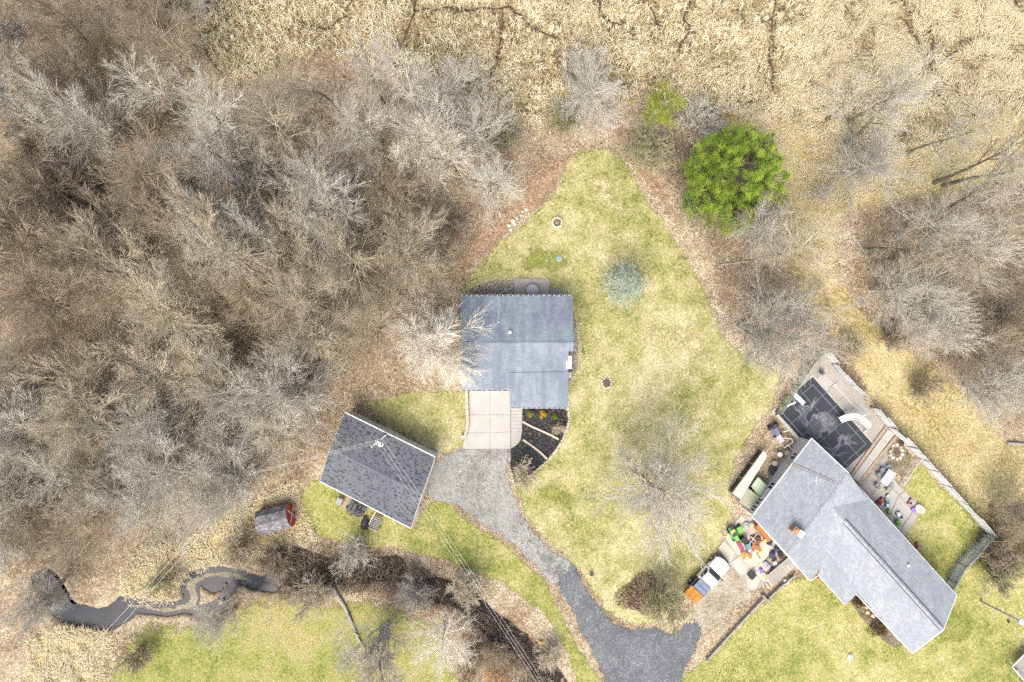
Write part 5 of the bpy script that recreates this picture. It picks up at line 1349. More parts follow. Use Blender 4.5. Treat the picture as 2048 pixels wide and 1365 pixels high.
block_wall([(1551, 829), (1565, 845), (1582, 864), (1598, 882), (1610, 896)], 0.35, 0.5, M_conc, 'low_wall', 'low grey concrete wall left of the pool cover', 'wall', 1.2, 'section')
t = thing('drain_pipe', 'black ribbed pipe outside the upper pool fence', 'pipe', P(1617, 716)); MB().tube([P(1622, 704, .1), P(1619, 714, .12), P(1612, 727, .1)], 0.13, 8).build('length', M_dark, t); MB().tube([P(1623, 702, .1), P(1622, 704, .1)], 0.17, 8).build('coupling', M_dark, t)

# ------------------------------------------------------------------ fences
M_fence = rnd_mat('grey_fence_board', [(0, (0.48, 0.49, 0.51)), (0.5, (0.58, 0.59, 0.605)), (1, (0.67, 0.68, 0.685))], 0.9, (0.5, (0.50, 0.54, 0.50), 0.35))
M_fence_g = rnd_mat('green_stained_board', [(0, (0.46, 0.50, 0.40)), (0.5, (0.56, 0.59, 0.50)), (0.9, (0.66, 0.67, 0.60)), (1, (0.55, 0.53, 0.12))], 0.9, (0.5, (0.40, 0.46, 0.25), 0.45))
M_rail = pm('fence_rail', (0.20, 0.205, 0.21), (0.28, 0.28, 0.28), 3, 0.9)
def fence(pts_px, label, mat, h=1.8, tilt=0.12, inside_dir=None, seed=0, bw=0.15):
    """Board fence: each panel between posts is a part, with two rails on its inner face."""
    rr = random.Random(seed); pts = PL(pts_px); t = thing('board_fence', label, 'fence', (pts[0].x, pts[0].y, 0))
    ctr = Vector((0, 0, 0))
    for a, b in zip(pts[:-1], pts[1:]):
        d = b - a; L = d.length; d.normalize(); nrm = Vector((-d.y, d.x, 0))
        if inside_dir is not None and nrm.dot(inside_dir) < 0: nrm = -nrm
        ln = rr.uniform(-tilt, tilt)
        MB().box(a + Vector((0, 0, h / 2)) , (0.1, 0.1, h + 0.06), rz=math.atan2(d.y, d.x)).build('post', M_rail, t)
        mb = MB(); n = max(2, int(L / bw))
        for i in range(n):
            c = a + d * (L * (i + 0.5) / n)
            hh = h * rr.uniform(0.97, 1.02)
            lo = c; hi = c + nrm * ln * -1 + Vector((0, 0, hh))
            mb.beam(lo + d * rr.uniform(-.004, .004), hi, L / n - 0.018, 0.022, up=nrm)
        pn = mb.build('panel', mat, t)
        for z in (0.35, h - 0.35):
            o = nrm * (0.035 - ln * z / h)
            MB().beam(a + o + Vector((0, 0, z)), b + o + Vector((0, 0, z)), 0.05, 0.09).build('rail', M_rail, pn)
    MB().box(pts[-1] + Vector((0, 0, h / 2)), (0.1, 0.1, h + 0.06)).build('post', M_rail, t)
    return t
IN = Vector((-0.8, 0.6, 0))
fence([(1643, 702), (1630, 711), (1616, 728), (1602, 749), (1588, 770), (1575, 790), (1562, 808), (1551, 825)], 'green stained board fence along the upper left side of the pool', M_fence_g, 1.7, 0.1, Vector((0.7, -0.7, 0)), 1)
fence([(1646, 706), (1664, 728), (1681, 749), (1700, 770), (1722, 790)], 'grey board fence along the upper right side of the pool', M_fence, 1.7, 0.15, Vector((-0.7, -0.7, 0)), 2)
fence([(1741, 815), (1755, 832), (1773, 854), (1792, 872), (1812, 892), (1836, 917), (1853, 937), (1882, 968), (1911, 999), (1940, 1029), (1968, 1064)], 'long grey board fence on the far side of the fenced lawn', M_fence, 2.1, 0.14, Vector((-0.7, -0.7, 0)), 3)
fence([(1968, 1066), (1943, 1094), (1913, 1124), (1893, 1156), (1885, 1170)], 'short grey board fence from the lawn corner back to the house', M_fence, 1.9, 0.14, Vector((-0.8, 0.6, 0)), 4)
# wire mesh fence across the yard
a, b = P(1797, 968), P(1834, 915); t = thing('wire_fence', 'low wire mesh fence between patio stones and the fenced lawn', 'fence', a)
mb = MB(); d = (b - a); L = d.length; d.normalize(); n = int(L / 0.16)
for i in range(-6, n):
    for s in (1, -1):
        x0 = i * 0.16 if s == 1 else (i + 6) * 0.16; x1 = x0 + s * 0.96
        c0, c1 = max(0, min(L, x0)), max(0, min(L, x1)); z0, z1 = abs(c0 - x0), 0.96 - abs(x1 - c1)
        if abs(c1 - c0) > 0.05: mb.tube([a + d * c0 + Vector((0, 0, z0)), a + d * c1 + Vector((0, 0, z1))], 0.006, 3, False)
mb.build('mesh', M_metal, t)
MB().tube([a + Vector((0, 0, 1.0)), b + Vector((0, 0, 1.0))], 0.03, 6).build('top_rail', M_white, t)
for k in range(4): c = a.lerp(b, k / 3); MB().tube([c, c + Vector((0, 0, 1.03))], 0.03, 6).build('post', M_white, t)
# timber rail wall beside the driveway
for q, lab in (([(1413, 1317), (1440, 1287), (1468, 1256), (1497, 1225), (1524, 1197)], 'long low timber wall between the dirt drive leaves and the lawn'), ([(1522, 1188), (1530, 1196), (1538, 1205)], 'short end piece of timber wall at the top of the lawn'),
               ([(1534, 1196), (1550, 1180), (1568, 1164), (1586, 1150)], 'timber wall below the wooden steps')):
    pts = PL(q); t = thing('timber_wall', lab, 'wall', (pts[0].x, pts[0].y, 0))
    for a, b in zip(pts[:-1], pts[1:]):
        for k in range(3): MB().beam(a + Vector((0, 0, 0.1 + 0.17 * k)), b + Vector((0, 0, 0.1 + 0.17 * k)), 0.2 - 0.015 * k, 0.16).build('timber', M_wood, t)
        MB().box(a + Vector((0, 0, 0.32)), (0.14, 0.14, 0.64), rz=0.8).build('post', M_wood, t)

# ------------------------------------------------------------------ reeds of the marsh
def reeds(poly, n, seed, mat, name, label, L=(0.6, 1.5), w=(0.018, 0.034), hole=0.45, tracks=None, flow=0.5, flat=0.5, hmul=1.0, hs=0.85):
    g = np.random.default_rng(seed)
    xs = [p[0] for p in poly]; ys = [p[1] for p in poly]
    X = g.uniform(min(xs), max(xs), n * 3); Y = g.uniform(min(ys), max(ys), n * 3)
    f = 0.6 * vnoise(X, Y, hs, seed) + 0.4 * vnoise(X, Y, hs * 2.3, seed + 5)
    big = vnoise(X, Y, 0.12, seed + 9)
    ok = inside(poly, X, Y) & (np.abs(X) < 62) & (np.abs(Y) < 42) & (f + g.random(len(X)) * 0.15 > hole + (big - 0.5) * 0.18)
    if tracks: ok &= dist_lines(tracks, X, Y) > 0.3 + 0.25 * g.random(len(X))
    X, Y, f = X[ok][:n], Y[ok][:n], f[ok][:n]; k = len(X)
    ang = vnoise(X, Y, 0.35, seed + 3) * 4 * np.pi * 1.2 + g.normal(size=k) * (1.9 - 1.5 * flow) 
    l = g.uniform(*L, k); h = g.uniform(0.25, 0.75, k) * hmul * (0.6 + f)
    ww = g.uniform(*w, k)
    dx, dy = np.cos(ang), np.sin(ang); sx, sy = -dy, dx
    bend = g.normal(size=k) * 0.3
    pts = []
    for t, zf in ((0.0, 0.0), (0.4, 1.0), (0.75, 0.9), (1.0, flat)):
        pts.append(np.stack([X + dx * l * t + sx * bend * t * t * l, Y + dy * l * t + sy * bend * t * t * l, h * zf], 1))
    wd = [0.6, 1.0, 0.8, 0.15]
    V = np.stack([np.stack([p - np.stack([sx, sy, 0 * sx], 1) * (ww * q)[:, None], p + np.stack([sx, sy, 0 * sx], 1) * (ww * q)[:, None]], 1) for p, q in zip(pts, wd)], 1)   # k,4,2,3
    base = (np.arange(k) * 8)[:, None, None]
    q = np.array([[0, 1, 3, 2], [2, 3, 5, 4], [4, 5, 7, 6]])[None] + base
    me = np_mesh(name, V.reshape(-1, 3), q.reshape(-1, 4), None, {'rnd': ('FACE', np.repeat(np.clip(g.random(k) * 0.8 + f * 0.3, 0, 1), 3))})
    me.materials.append(mat)
    return tag(link(bpy.data.objects.new(name, me)), label, kind='stuff')
M_reed = rnd_mat('dry_reed', [(0, (0.36, 0.28, 0.155)), (0.35, (0.54, 0.43, 0.26)), (0.7, (0.72, 0.61, 0.43)), (1, (0.84, 0.76, 0.60))], 0.8)
M_reed2 = rnd_mat('flattened_reed', [(0, (0.37, 0.285, 0.155)), (0.4, (0.54, 0.44, 0.275)), (1, (0.73, 0.63, 0.45))], 0.8)
def wind(pl, seed):
    pts = smooth_poly(pl, 7, False); X = np.array([p[0] for p in pts]); Y = np.array([p[1] for p in pts])
    return [(float(a), float(b)) for a, b in zip(X + (fbm(X, Y, 0.35, 90 + seed) - 0.5) * 1.8, Y + (fbm(X, Y, 0.35, 95 + seed) - 0.5) * 1.8)]
TR = [wind(W(q), i) for i, q in enumerate(([(375, 90), (420, 115), (450, 160)], [(460, 30), (430, 60), (395, 70)], [(835, -10), (830, 30), (815, 60), (800, 90)], [(820, 15), (870, 12), (910, 22), (960, 15), (1010, 15), (1040, 30), (1075, 55), (1110, 80)], [(1010, 15), (1005, 60), (995, 120), (990, 160)],
                     [(1195, 0), (1210, 40), (1240, 60)], [(1385, 0), (1370, 40), (1375, 70), (1355, 105)], [(1555, -10), (1552, 40), (1548, 90), (1545, 160), (1552, 205)], [(1785, -5), (1830, 30), (1860, 60), (1868, 90)], [(1810, 40), (1840, 90), (1856, 130), (1870, 180), (1890, 220)],
                     [(1855, 130), (1900, 105), (1960, 85), (2048, 92)], [(1320, 60), (1300, 20), (1270, -10)], [(600, 30), (640, 60), (700, 40)], [(2030, -5), (2048, 20)]))]
M_trail = pm('wet_trail_mud', (0.035, 0.026, 0.016), (0.10, 0.075, 0.045), 1.5, 0.6, 0.3, fine=5.0, coords='World')
for k, pl in enumerate(TR):   # animal runs and cracks through the reeds
    mb = MB(); rr = random.Random(k)
    L_, R_ = [], []
    for i, p in enumerate(pl):
        q0, q1 = pl[max(0, i - 1)], pl[min(len(pl) - 1, i + 1)]; d = Vector((q1[0] - q0[0], q1[1] - q0[1], 0)).normalized(); s = Vector((-d.y, d.x, 0)) * rr.uniform(0.04, 0.17)
        L_.append(Vector((p[0], p[1], 0.03)) + s); R_.append(Vector((p[0], p[1], 0.03)) - s)
    for i in range(len(pl) - 1): mb.quad(L_[i], R_[i], R_[i + 1], L_[i + 1])
    o = mb.build('mud_trail', M_trail); tag(o, 'dark muddy run winding through the reeds', kind='stuff')
wl_ = W([(380, -60), (395, 60), (415, 135), (470, 160), (560, 135), (640, 105), (720, 120), (830, 175), (900, 218), (1010, 240), (1100, 240), (1230, 195), (1330, 200), (1420, 215), (1500, 245), (1560, 200), (1620, 100), (1660, -60)])
wr_ = W([(1640, -60), (1600, 100), (1540, 205), (1500, 250), (1640, 268), (1760, 300), (1870, 300), (1960, 250), (2130, 190), (2130, -60)])
def tussocks(poly, n, per, seed, mat, name, label, tracks):
    """Bleached reed tussocks: arching blades thrown out from clump centres, dark gaps left between."""
    g = np.random.default_rng(seed); xs = [p[0] for p in poly]; ys = [p[1] for p in poly]
    X = g.uniform(min(xs), max(xs), n * 12); Y = g.uniform(min(ys), max(ys), n * 12)
    ok = inside(poly, X, Y) & (np.abs(X) < 61) & (np.abs(Y) < 41) & (dist_lines(tracks, X, Y) > 0.45 + 0.2 * g.random(len(X)))
    X, Y = X[ok], Y[ok]; keep = []; cell = {}
    md = 0.28 + 0.95 * vnoise(X, Y, 0.45, seed) ** 1.6
    for i in range(len(X)):
        cx, cy = int(X[i] // 1.1), int(Y[i] // 1.1)
        if all((X[i] - X[k]) ** 2 + (Y[i] - Y[k]) ** 2 > md[i] ** 2 for a in (-1, 0, 1) for b in (-1, 0, 1) for k in cell.get((cx + a, cy + b), ())):
            cell.setdefault((cx, cy), []).append(i); keep.append(i)
            if len(keep) >= n: break
    X, Y = X[keep], Y[keep]; k = len(X) * per; idx = np.repeat(np.arange(len(X)), per)
    pref = vnoise(X, Y, 0.3, seed + 2) * 9.0
    ang = np.where(g.random(k) < 0.25 + 0.6 * vnoise(X, Y, 0.2, seed + 6)[idx], pref[idx] + g.normal(size=k) * 0.55, g.uniform(0, 6.283, k))
    l = g.uniform(0.2, 0.75, k) * (0.55 + 0.9 * g.random(len(X)))[idx]; h = g.uniform(0.35, 0.85, k); ww = g.uniform(0.013, 0.029, k)
    x0, y0 = X[idx] + g.normal(size=k) * 0.12, Y[idx] + g.normal(size=k) * 0.12
    dx, dy = np.cos(ang), np.sin(ang); sx, sy = -dy, dx; bend = g.normal(size=k) * 0.35
    pts = [np.stack([x0 + dx * l * t + sx * bend * t * t * l, y0 + dy * l * t + sy * bend * t * t * l, h * zf], 1) for t, zf in ((0.0, 0.1), (0.35, 1.0), (0.75, 0.85), (1.0, 0.4))]
    V = np.stack([np.stack([p - np.stack([sx, sy, 0 * sx], 1) * (ww * q)[:, None], p + np.stack([sx, sy, 0 * sx], 1) * (ww * q)[:, None]], 1) for p, q in zip(pts, (0.7, 1.0, 0.9, 0.3))], 1)
    q = np.array([[0, 1, 3, 2], [2, 3, 5, 4], [4, 5, 7, 6]])[None] + (np.arange(k) * 8)[:, None, None]
    rv = np.clip(g.random(len(X))[idx] * 0.5 + g.random(k) * 0.6, 0, 1)
    me = np_mesh(name, V.reshape(-1, 3), q.reshape(-1, 4), None, {'rnd': ('FACE', np.repeat(rv, 3))}); me.materials.append(mat)
    return tag(link(bpy.data.objects.new(name, me)), label, kind='stuff')
tussocks(wl_, 2600, 22, 81, M_reed, 'reeds', 'matted pale dry reeds with dark gaps along the top', TR)
reeds(wl_, 9000, 88, M_reed2, 'reeds', 'loose straw lying between the pale reeds', L=(0.4, 1.0), w=(0.012, 0.022), hole=0.5, tracks=TR, flow=0.3, hmul=0.4, hs=0.3)
reeds(wr_, 28000, 82, M_reed2, 'reeds', 'combed flat golden reeds at the top right', L=(0.6, 1.4), w=(0.014, 0.026), hole=0.46, tracks=TR, flow=0.85, hmul=0.7, hs=0.5)
reeds(W([(1500, 250), (1640, 262), (1760, 292), (1880, 300), (2090, 205), (2090, 330), (1900, 350), (1740, 390), (1640, 420), (1580, 380)]), 9000, 83, M_reed2, 'dry_grass', 'thin dry straw grass below the reeds', L=(0.3, 0.7), w=(0.01, 0.02), hole=0.45, flow=0.5, hmul=0.4)
reeds(W(CREEKBANK), 6500, 84, M_reed2, 'dry_grass', 'dry straw grass on the creek bank', L=(0.4, 0.9), w=(0.012, 0.022), hole=0.42, flow=0.4, hmul=0.6)
reeds(W([(60, 1262), (130, 1252), (200, 1262), (250, 1262), (235, 1310), (200, 1370), (60, 1400)]), 5000, 85, M_reed2, 'dry_grass', 'dry straw grass in the lower left corner', L=(0.4, 0.9), w=(0.012, 0.022), hole=0.42, flow=0.4, hmul=0.6)

# ------------------------------------------------------------------ conifers
def needles(C, D, n_per, ln, wd, g, spread=0.9):
    """Sprays of needles: n_per thin blades fanning from each centre C along D."""
    k = len(C); idx = np.repeat(np.arange(k), n_per); m = len(idx)
    d = norm(D[idx] + g.normal(size=(m, 3)) * spread); s = norm(np.cross(d, g.normal(size=(m, 3)))) * wd
    L = ln * g.uniform(0.6, 1.2, (m, 1)); c = C[idx] + g.normal(size=(m, 3)) * ln * 0.15
    V = np.stack([c - s, c + s, c + d * L], 1).reshape(-1, 3)
    return V, np.arange(m * 3).reshape(m, 3), idx
def conifer(px, py, H, Rc, name, label, mat, tw_mat, seed, shape, n_br, n_sub, n_per, ln, wd, zc=0.55, lean=(0, 0), bare=0.0, lobes=3, fan=0.22, jit=0.1):
    g = np.random.default_rng(seed); b = P(px, py, H * zc); t = thing(name, label, 'tree', (b.x, b.y, 0))
    hz = np.sort(g.uniform(0.06 + bare, 0.985, n_br)); az = np.arange(n_br) * 2.399 + g.normal(size=n_br) * 0.8
    lob = 1 + 0.22 * np.sin(lobes * az + seed) + 0.12 * np.sin((lobes + 2) * az + seed * 2)
    rr = Rc * shape(hz) * lob * g.uniform(0.72, 1.1, n_br)
    tiltz = 0.35 * hz + 0.05
    d = np.stack([np.cos(az), np.sin(az), tiltz], 1)
    p0 = np.stack([0 * hz + lean[0] * hz, 0 * hz + lean[1] * hz, hz * H], 1); Pb = np.stack([p0, p0 + d * (rr * 0.55)[:, None] + [0, 0, -0.04 * H * 0.3], p0 + d * rr[:, None]], 1)
    Pb_draw = Pb * 1.0; Pb_draw[:, 2] = Pb[:, 1] * 0.45 + Pb[:, 2] * 0.55
    Rb = np.array([0.045, 0.03, 0.01])[None] * np.clip(rr / 2.5, 0.3, 1.3)[:, None]
    tv = tubes(np.array([[[0, 0, -0.1], [lean[0] * 0.5, lean[1] * 0.5, H * 0.5], [lean[0], lean[1], H * 0.97]]]), np.array([[0.22, 0.14, 0.03]]) * H / 9, 8)
    tm = np_mesh('trunk', *join_geo([tv, tubes(Pb_draw, Rb, 4)]), smooth=True); tm.materials.append(tw_mat); link(bpy.data.objects.new('trunk', tm), t)
    tt = g.uniform(0.22, 1.0, (n_br, n_sub)) ** 0.75
    base = Pb[:, None, 0] * (1 - tt[..., None]) + Pb[:, None, 2] * tt[..., None]
    side = np.stack([-np.sin(az), np.cos(az), 0 * az], 1)[:, None] * g.normal(size=(n_br, n_sub, 1)) * (rr[:, None, None] * fan * tt[..., None] + 0.06)
    C = (base + side + g.normal(size=(n_br, n_sub, 3)) * jit).reshape(-1, 3)
    D = norm(np.repeat(d, n_sub, 0) + norm(side.reshape(-1, 3)) * 0.5 + np.array([0, 0, 0.45]))
    V, T, idx = needles(C, D, n_per, ln, wd, g)
    rv = np.clip(np.repeat(g.random(n_br), n_sub) * 0.5 + g.random(len(C)) * 0.5, 0, 1)
    cm = np_mesh('crown', V, None, T, {'rnd': ('FACE', np.clip(rv[idx] + g.normal(size=len(idx)) * 0.08, 0, 1))}); cm.materials.append(mat); link(bpy.data.objects.new('crown', cm), t)
    return t
N_green = rnd_mat('bright_pine_needle', [(0, (0.075, 0.13, 0.018)), (0.35, (0.16, 0.25, 0.03)), (0.7, (0.29, 0.38, 0.048)), (1, (0.44, 0.50, 0.09))], 0.7)
N_yel = rnd_mat('yellow_cedar_needle', [(0, (0.10, 0.13, 0.02)), (0.5, (0.24, 0.30, 0.04)), (1, (0.46, 0.46, 0.06))], 0.7)
N_blue = rnd_mat('blue_spruce_needle', [(0, (0.26, 0.31, 0.22)), (0.5, (0.40, 0.46, 0.36)), (1, (0.55, 0.60, 0.52))], 0.75)
def clump_pine(px, py, H, lobes, label, mat, twm, seed, zc=0.5, per=46, ln=0.36, wd=0.012):
    """Old open pine: several leaders (dx, dy, base, top, radius), each hung with separate needle clumps."""
    g = np.random.default_rng(seed); b = P(px, py, H * zc); t = thing('pine_tree', label, 'tree', (b.x, b.y, 0)); CC, DD, TW, TR_ = [], [], [], []
    for dx, dy, z0, z1, rad, n in lobes:
        h = g.random(n) ** 0.8; az = g.uniform(0, 6.283, n); prof = np.sqrt(np.clip(1 - ((h - 0.3) / 0.75) ** 2, 0.03, 1))
        rr = rad * prof * g.uniform(0.45, 1.12, n); z = z0 + (z1 - z0) * h
        tip = np.stack([dx * (0.4 + 0.6 * h) + np.cos(az) * rr, dy * (0.4 + 0.6 * h) + np.sin(az) * rr, z], 1)
        root = np.stack([dx * (0.4 + 0.6 * h) * 0.9, dy * (0.4 + 0.6 * h) * 0.9, z - 0.35 * rr], 1)
        CC.append(tip); DD.append(norm(np.stack([np.cos(az), np.sin(az), 0.9 + 0 * az], 1))); TW.append(np.stack([root, (root + tip) / 2 + [0, 0, -0.1], tip], 1))
        TR_.append(np.array([[0, 0, -0.1], [dx * 0.5, dy * 0.5, z0 + 0.3 * (z1 - z0)], [dx, dy, z1 - 0.2]]))
    C = np.concatenate(CC); D = np.concatenate(DD); TW = np.concatenate(TW); n = len(C)
    tm = np_mesh('trunk', *join_geo([tubes(np.array(TR_), np.tile(np.array([[0.22, 0.14, 0.03]]), (len(TR_), 1)), 7), tubes(TW, np.tile(np.array([[0.035, 0.022, 0.01]]), (n, 1)), 4)]), smooth=True); tm.materials.append(twm); link(bpy.data.objects.new('trunk', tm), t)
    size = g.uniform(0.24, 0.52, n); idx = np.repeat(np.arange(n), per)
    c = C[idx] + norm(g.normal(size=(n * per, 3)) + D[idx] * 0.8) * (size[idx] * g.random(n * per) ** 0.5)[:, None]
    V, T, id2 = needles(c, norm(D[idx] + (c - C[idx]) * 2.0), 3, ln, wd, g, 0.55)
    rv = np.clip(g.random(n)[idx][id2] * 0.75 + g.random(len(id2)) * 0.25, 0, 1)
    cm = np_mesh('crown', V, None, T, {'rnd': ('FACE', rv)}); cm.materials.append(mat); link(bpy.data.objects.new('crown', cm), t)
    return t
clump_pine(1462, 362, 11.0, [(0.3, 0.6, 1.0, 11.0, 4.2, 300), (-2.6, 2.6, 1.5, 8.5, 2.6, 130), (0.3, 4.0, 1.5, 8.2, 2.3, 110), (3.8, 0.2, 1.2, 8.0, 2.6, 130), (2.4, 3.0, 1.5, 8.8, 2.2, 90), (-2.8, -1.6, 0.6, 6.5, 2.7, 110), (0.8, -3.6, 0.5, 5.8, 2.6, 100), (4.9, -1.4, 0.8, 5.5, 1.8, 60)],
           'large bright green pine beside the lawn tip', N_green, pm('pine_bark', (0.07, 0.055, 0.04), (0.12, 0.095, 0.07), 3, 0.9), 5)
conifer(1245, 572, 6.0, 3.3, 'spruce_tree', 'pale blue green spruce on the lawn right of the house', N_blue, B['grey'], 8, lambda h: (1 - h) ** 0.75 * 0.95 + 0.04, 130, 16, 16, 0.22, 0.009, zc=0.3, lobes=4, fan=0.3)
conifer(1326, 214, 9.0, 2.2, 'cedar_tree', 'small yellow green cedar behind olive shrubs', N_yel, B['olive'], 9, lambda h: np.clip(1.1 - np.abs(h - 0.72) * 1.6, 0.15, 1), 60, 14, 16, 0.28, 0.011, zc=0.8, bare=0.45)
b = P(1261, 207); leafy(1261, 207, 0.28, 0.9, rnd_mat('yellow_tuft', [(0, (0.35, 0.33, 0.02)), (1, (0.6, 0.55, 0.05))]), 'yellow_sapling', 'tiny bright yellow sapling left of the cedar', 'plant', 33, 120)
leafy(756, 836, 0.3, 0.6, rnd_mat('yellow_stem', [(0, (0.4, 0.34, 0.06)), (1, (0.55, 0.48, 0.12))]), 'yellow_sapling', 'tiny yellow sapling on the small lawn above the garage', 'plant', 34, 60)

# ------------------------------------------------------------------ fallen trunks
M_dead = pm('dead_wood', (0.50, 0.42, 0.31), (0.34, 0.28, 0.20), 2.0, 0.9, 0.3)
def logg(pts_px, r0, r1, lab, mat=None, z=0.18, stubs=3, zs=None):
    pts = [P(x, y, (zs[i] if zs else z)) for i, (x, y) in enumerate(pts_px)]; n = len(pts); t = thing('fallen_log', lab, 'log', (pts[0].x, pts[0].y, 0))
    MB().tube(pts, [r0 + (r1 - r0) * i / (n - 1) for i in range(n)], 8).build('trunk', mat or M_dead, t)
    rr = random.Random(len(lab))
    for k in range(stubs):
        a = pts[0].lerp(pts[-1], rr.uniform(0.3, 0.9)); a = a if n == 2 else pts[1].lerp(pts[-1], rr.uniform(0, 0.9))
        MB().tube([a, a + Vector((rr.uniform(-.8, .8), rr.uniform(-.8, .8), rr.uniform(0.1, 0.5)))], [r1 * 0.8, r1 * 0.2], 5).build('branch_stub', mat or M_dead, t)
logg([(1800, 592), (1801, 560), (1804, 528), (1803, 502)], 0.2, 0.16, 'snapped pale trunk standing askew in the right woods', zs=[0, 1.6, 3.0, 4.2])
logg([(1918, 628), (1980, 628), (2048, 626)], 0.16, 0.1, 'long thin pale log reaching the right edge of the picture')
logg([(1940, 640), (1990, 641)], 0.12, 0.08, 'short pale log just below the long thin one')
logg([(1895, 685), (1960, 690), (2048, 680)], 0.26, 0.2, 'thick mossy log low in the right woods', B['olive'])
logg([(1930, 713), (1965, 730)], 0.14, 0.09, 'short slanting pale log near the wood edge')
logg([(1705, 470), (1735, 515)], 0.16, 0.1, 'grey log slanting at the left edge of the right woods', M_wood)
logg([(1440, 530), (1500, 523), (1550, 512)], 0.12, 0.07, 'pale broken branch below the pine')
logg([(2015, 887), (2060, 889)], 0.2, 0.16, 'grey log end poking in at the right edge above the straw', M_wood)
logg([(665, 1175), (690, 1215), (705, 1250), (715, 1275), (730, 1300)], 0.24, 0.1, 'long brown fallen trunk lying on the bottom lawn', M_wood, stubs=5)
logg([(1025, 322), (990, 372), (962, 398)], 0.09, 0.05, 'thin white fallen branch above the row of stones', pm('white_birch', (0.62, 0.58, 0.52), (0.5, 0.45, 0.4), 3), stubs=4)
logg([(1620, 675), (1648, 674)], 0.07, 0.05, 'small pale stick beside the pool fence tip')
logg([(180, 1335), (230, 1295), (270, 1270)], 0.07, 0.04, 'thin stick across the lower left straw', M_wood)
logg([(150, 1360), (210, 1310)], 0.06, 0.04, 'thinner stick in the lower left corner', M_wood)

# ------------------------------------------------------------------ poles, wires, tower
M_pole = pm('grey_pole', (0.48, 0.46, 0.42), (0.36, 0.34, 0.30), 2.0, 0.85, 0.2)
M_wire = pm('bare_wire', (0.75, 0.75, 0.73), (0.65, 0.65, 0.63), 2.0, 0.5, 0.0)
b0, t0 = P(778, 862), P(757, 883, 7.5); t = thing('utility_pole', 'utility pole with a white transformer behind the garage', 'utility pole', b0)
MB().tube([b0, t0 + (t0 - b0).normalized() * 0.4], [0.16, 0.11], 10).build('pole', M_pole, t)
MB().beam(t0 + Vector((-0.75, -0.62, -0.3)), t0 + Vector((0.75, 0.62, -0.3)), 0.1, 0.12).build('crossarm', M_pole, t)
tr = t0 + Vector((0.12, -0.36, -1.2))
tf = MB().lathe(tr, [(0.26, 0), (0.28, 0.08), (0.28, 0.75), (0.2, 0.85), (0.05, 0.9)], 14).build('transformer', M_white, t, smooth=True)
MB().lathe(tr + Vector((0.1, 0, 0.88)), [(0.05, 0), (0.08, 0.06), (0.05, 0.1), (0.08, 0.15), (0.03, 0.22)], 8).build('bushing', M_dark, tf)
for k in (-0.7, 0, 0.7): MB().lathe(t0 + Vector((k, k * 0.83, -0.24)), [(0.04, 0), (0.07, 0.06), (0.04, 0.1), (0.06, 0.15), (0.02, 0.18)], 8).build('insulator', M_white, t)
MB().tube([tr + Vector((-0.3 + 0.3 * math.cos(a), 0.1 + 0.3 * math.sin(a), 0.3)) for a in np.linspace(0, 5.5, 12)], 0.025, 5).build('cable_loop', M_wire, t)
b1, t1 = P(531, 917), P(502, 948, 6.3); t = thing('utility_pole', 'pale leaning pole in the brush left of the garage', 'utility pole', b1)
MB().tube([b1, t1 + (t1 - b1).normalized() * 0.3], [0.16, 0.1], 10).build('pole', M_pole, t); MB().lathe(t1 - Vector((0, 0, 0.1)), [(0.05, 0), (0.09, 0.1), (0.04, 0.2)], 8).build('insulator', M_white, t)
MB().tube([t1 + Vector((0.1, -0.1, -0.2)), t1 + Vector((0.2, -0.5, -0.8)), t1 + Vector((0.0, -0.6, -1.4))], 0.025, 5).build('cable_loop', M_wire, t)
def wire(a, b, sag, lab, grp, r=0.008):
    a, b = Vector(a), Vector(b); n = 16; pts = [a.lerp(b, i / n) - Vector((0, 0, sag * 4 * (i / n) * (1 - i / n))) for i in range(n + 1)]
    MB().tube(pts, r, 5).solo('power_line', M_wire, lab, 'wire', a, grp)
for k, o in enumerate((-0.35, 0.0, 0.3)): wire(t0 + Vector((o, o * 0.8, -0.15)), t1 + Vector((o * 0.1, o * 0.3, 0)), 0.25, 'overhead wire between the garage pole and the leaning pole, %s of three' % ORD[k], 'wires between the two poles')
for k, o in enumerate((-0.12, 0.12)): wire(t1 + Vector((o, 0, 0)), P(150 + k * 12, 1330 + k * 14, 6.5), 0.3, 'overhead wire crossing the creek, %s strand' % ('upper' if k == 0 else 'lower'), 'wires crossing the creek', 0.011)
for k, o in enumerate((-0.3, 0.0, 0.32)): wire(t0 + Vector((o, o * 0.8, -0.15)), P(1096 + k * 7, 1400, 6.5), 0.5, 'overhead wire from the garage pole down across the ditch, %s of three' % ORD[k], 'wires across the ditch')
b2, t2 = P(1961, 1203), P(2041, 1243, 6.6); t = thing('lamp_post', 'grey post with a white head slanting off the right edge', 'lamp post', b2)
MB().tube([b2, b2.lerp(t2, 0.5), t2], [0.13, 0.11, 0.09], 10).build('pole', M_pole, t); d = (t2 - b2).normalized()
MB().box(t2 + Vector((0.3, -0.15, 0.05)), (1.1, 0.5, 0.25), rz=-0.4).build('lamp_head', M_white, t)
MB().tube([t2 - d * 1.6, t2 - d * 1.6 + Vector((-0.1, -0.35, 0))], 0.02, 5).box(t2 - d * 1.6 + Vector((-0.12, -0.55, -0.1)), (0.16, 0.36, 0.2), rz=0.3).build('control_box', M_dark, t)
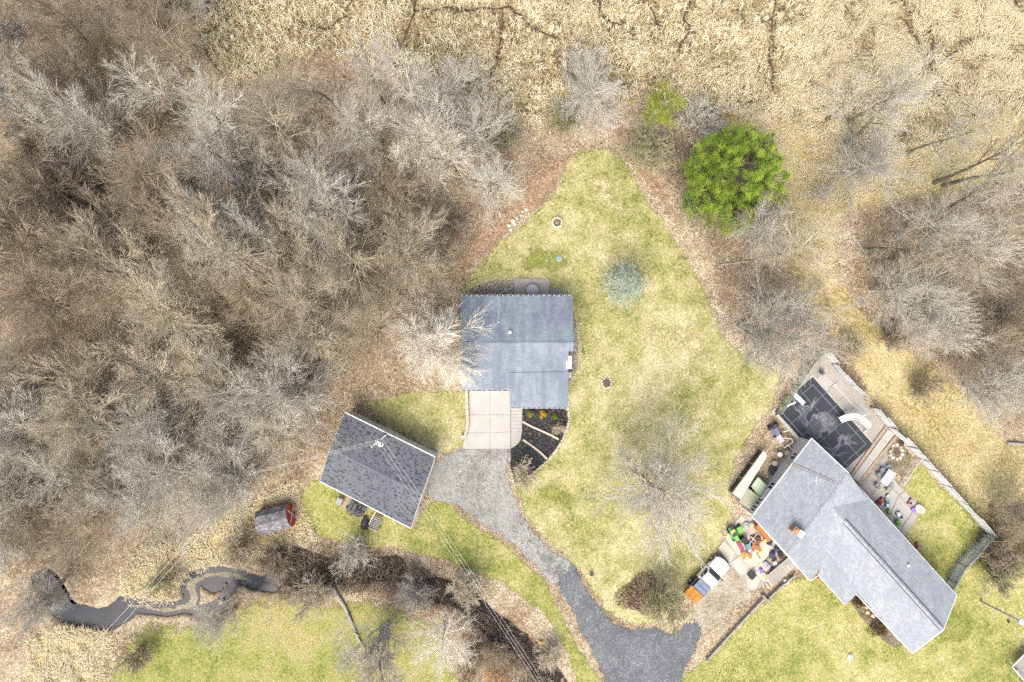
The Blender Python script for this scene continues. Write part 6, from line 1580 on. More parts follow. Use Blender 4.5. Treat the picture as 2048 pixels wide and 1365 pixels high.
# lattice antenna tower standing against the neighbour's house
tb = P(1562, 917); t = thing('antenna_tower', 'rusty lattice antenna tower rising over the pale grey roof', 'antenna tower', tb)
M_rust_m = pm('rusty_steel', (0.30, 0.22, 0.18), (0.42, 0.40, 0.38), 3, 0.7, 0.1)
TH = 13.2; mb = MB(); legs = [Vector((0.2 * math.cos(a), 0.2 * math.sin(a), 0)) for a in (0.3, 2.4, 4.5)]
for k, l in enumerate(legs):
    MB().tube([tb + l, tb + l * 0.8 + Vector((0, 0, TH))], 0.022, 5).build('leg', M_rust_m, t)
for i in range(44):
    z = TH * i / 44
    for k in range(3): mb.tube([tb + legs[k] * (1 - .2 * i / 44) + Vector((0, 0, z)), tb + legs[(k + 1) % 3] * (1 - .2 * i / 44) + Vector((0, 0, z + TH / 44))], 0.012, 3, False)
tag(mb.build('lattice', M_rust_m, t), kind='stuff')
def yagi(c, az, L, n, w, parent):
    d = Vector((math.cos(az), math.sin(az), 0)); s = Vector((-d.y, d.x, 0)); bm = MB().tube([c - d * L / 2, c + d * L / 2], 0.022, 5).build('boom', M_metal, parent)
    for k in range(n):
        q = c - d * L / 2 + d * L * (k + 0.5) / n; ww = w * (1 - 0.55 * k / n); MB().tube([q - s * ww / 2, q + s * ww / 2], 0.014, 4).build('element', M_metal, bm)
MB().tube([tb + Vector((0, 0, TH)), tb + Vector((0, 0, TH + 1.2))], 0.025, 5).build('mast', M_metal, t)
yagi(tb + Vector((0, 0, TH + 0.3)), 0.4, 2.0, 7, 1.3, t); yagi(tb + Vector((0, 0, TH + 1.1)), -0.5, 1.5, 6, 0.9, t)
rb = P(1621, 956, 4.1); t = thing('roof_antenna', 'small white crossed antenna standing on the pale grey roof', 'antenna', rb)
MB().tube([rb - Vector((0, 0, 0.2)), rb + Vector((0, 0, 1.5))], 0.025, 5).build('mast', M_white, t)
for a in (0.2, 1.5): d = Vector((math.cos(a), math.sin(a), 0)) * 0.45; MB().tube([rb + Vector((0, 0, 1.4)) - d, rb + Vector((0, 0, 1.4)) + d], 0.022, 5).build('arm', M_white, t)

# ------------------------------------------------------------------ pickup truck
M_car = pm('white_car_paint', (0.82, 0.82, 0.81), (0.74, 0.74, 0.73), 1.0, 0.25, 0.0, spec=0.5)
M_tyre = pm('tyre_rubber', (0.02, 0.02, 0.021), (0.035, 0.035, 0.035), 6, 0.9)
M_blue_cover = pm('blue_grey_tonneau', (0.12, 0.165, 0.24), (0.17, 0.22, 0.30), 3, 0.5)
M_orange = pm('orange_plywood', (0.50, 0.23, 0.035), (0.40, 0.16, 0.03), 2.5, 0.7, 0.1)
M_cglass = pm('tinted_car_glass', (0.012, 0.022, 0.025), (0.03, 0.05, 0.055), 2, 0.1, 0.0, spec=0.35)
def hexa(mb, b4, t4): return mb.add(list(b4) + list(t4), [(3, 2, 1, 0), (4, 5, 6, 7), (0, 1, 5, 4), (1, 2, 6, 5), (2, 3, 7, 6), (3, 0, 4, 7)])
tc = P(1414, 1158, 0.8); T = thing('pickup_truck', 'white pickup truck with blue grey bed cover and an orange wooden load', 'pickup truck', (tc.x, tc.y, 0.05), rz=R(46.5)); T.scale = (1.07, 1.07, 1.0)
hw = 0.93
mb = MB()
front = [(1.2, -hw), (2.25, -hw * 0.97), (2.52, -hw * 0.78), (2.64, -hw * 0.4), (2.67, 0), (2.64, hw * 0.4), (2.52, hw * 0.78), (2.25, hw * 0.97), (1.2, hw)]
mb.prism(front + [(-0.5, hw), (-0.5, -hw)], 0.42, 0.92, inset=0.03)
mb.build('body', M_car, T, local=True)
hd = MB(); n = len(front)
low = [(x * 0.99, y * 0.95, 0.92) for x, y in front]; hi = [((x - 0.06) if x > 1.3 else x - 0.05, y * 0.86, 1.10 if x < 1.5 else 1.02) for x, y in front]
hd.add(low + hi, [tuple(range(n, 2 * n))] + [(i, i + 1, n + i + 1, n + i) for i in range(n - 1)]); hd.build('hood', M_car, T, local=True)
cb = MB(); hexa(cb, [(1.22, -hw * 0.95, 0.92), (1.22, hw * 0.95, 0.92), (-0.42, hw * 0.97, 0.92), (-0.42, -hw * 0.97, 0.92)], [(0.58, -hw * 0.78, 1.62), (0.58, hw * 0.78, 1.62), (-0.3, hw * 0.8, 1.64), (-0.3, -hw * 0.8, 1.64)])
cab = cb.build('cab', M_car, T, local=True)
def lerp3(a, b, t): return Vector(a).lerp(Vector(b), t)
def pane(mb_, a, b, c, d, o, nm): o = Vector(o); MB().quad(Vector(a) + o, Vector(b) + o, Vector(c) + o, Vector(d) + o).build(nm, M_cglass, cab, local=True)
pane(None, (1.14, -0.78, 1.01), (1.14, 0.78, 1.01), (0.66, 0.66, 1.54), (0.66, -0.66, 1.54), (0.03, 0, 0.02), 'windshield')
pane(None, (-0.38, -0.72, 1.1), (-0.38, 0.72, 1.1), (-0.33, 0.64, 1.52), (-0.33, -0.64, 1.52), (-0.03, 0, 0), 'rear_window')
for s in (1, -1): pane(None, (0.95, s * 0.89, 1.0), (-0.2, s * 0.895, 1.0), (-0.15, s * 0.79, 1.5), (0.55, s * 0.775, 1.5), (0, s * 0.02, 0.01), 'side_window')
bd = MB()
for s in (1, -1): bd.box((-1.2, s * 0.86, 0.78), (1.5, 0.08, 0.5))
bd.box((-1.2, 0, 0.56), (1.5, 1.7, 0.06)); bd.build('bed', M_dark, T, local=True)
for x0, x1 in ((-0.95, -0.48), (-1.5, -1.0)): MB().box(((x0 + x1) / 2, -0.12, 1.05), (x1 - x0, 1.5, 0.05)).build('bed_cover', M_blue_cover, T, local=True)
load = MB().box((-2.12, 0, 0.72), (1.15, 1.66, 0.6)).build('wooden_load', M_orange, T, local=True)
for y in (-0.56, 0, 0.56): MB().box((-2.12, y, 1.04), (1.12, 0.5, 0.05)).build('plank', M_orange, load, local=True)
for y in (-0.28, 0.28): MB().box((-2.12, y, 1.05), (1.15, 0.05, 0.1)).build('rail', M_orange, load, local=True)
for x in (1.85, -1.35):
    for s in (1, -1):
        c = Vector((x, s * 0.88, 0.36)); ty = MB().tube([c - Vector((0, 0.13, 0)), c + Vector((0, 0.13, 0))], 0.37, 18).build('wheel', M_tyre, T, local=True)
        MB().tube([c + Vector((0, s * 0.10, 0)), c + Vector((0, s * 0.145, 0))], 0.21, 12).build('rim', M_metal, ty, local=True)
for s in (1, -1):
    MB().box((2.5, s * 0.66, 0.82), (0.12, 0.3, 0.16)).build('headlight', M_glass, T, local=True)
    MB().box((0.98, s * 1.06, 1.06), (0.12, 0.22, 0.16)).build('mirror', M_dark, T, local=True)
MB().tube([(2.42, -0.85, 0.5), (2.66, -0.45, 0.5), (2.71, 0, 0.5), (2.66, 0.45, 0.5), (2.42, 0.85, 0.5)], 0.1, 8).build('bumper', M_dark, T, local=True)

# ------------------------------------------------------------------ deck, walks and patio of the neighbour
def board_deck(corners_px, z, along, mat, parent, name='boards', bw=0.15, underside_shade=True):
    """Boards laid across a quad; corners in order, boards run from edge 0-1 towards edge 3-2."""
    a, b, c, d = [P(x, y, z) for x, y in corners_px]; mb = MB(); n = max(2, int(((b - a).length + (c - d).length) / 2 / bw))
    for i in range(n):
        s0, s1 = (i + 0.06) / n, (i + 0.94) / n
        q = [a.lerp(b, s0), a.lerp(b, s1), d.lerp(c, s1), d.lerp(c, s0)]
        mb.prism([(p.x, p.y) for p in q], z - 0.035, z + random.uniform(0, 0.006))
    o = mb.build(name, mat, parent)
    return o
M_deckw = pm('bleached_deck_boards', (0.58, 0.56, 0.50), (0.44, 0.43, 0.36), 1.5, 0.9, 0.3, fine=9.0)
dk = thing('wooden_deck', 'weathered raised wooden deck against the left wall of the pale grey house', 'deck', P(1500, 970))
board_deck([(1465, 987), (1527, 902), (1535, 912), (1481, 1000)], 1.4, 0, M_deckw, dk)
board_deck([(1478, 1003), (1496, 977), (1522, 996), (1504, 1024)], 1.398, 0, M_wood_g, dk, 'landing_boards', 0.14)
m = MB()
for a, b in (((1465, 987), (1527, 902)), ((1465, 987), (1503, 1028)), ((1535, 912), (1481, 1000))):
    m.beam(P(*a, 1.4) - Vector((0, 0, 0.14)), P(*b, 1.4) - Vector((0, 0, 0.14)), 0.05, 0.2)
m.build('rim_joist', M_wood, dk)
for a, b in (((1465, 987), (1527, 902)), ((1465, 987), (1503, 1028))):
    A_, B_ = P(*a, 1.4), P(*b, 1.4); MB().quad(Vector((A_.x, A_.y, 0)), Vector((B_.x, B_.y, 0)), B_ - Vector((0, 0, 0.25)), A_ - Vector((0, 0, 0.25))).build('underside_shade', M_dark, dk)  # black sheets paint in the shade under the raised deck
for x, y in ((1465, 987), (1486, 958), (1507, 929), (1527, 902), (1535, 912), (1508, 955), (1482, 1006), (1495, 1020)):
    q = P(x, y, 1.4); MB().beam(Vector((q.x, q.y, 0)), Vector((q.x, q.y, 1.36)), 0.1, 0.1, up=Vector((0, 1, 0))).build('post', M_wood, dk)
M_poly = pm('green_poly_panel', (0.42, 0.50, 0.38), (0.34, 0.42, 0.28), 1.5, 0.4)
q = [P(x, y, 1.2) for x, y in ((1503, 973), (1516, 955), (1533, 972), (1519, 994))]
pn = MB().add(q, [(0, 1, 2, 3)]).build('canopy_panel', M_poly, dk)
for a, b in zip(q, q[1:] + q[:1]): MB().beam(a, b, 0.1, 0.1).build('frame_bar', M_wood_g, pn)
# clutter below the wall
t = thing('garden_tractor', 'blue grey riding mower parked in leaves left of the pool', 'mower', P(1549, 862))
c = P(1548, 860); dm = Vector((0.45, -0.89, 0)); am = math.atan2(dm.y, dm.x); M_nv = pm('blue_grey_paint', (0.10, 0.11, 0.16), (0.2, 0.21, 0.26), 4, 0.5)
MB().box(c + dm * 0.1 + Vector((0, 0, 0.5)), (1.3, 0.55, 0.35), rz=am, taper=0.85).build('hood', M_nv, t); MB().box(c - dm * 0.55 + Vector((0, 0, 0.75)), (0.42, 0.5, 0.45), rz=am).build('seat', M_dark, t)
MB().box(c + Vector((0, 0, 0.22)), (0.9, 1.05, 0.2), rz=am).build('mower_deck', M_nv, t)
sv = Vector((-dm.y, dm.x, 0))
for x, y, r_ in ((0.6, .38, .2), (0.6, -.38, .2), (-.5, .45, .28), (-.5, -.45, .28)):
    w_ = c + dm * x + sv * y + Vector((0, 0, r_)); MB().tube([w_ - sv * 0.09, w_ + sv * 0.09], r_, 12).build('wheel', M_tyre, t)
c = P(1556, 877, 0.0); MB().box(c + Vector((0, 0, 0.35)), (0.5, 0.8, 0.55), rz=0.6, taper=0.8).box(c + Vector((0, 0, 0.66)), (0.56, 0.84, 0.06), rz=0.6).solo('storage_bin', pm('pale_bin', (0.45, 0.46, 0.5), (0.36, 0.37, 0.4), 3), 'pale grey lidded bin behind the blue grey mower', 'bin', c)
t = thing('pipe_frame', 'tangle of white pipes and pump parts left of the pool wall', 'pipes', P(1575, 882))
for a, b in (((1565, 876), (1583, 878)), ((1583, 878), (1586, 884)), ((1586, 884), (1577, 890)), ((1577, 890), (1583, 899)), ((1583, 899), (1575, 908)), ((1567, 864), (1580, 860)), ((1577, 890), (1569, 896))):
    MB().tube([P(*a, 0.35), P(*b, 0.35)], 0.05, 6).build('pipe', M_fib, t)
c = P(1572, 904); MB().lathe(c, [(0.34, 0), (0.36, 0.3), (0.34, 0.7), (0.2, 0.85), (0.06, 0.9)], 16).build('filter_tank', pm('olive_tank', (0.25, 0.26, 0.2), (0.33, 0.33, 0.26), 3), t, smooth=True)
def tub(px, py, r, h, mat, name, label, cat, rim=True, group=None):
    c = P(px, py); t = thing(name, label, cat, c, group)
    MB().lathe(c, [(r * 0.82, 0), (r, h), (r * 0.93, h), (r * 0.76, 0.05)], 14).build('shell', mat, t)
    if rim: MB().lathe(c + Vector((0, 0, h - 0.03)), [(r * 1.02, 0), (r * 1.09, 0.01), (r * 1.09, 0.04), (r * 1.0, 0.05)], 14).build('rim', mat, t)
    return t
tub(1556, 908, 0.25, 0.6, M_white, 'bucket', 'white bucket near the foot of the antenna tower', 'bucket')
tub(1543, 941, 0.45, 0.5, M_dark, 'planter_tub', 'black round tub in the weeds beside the deck', 'tub')
tub(1547, 926, 0.28, 0.4, M_conc, 'planter_tub', 'small grey tub between deck and antenna tower', 'tub')
# walk and low timber edges between pool and patio
slab_set('concrete_walk', [[(1704, 955), (1733, 916), (1746, 925), (1716, 965)], [(1733, 916), (1761, 877), (1774, 887), (1746, 925)], [(1761, 877), (1775, 858), (1789, 868), (1774, 887)]], M_conc, 0.03, 0.12, base_px=[(1704, 955), (1775, 858), (1789, 868), (1716, 965)])
for q, lab, mt in (([(1702, 952), (1735, 905), (1773, 853)], 'brown leaf strewn timber edging between pool deck and walk', M_log), ([(1718, 967), (1752, 922), (1793, 872)], 'brown timber edging between the walk and the patio', M_log)):
    pts = PL(q, 0.1); t = thing('timber_edging', lab, 'edging', (pts[0].x, pts[0].y, 0))
    for a, b in zip(pts[:-1], pts[1:]): MB().beam(a, b, 0.3, 0.2).build('timber', mt, t)
patio_px = [(1721, 971), (1771, 905), (1777, 925), (1784, 958), (1796, 968), (1842, 1013), (1836, 1031), (1817, 1061), (1795, 1090), (1730, 1000)]
pat = tag(MB().prism(PL(patio_px), -0.02, 0.05).build('patio', M_conc_d), kind='structure')
for q, mt in (([(1724, 972), (1748, 940), (1764, 958), (1741, 990)], M_conc_d), ([(1750, 938), (1770, 910), (1776, 926), (1780, 948), (1766, 957)], M_conc_d), ([(1742, 992), (1765, 960), (1782, 975), (1760, 1008)], M_conc), ([(1767, 957), (1781, 950), (1796, 970), (1808, 982), (1797, 988), (1784, 976)], M_conc),
              ([(1761, 1009), (1783, 977), (1796, 990), (1779, 1024)], M_conc_b), ([(1798, 990), (1809, 983), (1840, 1013), (1835, 1030), (1825, 1020)], M_conc), ([(1780, 1026), (1797, 992), (1824, 1022), (1805, 1050)], M_conc_b), ([(1806, 1051), (1825, 1023), (1834, 1032), (1816, 1060), (1796, 1086)], M_conc)):
    pts = PL(q); c = sum(pts, Vector()) / len(pts); MB().prism([p_ + (c - p_).normalized() * 0.03 for p_ in pts], 0.03, 0.09 + random.uniform(0, 0.015)).build('slab', mt, pat)
M_tab = pm('grey_table_top', (0.46, 0.47, 0.50), (0.38, 0.39, 0.42), 2, 0.4)
c = P(1768, 953); rt_ = R(54); t = thing('patio_table', 'rectangular pale grey table on the patio', 'table', (c.x, c.y, 0.09), rz=rt_)
for k in range(6): MB().box((-0.72 + 0.288 * k, 0, 0.72), (0.27, 0.95, 0.04)).build('slat', M_tab, t, local=True)
for x, y in ((.7, .38), (.7, -.38), (-.7, .38), (-.7, -.38)): MB().tube([(x, y, 0), (x, y, 0.7)], 0.03, 6).build('leg', M_dark, t, local=True)
M_wick = pm('dark_wicker', (0.13, 0.15, 0.17), (0.24, 0.26, 0.28), 9, 0.7, 0.3)
def round_chair(px, py, rz, lab):
    c = P(px, py); t = thing('patio_chair', lab, 'chair', (c.x, c.y, 0.09), 'chairs round the patio table', rz)
    MB().lathe((0, 0, 0.36), [(0.27, 0), (0.29, 0.05), (0.25, 0.07)], 14).build('seat', M_wick, t, local=True)
    arc = [(0.31 * math.cos(a), 0.31 * math.sin(a)) for a in np.linspace(1.2, 5.1, 11)]
    MB().tube([(x, y, 0.62 + 0.2 * max(0, -x)) for x, y in arc], 0.035, 6).build('back_rail', M_wick, t, local=True)
    for x, y in arc[::2]: MB().tube([(x, y, 0.4), (x, y, 0.64)], 0.018, 5).build('spindle', M_wick, t, local=True)
    for a in (0.8, 2.4, 3.9, 5.5): MB().tube([(0.22 * math.cos(a), 0.22 * math.sin(a), 0.37), (0.28 * math.cos(a), 0.28 * math.sin(a), 0)], 0.02, 5).build('leg', M_dark, t, local=True)
for (x, y, a, lab) in ((1773, 933, 4.0, 'dark patio chair at the upper end of the grey table'), (1760, 939, 5.6, 'dark patio chair on the long left side of the table, upper one'), (1753, 949, 5.6, 'dark patio chair on the long left side of the table, lower one'), (1750, 970, 0.9, 'dark patio chair standing apart below the table'), (1774, 968, 2.3, 'dark patio chair at the lower right end of the table')):
    round_chair(x, y, a, lab)
stones([(1782, 897), (1788, 890), (1797, 891), (1803, 899), (1804, 910), (1796, 918), (1785, 915), (1780, 906)], 'rock_ring', 'rough ring of rocks and ash beside the patio', 'fire pit', 0.45, 0.42, 57, True)
c = P(1793, 904); MB().lathe(c, [(0.5, 0.0), (0.35, 0.06), (0.02, 0.1)], 12).solo('ash_heap', M_dirt, 'dark ash heap inside the rock ring by the patio', 'ash heap', c)
leafy(1800, 884, 0.5, 0.5, F_br, 'garden_shrub', 'black leafless clump against the fence above the rock ring', 'shrub', 44, 300)
zone('garden_bed', [(1770, 903), (1792, 872), (1834, 914), (1797, 968), (1785, 957), (1777, 922)], M_bed, Z3, jitter=0.03, smooth=0)

# ------------------------------------------------------------------ toys on the patio
def col(name, c):
    c = tuple(v * 0.78 + 0.22 * (sum(c) / 3 * 0.8 + 0.04) for v in c)
    return pm('plastic_' + name, c, tuple(v * 0.85 for v in c), 5, 0.4, 0.02)
C_red, C_blue, C_green, C_white, C_pink, C_purple, C_yel, C_black = col('red', (0.5, 0.05, 0.04)), col('blue', (0.03, 0.2, 0.55)), col('green', (0.13, 0.45, 0.04)), col('white', (0.75, 0.76, 0.74)), col('pink', (0.65, 0.3, 0.33)), col('purple', (0.25, 0.14, 0.6)), col('yellow', (0.7, 0.5, 0.03)), col('black', (0.02, 0.02, 0.024))
C_tan, C_brown, C_teal, C_navy = col('tan', (0.5, 0.38, 0.22)), col('brown', (0.18, 0.08, 0.04)), col('teal', (0.1, 0.25, 0.25)), col('navy', (0.03, 0.04, 0.11))
def toy_car(px, py, rz, body, seat, lab, s=1.0, name='ride_on_toy', cat='toy', z=0.09):
    c = P(px, py); t = thing(name, lab, cat, (c.x, c.y, z), None, rz)
    m = MB(); m.prism([(-.4 * s, -.2 * s), (.25 * s, -.2 * s), (.42 * s, -.1 * s), (.42 * s, .1 * s), (.25 * s, .2 * s), (-.4 * s, .2 * s)], 0.12 * s, 0.34 * s, inset=0.05 * s); m.build('body', body, t, local=True)
    MB().box((-.18 * s, 0, .38 * s), (.26 * s, .28 * s, .1 * s), taper=.85).build('seat', seat, t, local=True)
    MB().tube([(.12 * s, 0, .3 * s), (.05 * s, 0, .52 * s)], 0.02, 5).tube([(.05 * s, -.14 * s, .52 * s), (.05 * s, .14 * s, .52 * s)], 0.02, 5).build('handlebar', M_dark, t, local=True)
    for x in (.26, -.26):
        for y in (.2, -.2): MB().tube([(x * s, y * s - .03, .12 * s), (x * s, y * s + .03, .12 * s)], .12 * s, 10).build('wheel', M_tyre, t, local=True)
def kid_chair(px, py, rz, mat, lab, name='toy_chair'):
    c = P(px, py); t = thing(name, lab, 'toy', (c.x, c.y, 0.09), None, rz)
    MB().box((0, 0, .25), (.4, .42, .06), taper=.92).build('seat', mat, t, local=True); MB().box((-.2, 0, .45), (.06, .42, .42)).build('backrest', mat, t, local=True)
    for y in (.22, -.22): MB().box((0, y, .36), (.4, .06, .22)).build('armrest', mat, t, local=True)
    for x, y in ((.16, .17), (.16, -.17), (-.16, .17), (-.16, -.17)): MB().box((x, y, .12), (.06, .06, .24)).build('leg', mat, t, local=True)
toy_car(1758, 1002, 0.8, C_red, C_black, 'red ride-on toy car against the house wall on the patio', 1.15)
toy_car(1771, 1006, 1.5, C_blue, C_white, 'blue ride-on toy beside the red one', 0.95)
toy_car(1772, 994, 1.2, C_white, C_green, 'white and green ride-on toy above the blue one', 0.9)
kid_chair(1775, 1023, 0.4, C_green, 'pale green toy chair close to the eave')
kid_chair(1792, 1044, 0.3, C_green, 'bright green toy chair, lowest on the patio')
toy_car(1796, 1030, 2.2, C_white, C_black, 'white toy vehicle in the middle of the patio', 1.1)
toy_car(1818, 1003, 1.1, C_pink, C_black, 'pink toy buggy with a black hood at the lawn edge', 0.9)
tub(1825, 1019, 0.26, 0.3, C_purple, 'toy_bin', 'purple toy bin beside the white sand table', 'toy')
c = P(1837, 1017); t = thing('sand_table', 'white oval water table with a yellow basin at the patio corner', 'toy', (c.x, c.y, 0.03), None, R(-40))
MB().lathe((0, 0, .12), [(.42, 0), (.5, .16), (.52, .22), (.44, .22), (.36, .1)], 18, sx=1.15, sy=0.75).build('basin', C_white, t, local=True); MB().lathe((.1, 0, .22), [(.2, 0), (.16, .06), (.1, .07)], 12).build('insert', C_yel, t, local=True)
for x, y in ((.3, .2), (.3, -.2), (-.3, .2), (-.3, -.2)): MB().tube([(x, y, 0), (x, y, .16)], .04, 6).build('leg', C_white, t, local=True)
toy_car(1764, 1034, 2.5, C_brown, C_tan, 'brown toy wagon tucked under the eave', 1.0)
toy_car(1772, 977, 0.3, C_tan, C_black, 'tan toy trike beside the table end', 0.7)
toy_car(1833, 1090, 1.9, C_red, C_purple, 'red and purple push toy on the fenced lawn', 0.85, z=0.03)

# ------------------------------------------------------------------ the cluttered pad on the other side
M_oldc = pm('worn_pad', (0.53, 0.49, 0.42), (0.38, 0.32, 0.24), 0.7, 0.9, 0.2, fine=4.0, coords='World')
pads = slab_set('concrete_pad', [[(1436, 1096), (1447, 1081), (1470, 1104), (1462, 1124), (1450, 1118)], [(1450, 1075), (1462, 1054), (1500, 1092), (1478, 1112), (1470, 1104)], [(1462, 1054), (1482, 1030), (1530, 1078), (1500, 1092)], [(1462, 1124), (1478, 1112), (1500, 1140), (1490, 1150), (1476, 1146)],
                             [(1478, 1112), (1500, 1092), (1526, 1122), (1500, 1140)], [(1500, 1092), (1530, 1078), (1552, 1100), (1526, 1122)], [(1490, 1150), (1500, 1140), (1520, 1158), (1512, 1176), (1502, 1181), (1494, 1168)], [(1500, 1140), (1526, 1122), (1552, 1150), (1530, 1165), (1520, 1158)]],
                M_oldc, 0.03, 0.11, base_px=[(1436, 1096), (1450, 1076), (1482, 1028), (1512, 1036), (1570, 1100), (1560, 1145), (1530, 1168), (1512, 1178), (1502, 1182), (1476, 1148), (1450, 1120)])
PZ = 0.11
c = P(1465, 1066); t = thing('garden_tractor', 'green and yellow riding mower at the edge of the cluttered pad', 'mower', (c.x, c.y, PZ), None, R(-62))
MB().box((.45, 0, .58), (.75, .5, .42), taper=.82).build('hood', C_green, t, local=True); MB().box((-.15, 0, .36), (1.4, .62, .16)).build('chassis', C_teal, t, local=True); MB().box((-.45, 0, .72), (.4, .46, .1)).box((-.66, 0, .92), (.1, .46, .4)).build('seat', C_yel, t, local=True)
MB().box((.1, 0, .2), (.7, 1.0, .14)).build('mower_deck', C_green, t, local=True); MB().tube([(.05, 0, .6), (-.1, 0, .95)], .025, 5).lathe((-.1, 0, .93), [(.17, 0), (.18, .02), (.15, .03)], 12).build('steering_wheel', M_dark, t, local=True)
for x, y, r_ in ((.6, .36, .2), (.6, -.36, .2), (-.5, .4, .27), (-.5, -.4, .27)):
    w_ = MB().tube([(x, y - .09, r_), (x, y + .09, r_)], r_, 12).build('wheel', M_tyre, t, local=True); MB().tube([(x, y - .1, r_), (x, y + .1, r_)], r_ * .5, 8).build('rim', C_yel, w_, local=True)
def crate(px, py, sz, rz, mat, name, label, cat, lid_mat=None, z=None):
    c = P(px, py); t = thing(name, label, cat, (c.x, c.y, PZ if z is None else z), None, rz); x, y, h = sz
    MB().box((0, 0, h / 2), sz, taper=1.03).build('body', mat, t, local=True); MB().box((0, 0, h + .025), (x * 1.08, y * 1.08, .05)).build('lid', lid_mat or mat, t, local=True)
    for s in (1, -1): MB().box((s * (x / 2 + .04), 0, h * .7), (.05, y * .35, .05)).build('handle', M_dark, t, local=True)
    return t
def bag(px, py, sz, mat, label, seed, name='trash_bag', cat='bag', z=None):
    c = P(px, py, 0); c.z = PZ if z is None else z; t = thing(name, label, cat, c)
    MB().blob(c, sz, seed, 0.28, seed, 7, 11).build('sack', mat, t, smooth=False); MB().lathe(c + Vector((0, 0, sz[2] * .72)), [(.05, 0), (.03, .08), (.1, .16)], 7).build('knot', mat, t)
crate(1477, 1057, (.55, .62, .45), .5, C_green, 'cart', 'bright green cart next to the riding mower', 'cart')
crate(1484, 1077, (.62, .66, .75), .75, C_black, 'grill', 'black box grill in the middle of the cluttered pad', 'grill')
c = P(1479, 1092); t = thing('toy_sled', 'long crimson plastic sled lying on the pad', 'sled', (c.x, c.y, PZ), None, R(-62))
MB().add(*(lambda pr: ([(x, y * w, z) for x, w, zz in pr for y, z in ((-.2, zz + .14), (-.12, zz + .3), (.12, zz + .3), (.2, zz + .14))], [(4 * i + j, 4 * i + j + 1, 4 * i + j + 5, 4 * i + j + 4) for i in range(len(pr) - 1) for j in range(3)]))([(-.6, .7, 0), (-.4, 1, 0), (.2, 1, 0), (.5, .8, .05), (.62, .4, .12)])).build('shell', col('crimson', (0.55, 0.02, 0.09)), t, local=True)
for y in (.17, -.17): MB().beam((-.6, y, .1), (.55, y, .1), .05, .16).build('runner', C_black, t, local=True)
crate(1493, 1090, (.55, .5, .5), .3, C_teal, 'storage_bin', 'dark teal bin right of the crimson sled', 'bin')
c = P(1521, 1061); t = thing('cabinet', 'long orange brown cabinet against the gable wall', 'cabinet', (c.x, c.y, PZ), None, R(-48)); M_cab = pm('brown_cabinet', (0.36, 0.15, 0.04), (0.25, 0.09, 0.03), 2, .6)
MB().box((0, 0, .45), (2.1, .5, .9)).build('body', M_cab, t, local=True); MB().box((0, 0, .93), (2.2, .58, .06)).build('top', M_cab, t, local=True)
for k in range(4): d_ = MB().box((-.78 + .52 * k, -.27, .45), (.48, .04, .8)).build('door', M_cab, t, local=True); MB().box((-.6 + .52 * k, -.3, .5), (.03, .03, .12)).build('handle', M_dark, d_, local=True)
bag(1509, 1079, (1.3, 1.0, .8), C_brown, 'dark brown tarp heap under the white crossed poles', 3, 'tarp_heap', 'tarp')
t = thing('pole_frame', 'white crossed poles over the brown tarp heap', 'frame', P(1507, 1077))
for a, b in (((1514, 1068), (1499, 1088)), ((1501, 1073), (1512, 1083))): MB().tube([P(*a, 1.15), P(*b, 1.15)], .03, 6).build('pole', M_white, t); MB().tube([P(*a, 1.15), P(*a, PZ)], .025, 5).build('leg', M_white, t)
crate(1508, 1092, (.85, .45, .5), -.2, M_cab, 'wooden_chest', 'brown wooden chest below the tarp heap', 'chest')
crate(1510, 1099, (.5, .35, .3), .6, C_tan, 'cardboard_box', 'tan box beside the wooden chest', 'box')
crate(1517, 1104, (.35, .35, .3), .2, C_yel, 'storage_bin', 'small yellow bin below the tan box', 'bin')
crate(1528, 1079, (.3, .3, .35), .2, C_yel, 'cooler', 'small orange yellow cooler beside the gable wall', 'cooler')
toy_car(1499, 1101, -.8, C_pink, C_white, 'pink toy car right of the orange boards', .9, z=PZ)
t = thing('folding_stand', 'orange wooden boards leaning in a V shape', 'boards', P(1492, 1108))
for a, b in (((1484, 1106), (1489, 1119)), ((1491, 1107), (1503, 1116))): MB().beam(P(*a, .5), P(*b, .2), .3, .05).build('board', M_orange, t)
MB().tube([P(1486, 1107, .48), P(1494, 1110, .45)], .03, 6).build('brace', M_wood, t)
t = thing('long_pole', 'long white pole lying across the cluttered pad', 'pole', P(1500, 1100)); MB().tube([P(1499, 1094, .35), P(1518, 1117, .25)], .035, 6).build('shaft', M_white, t); MB().box(P(1518, 1117, .22), (.3, .12, .1), rz=-.8).build('head', M_wood, t)
crate(1501, 1148, (.75, .6, .5), .75, pm('slate_lid', (.13, .15, .19), (.19, .21, .25), 3, .5), 'grill', 'slate grey covered grill alone at the front of the pad', 'grill', C_black)
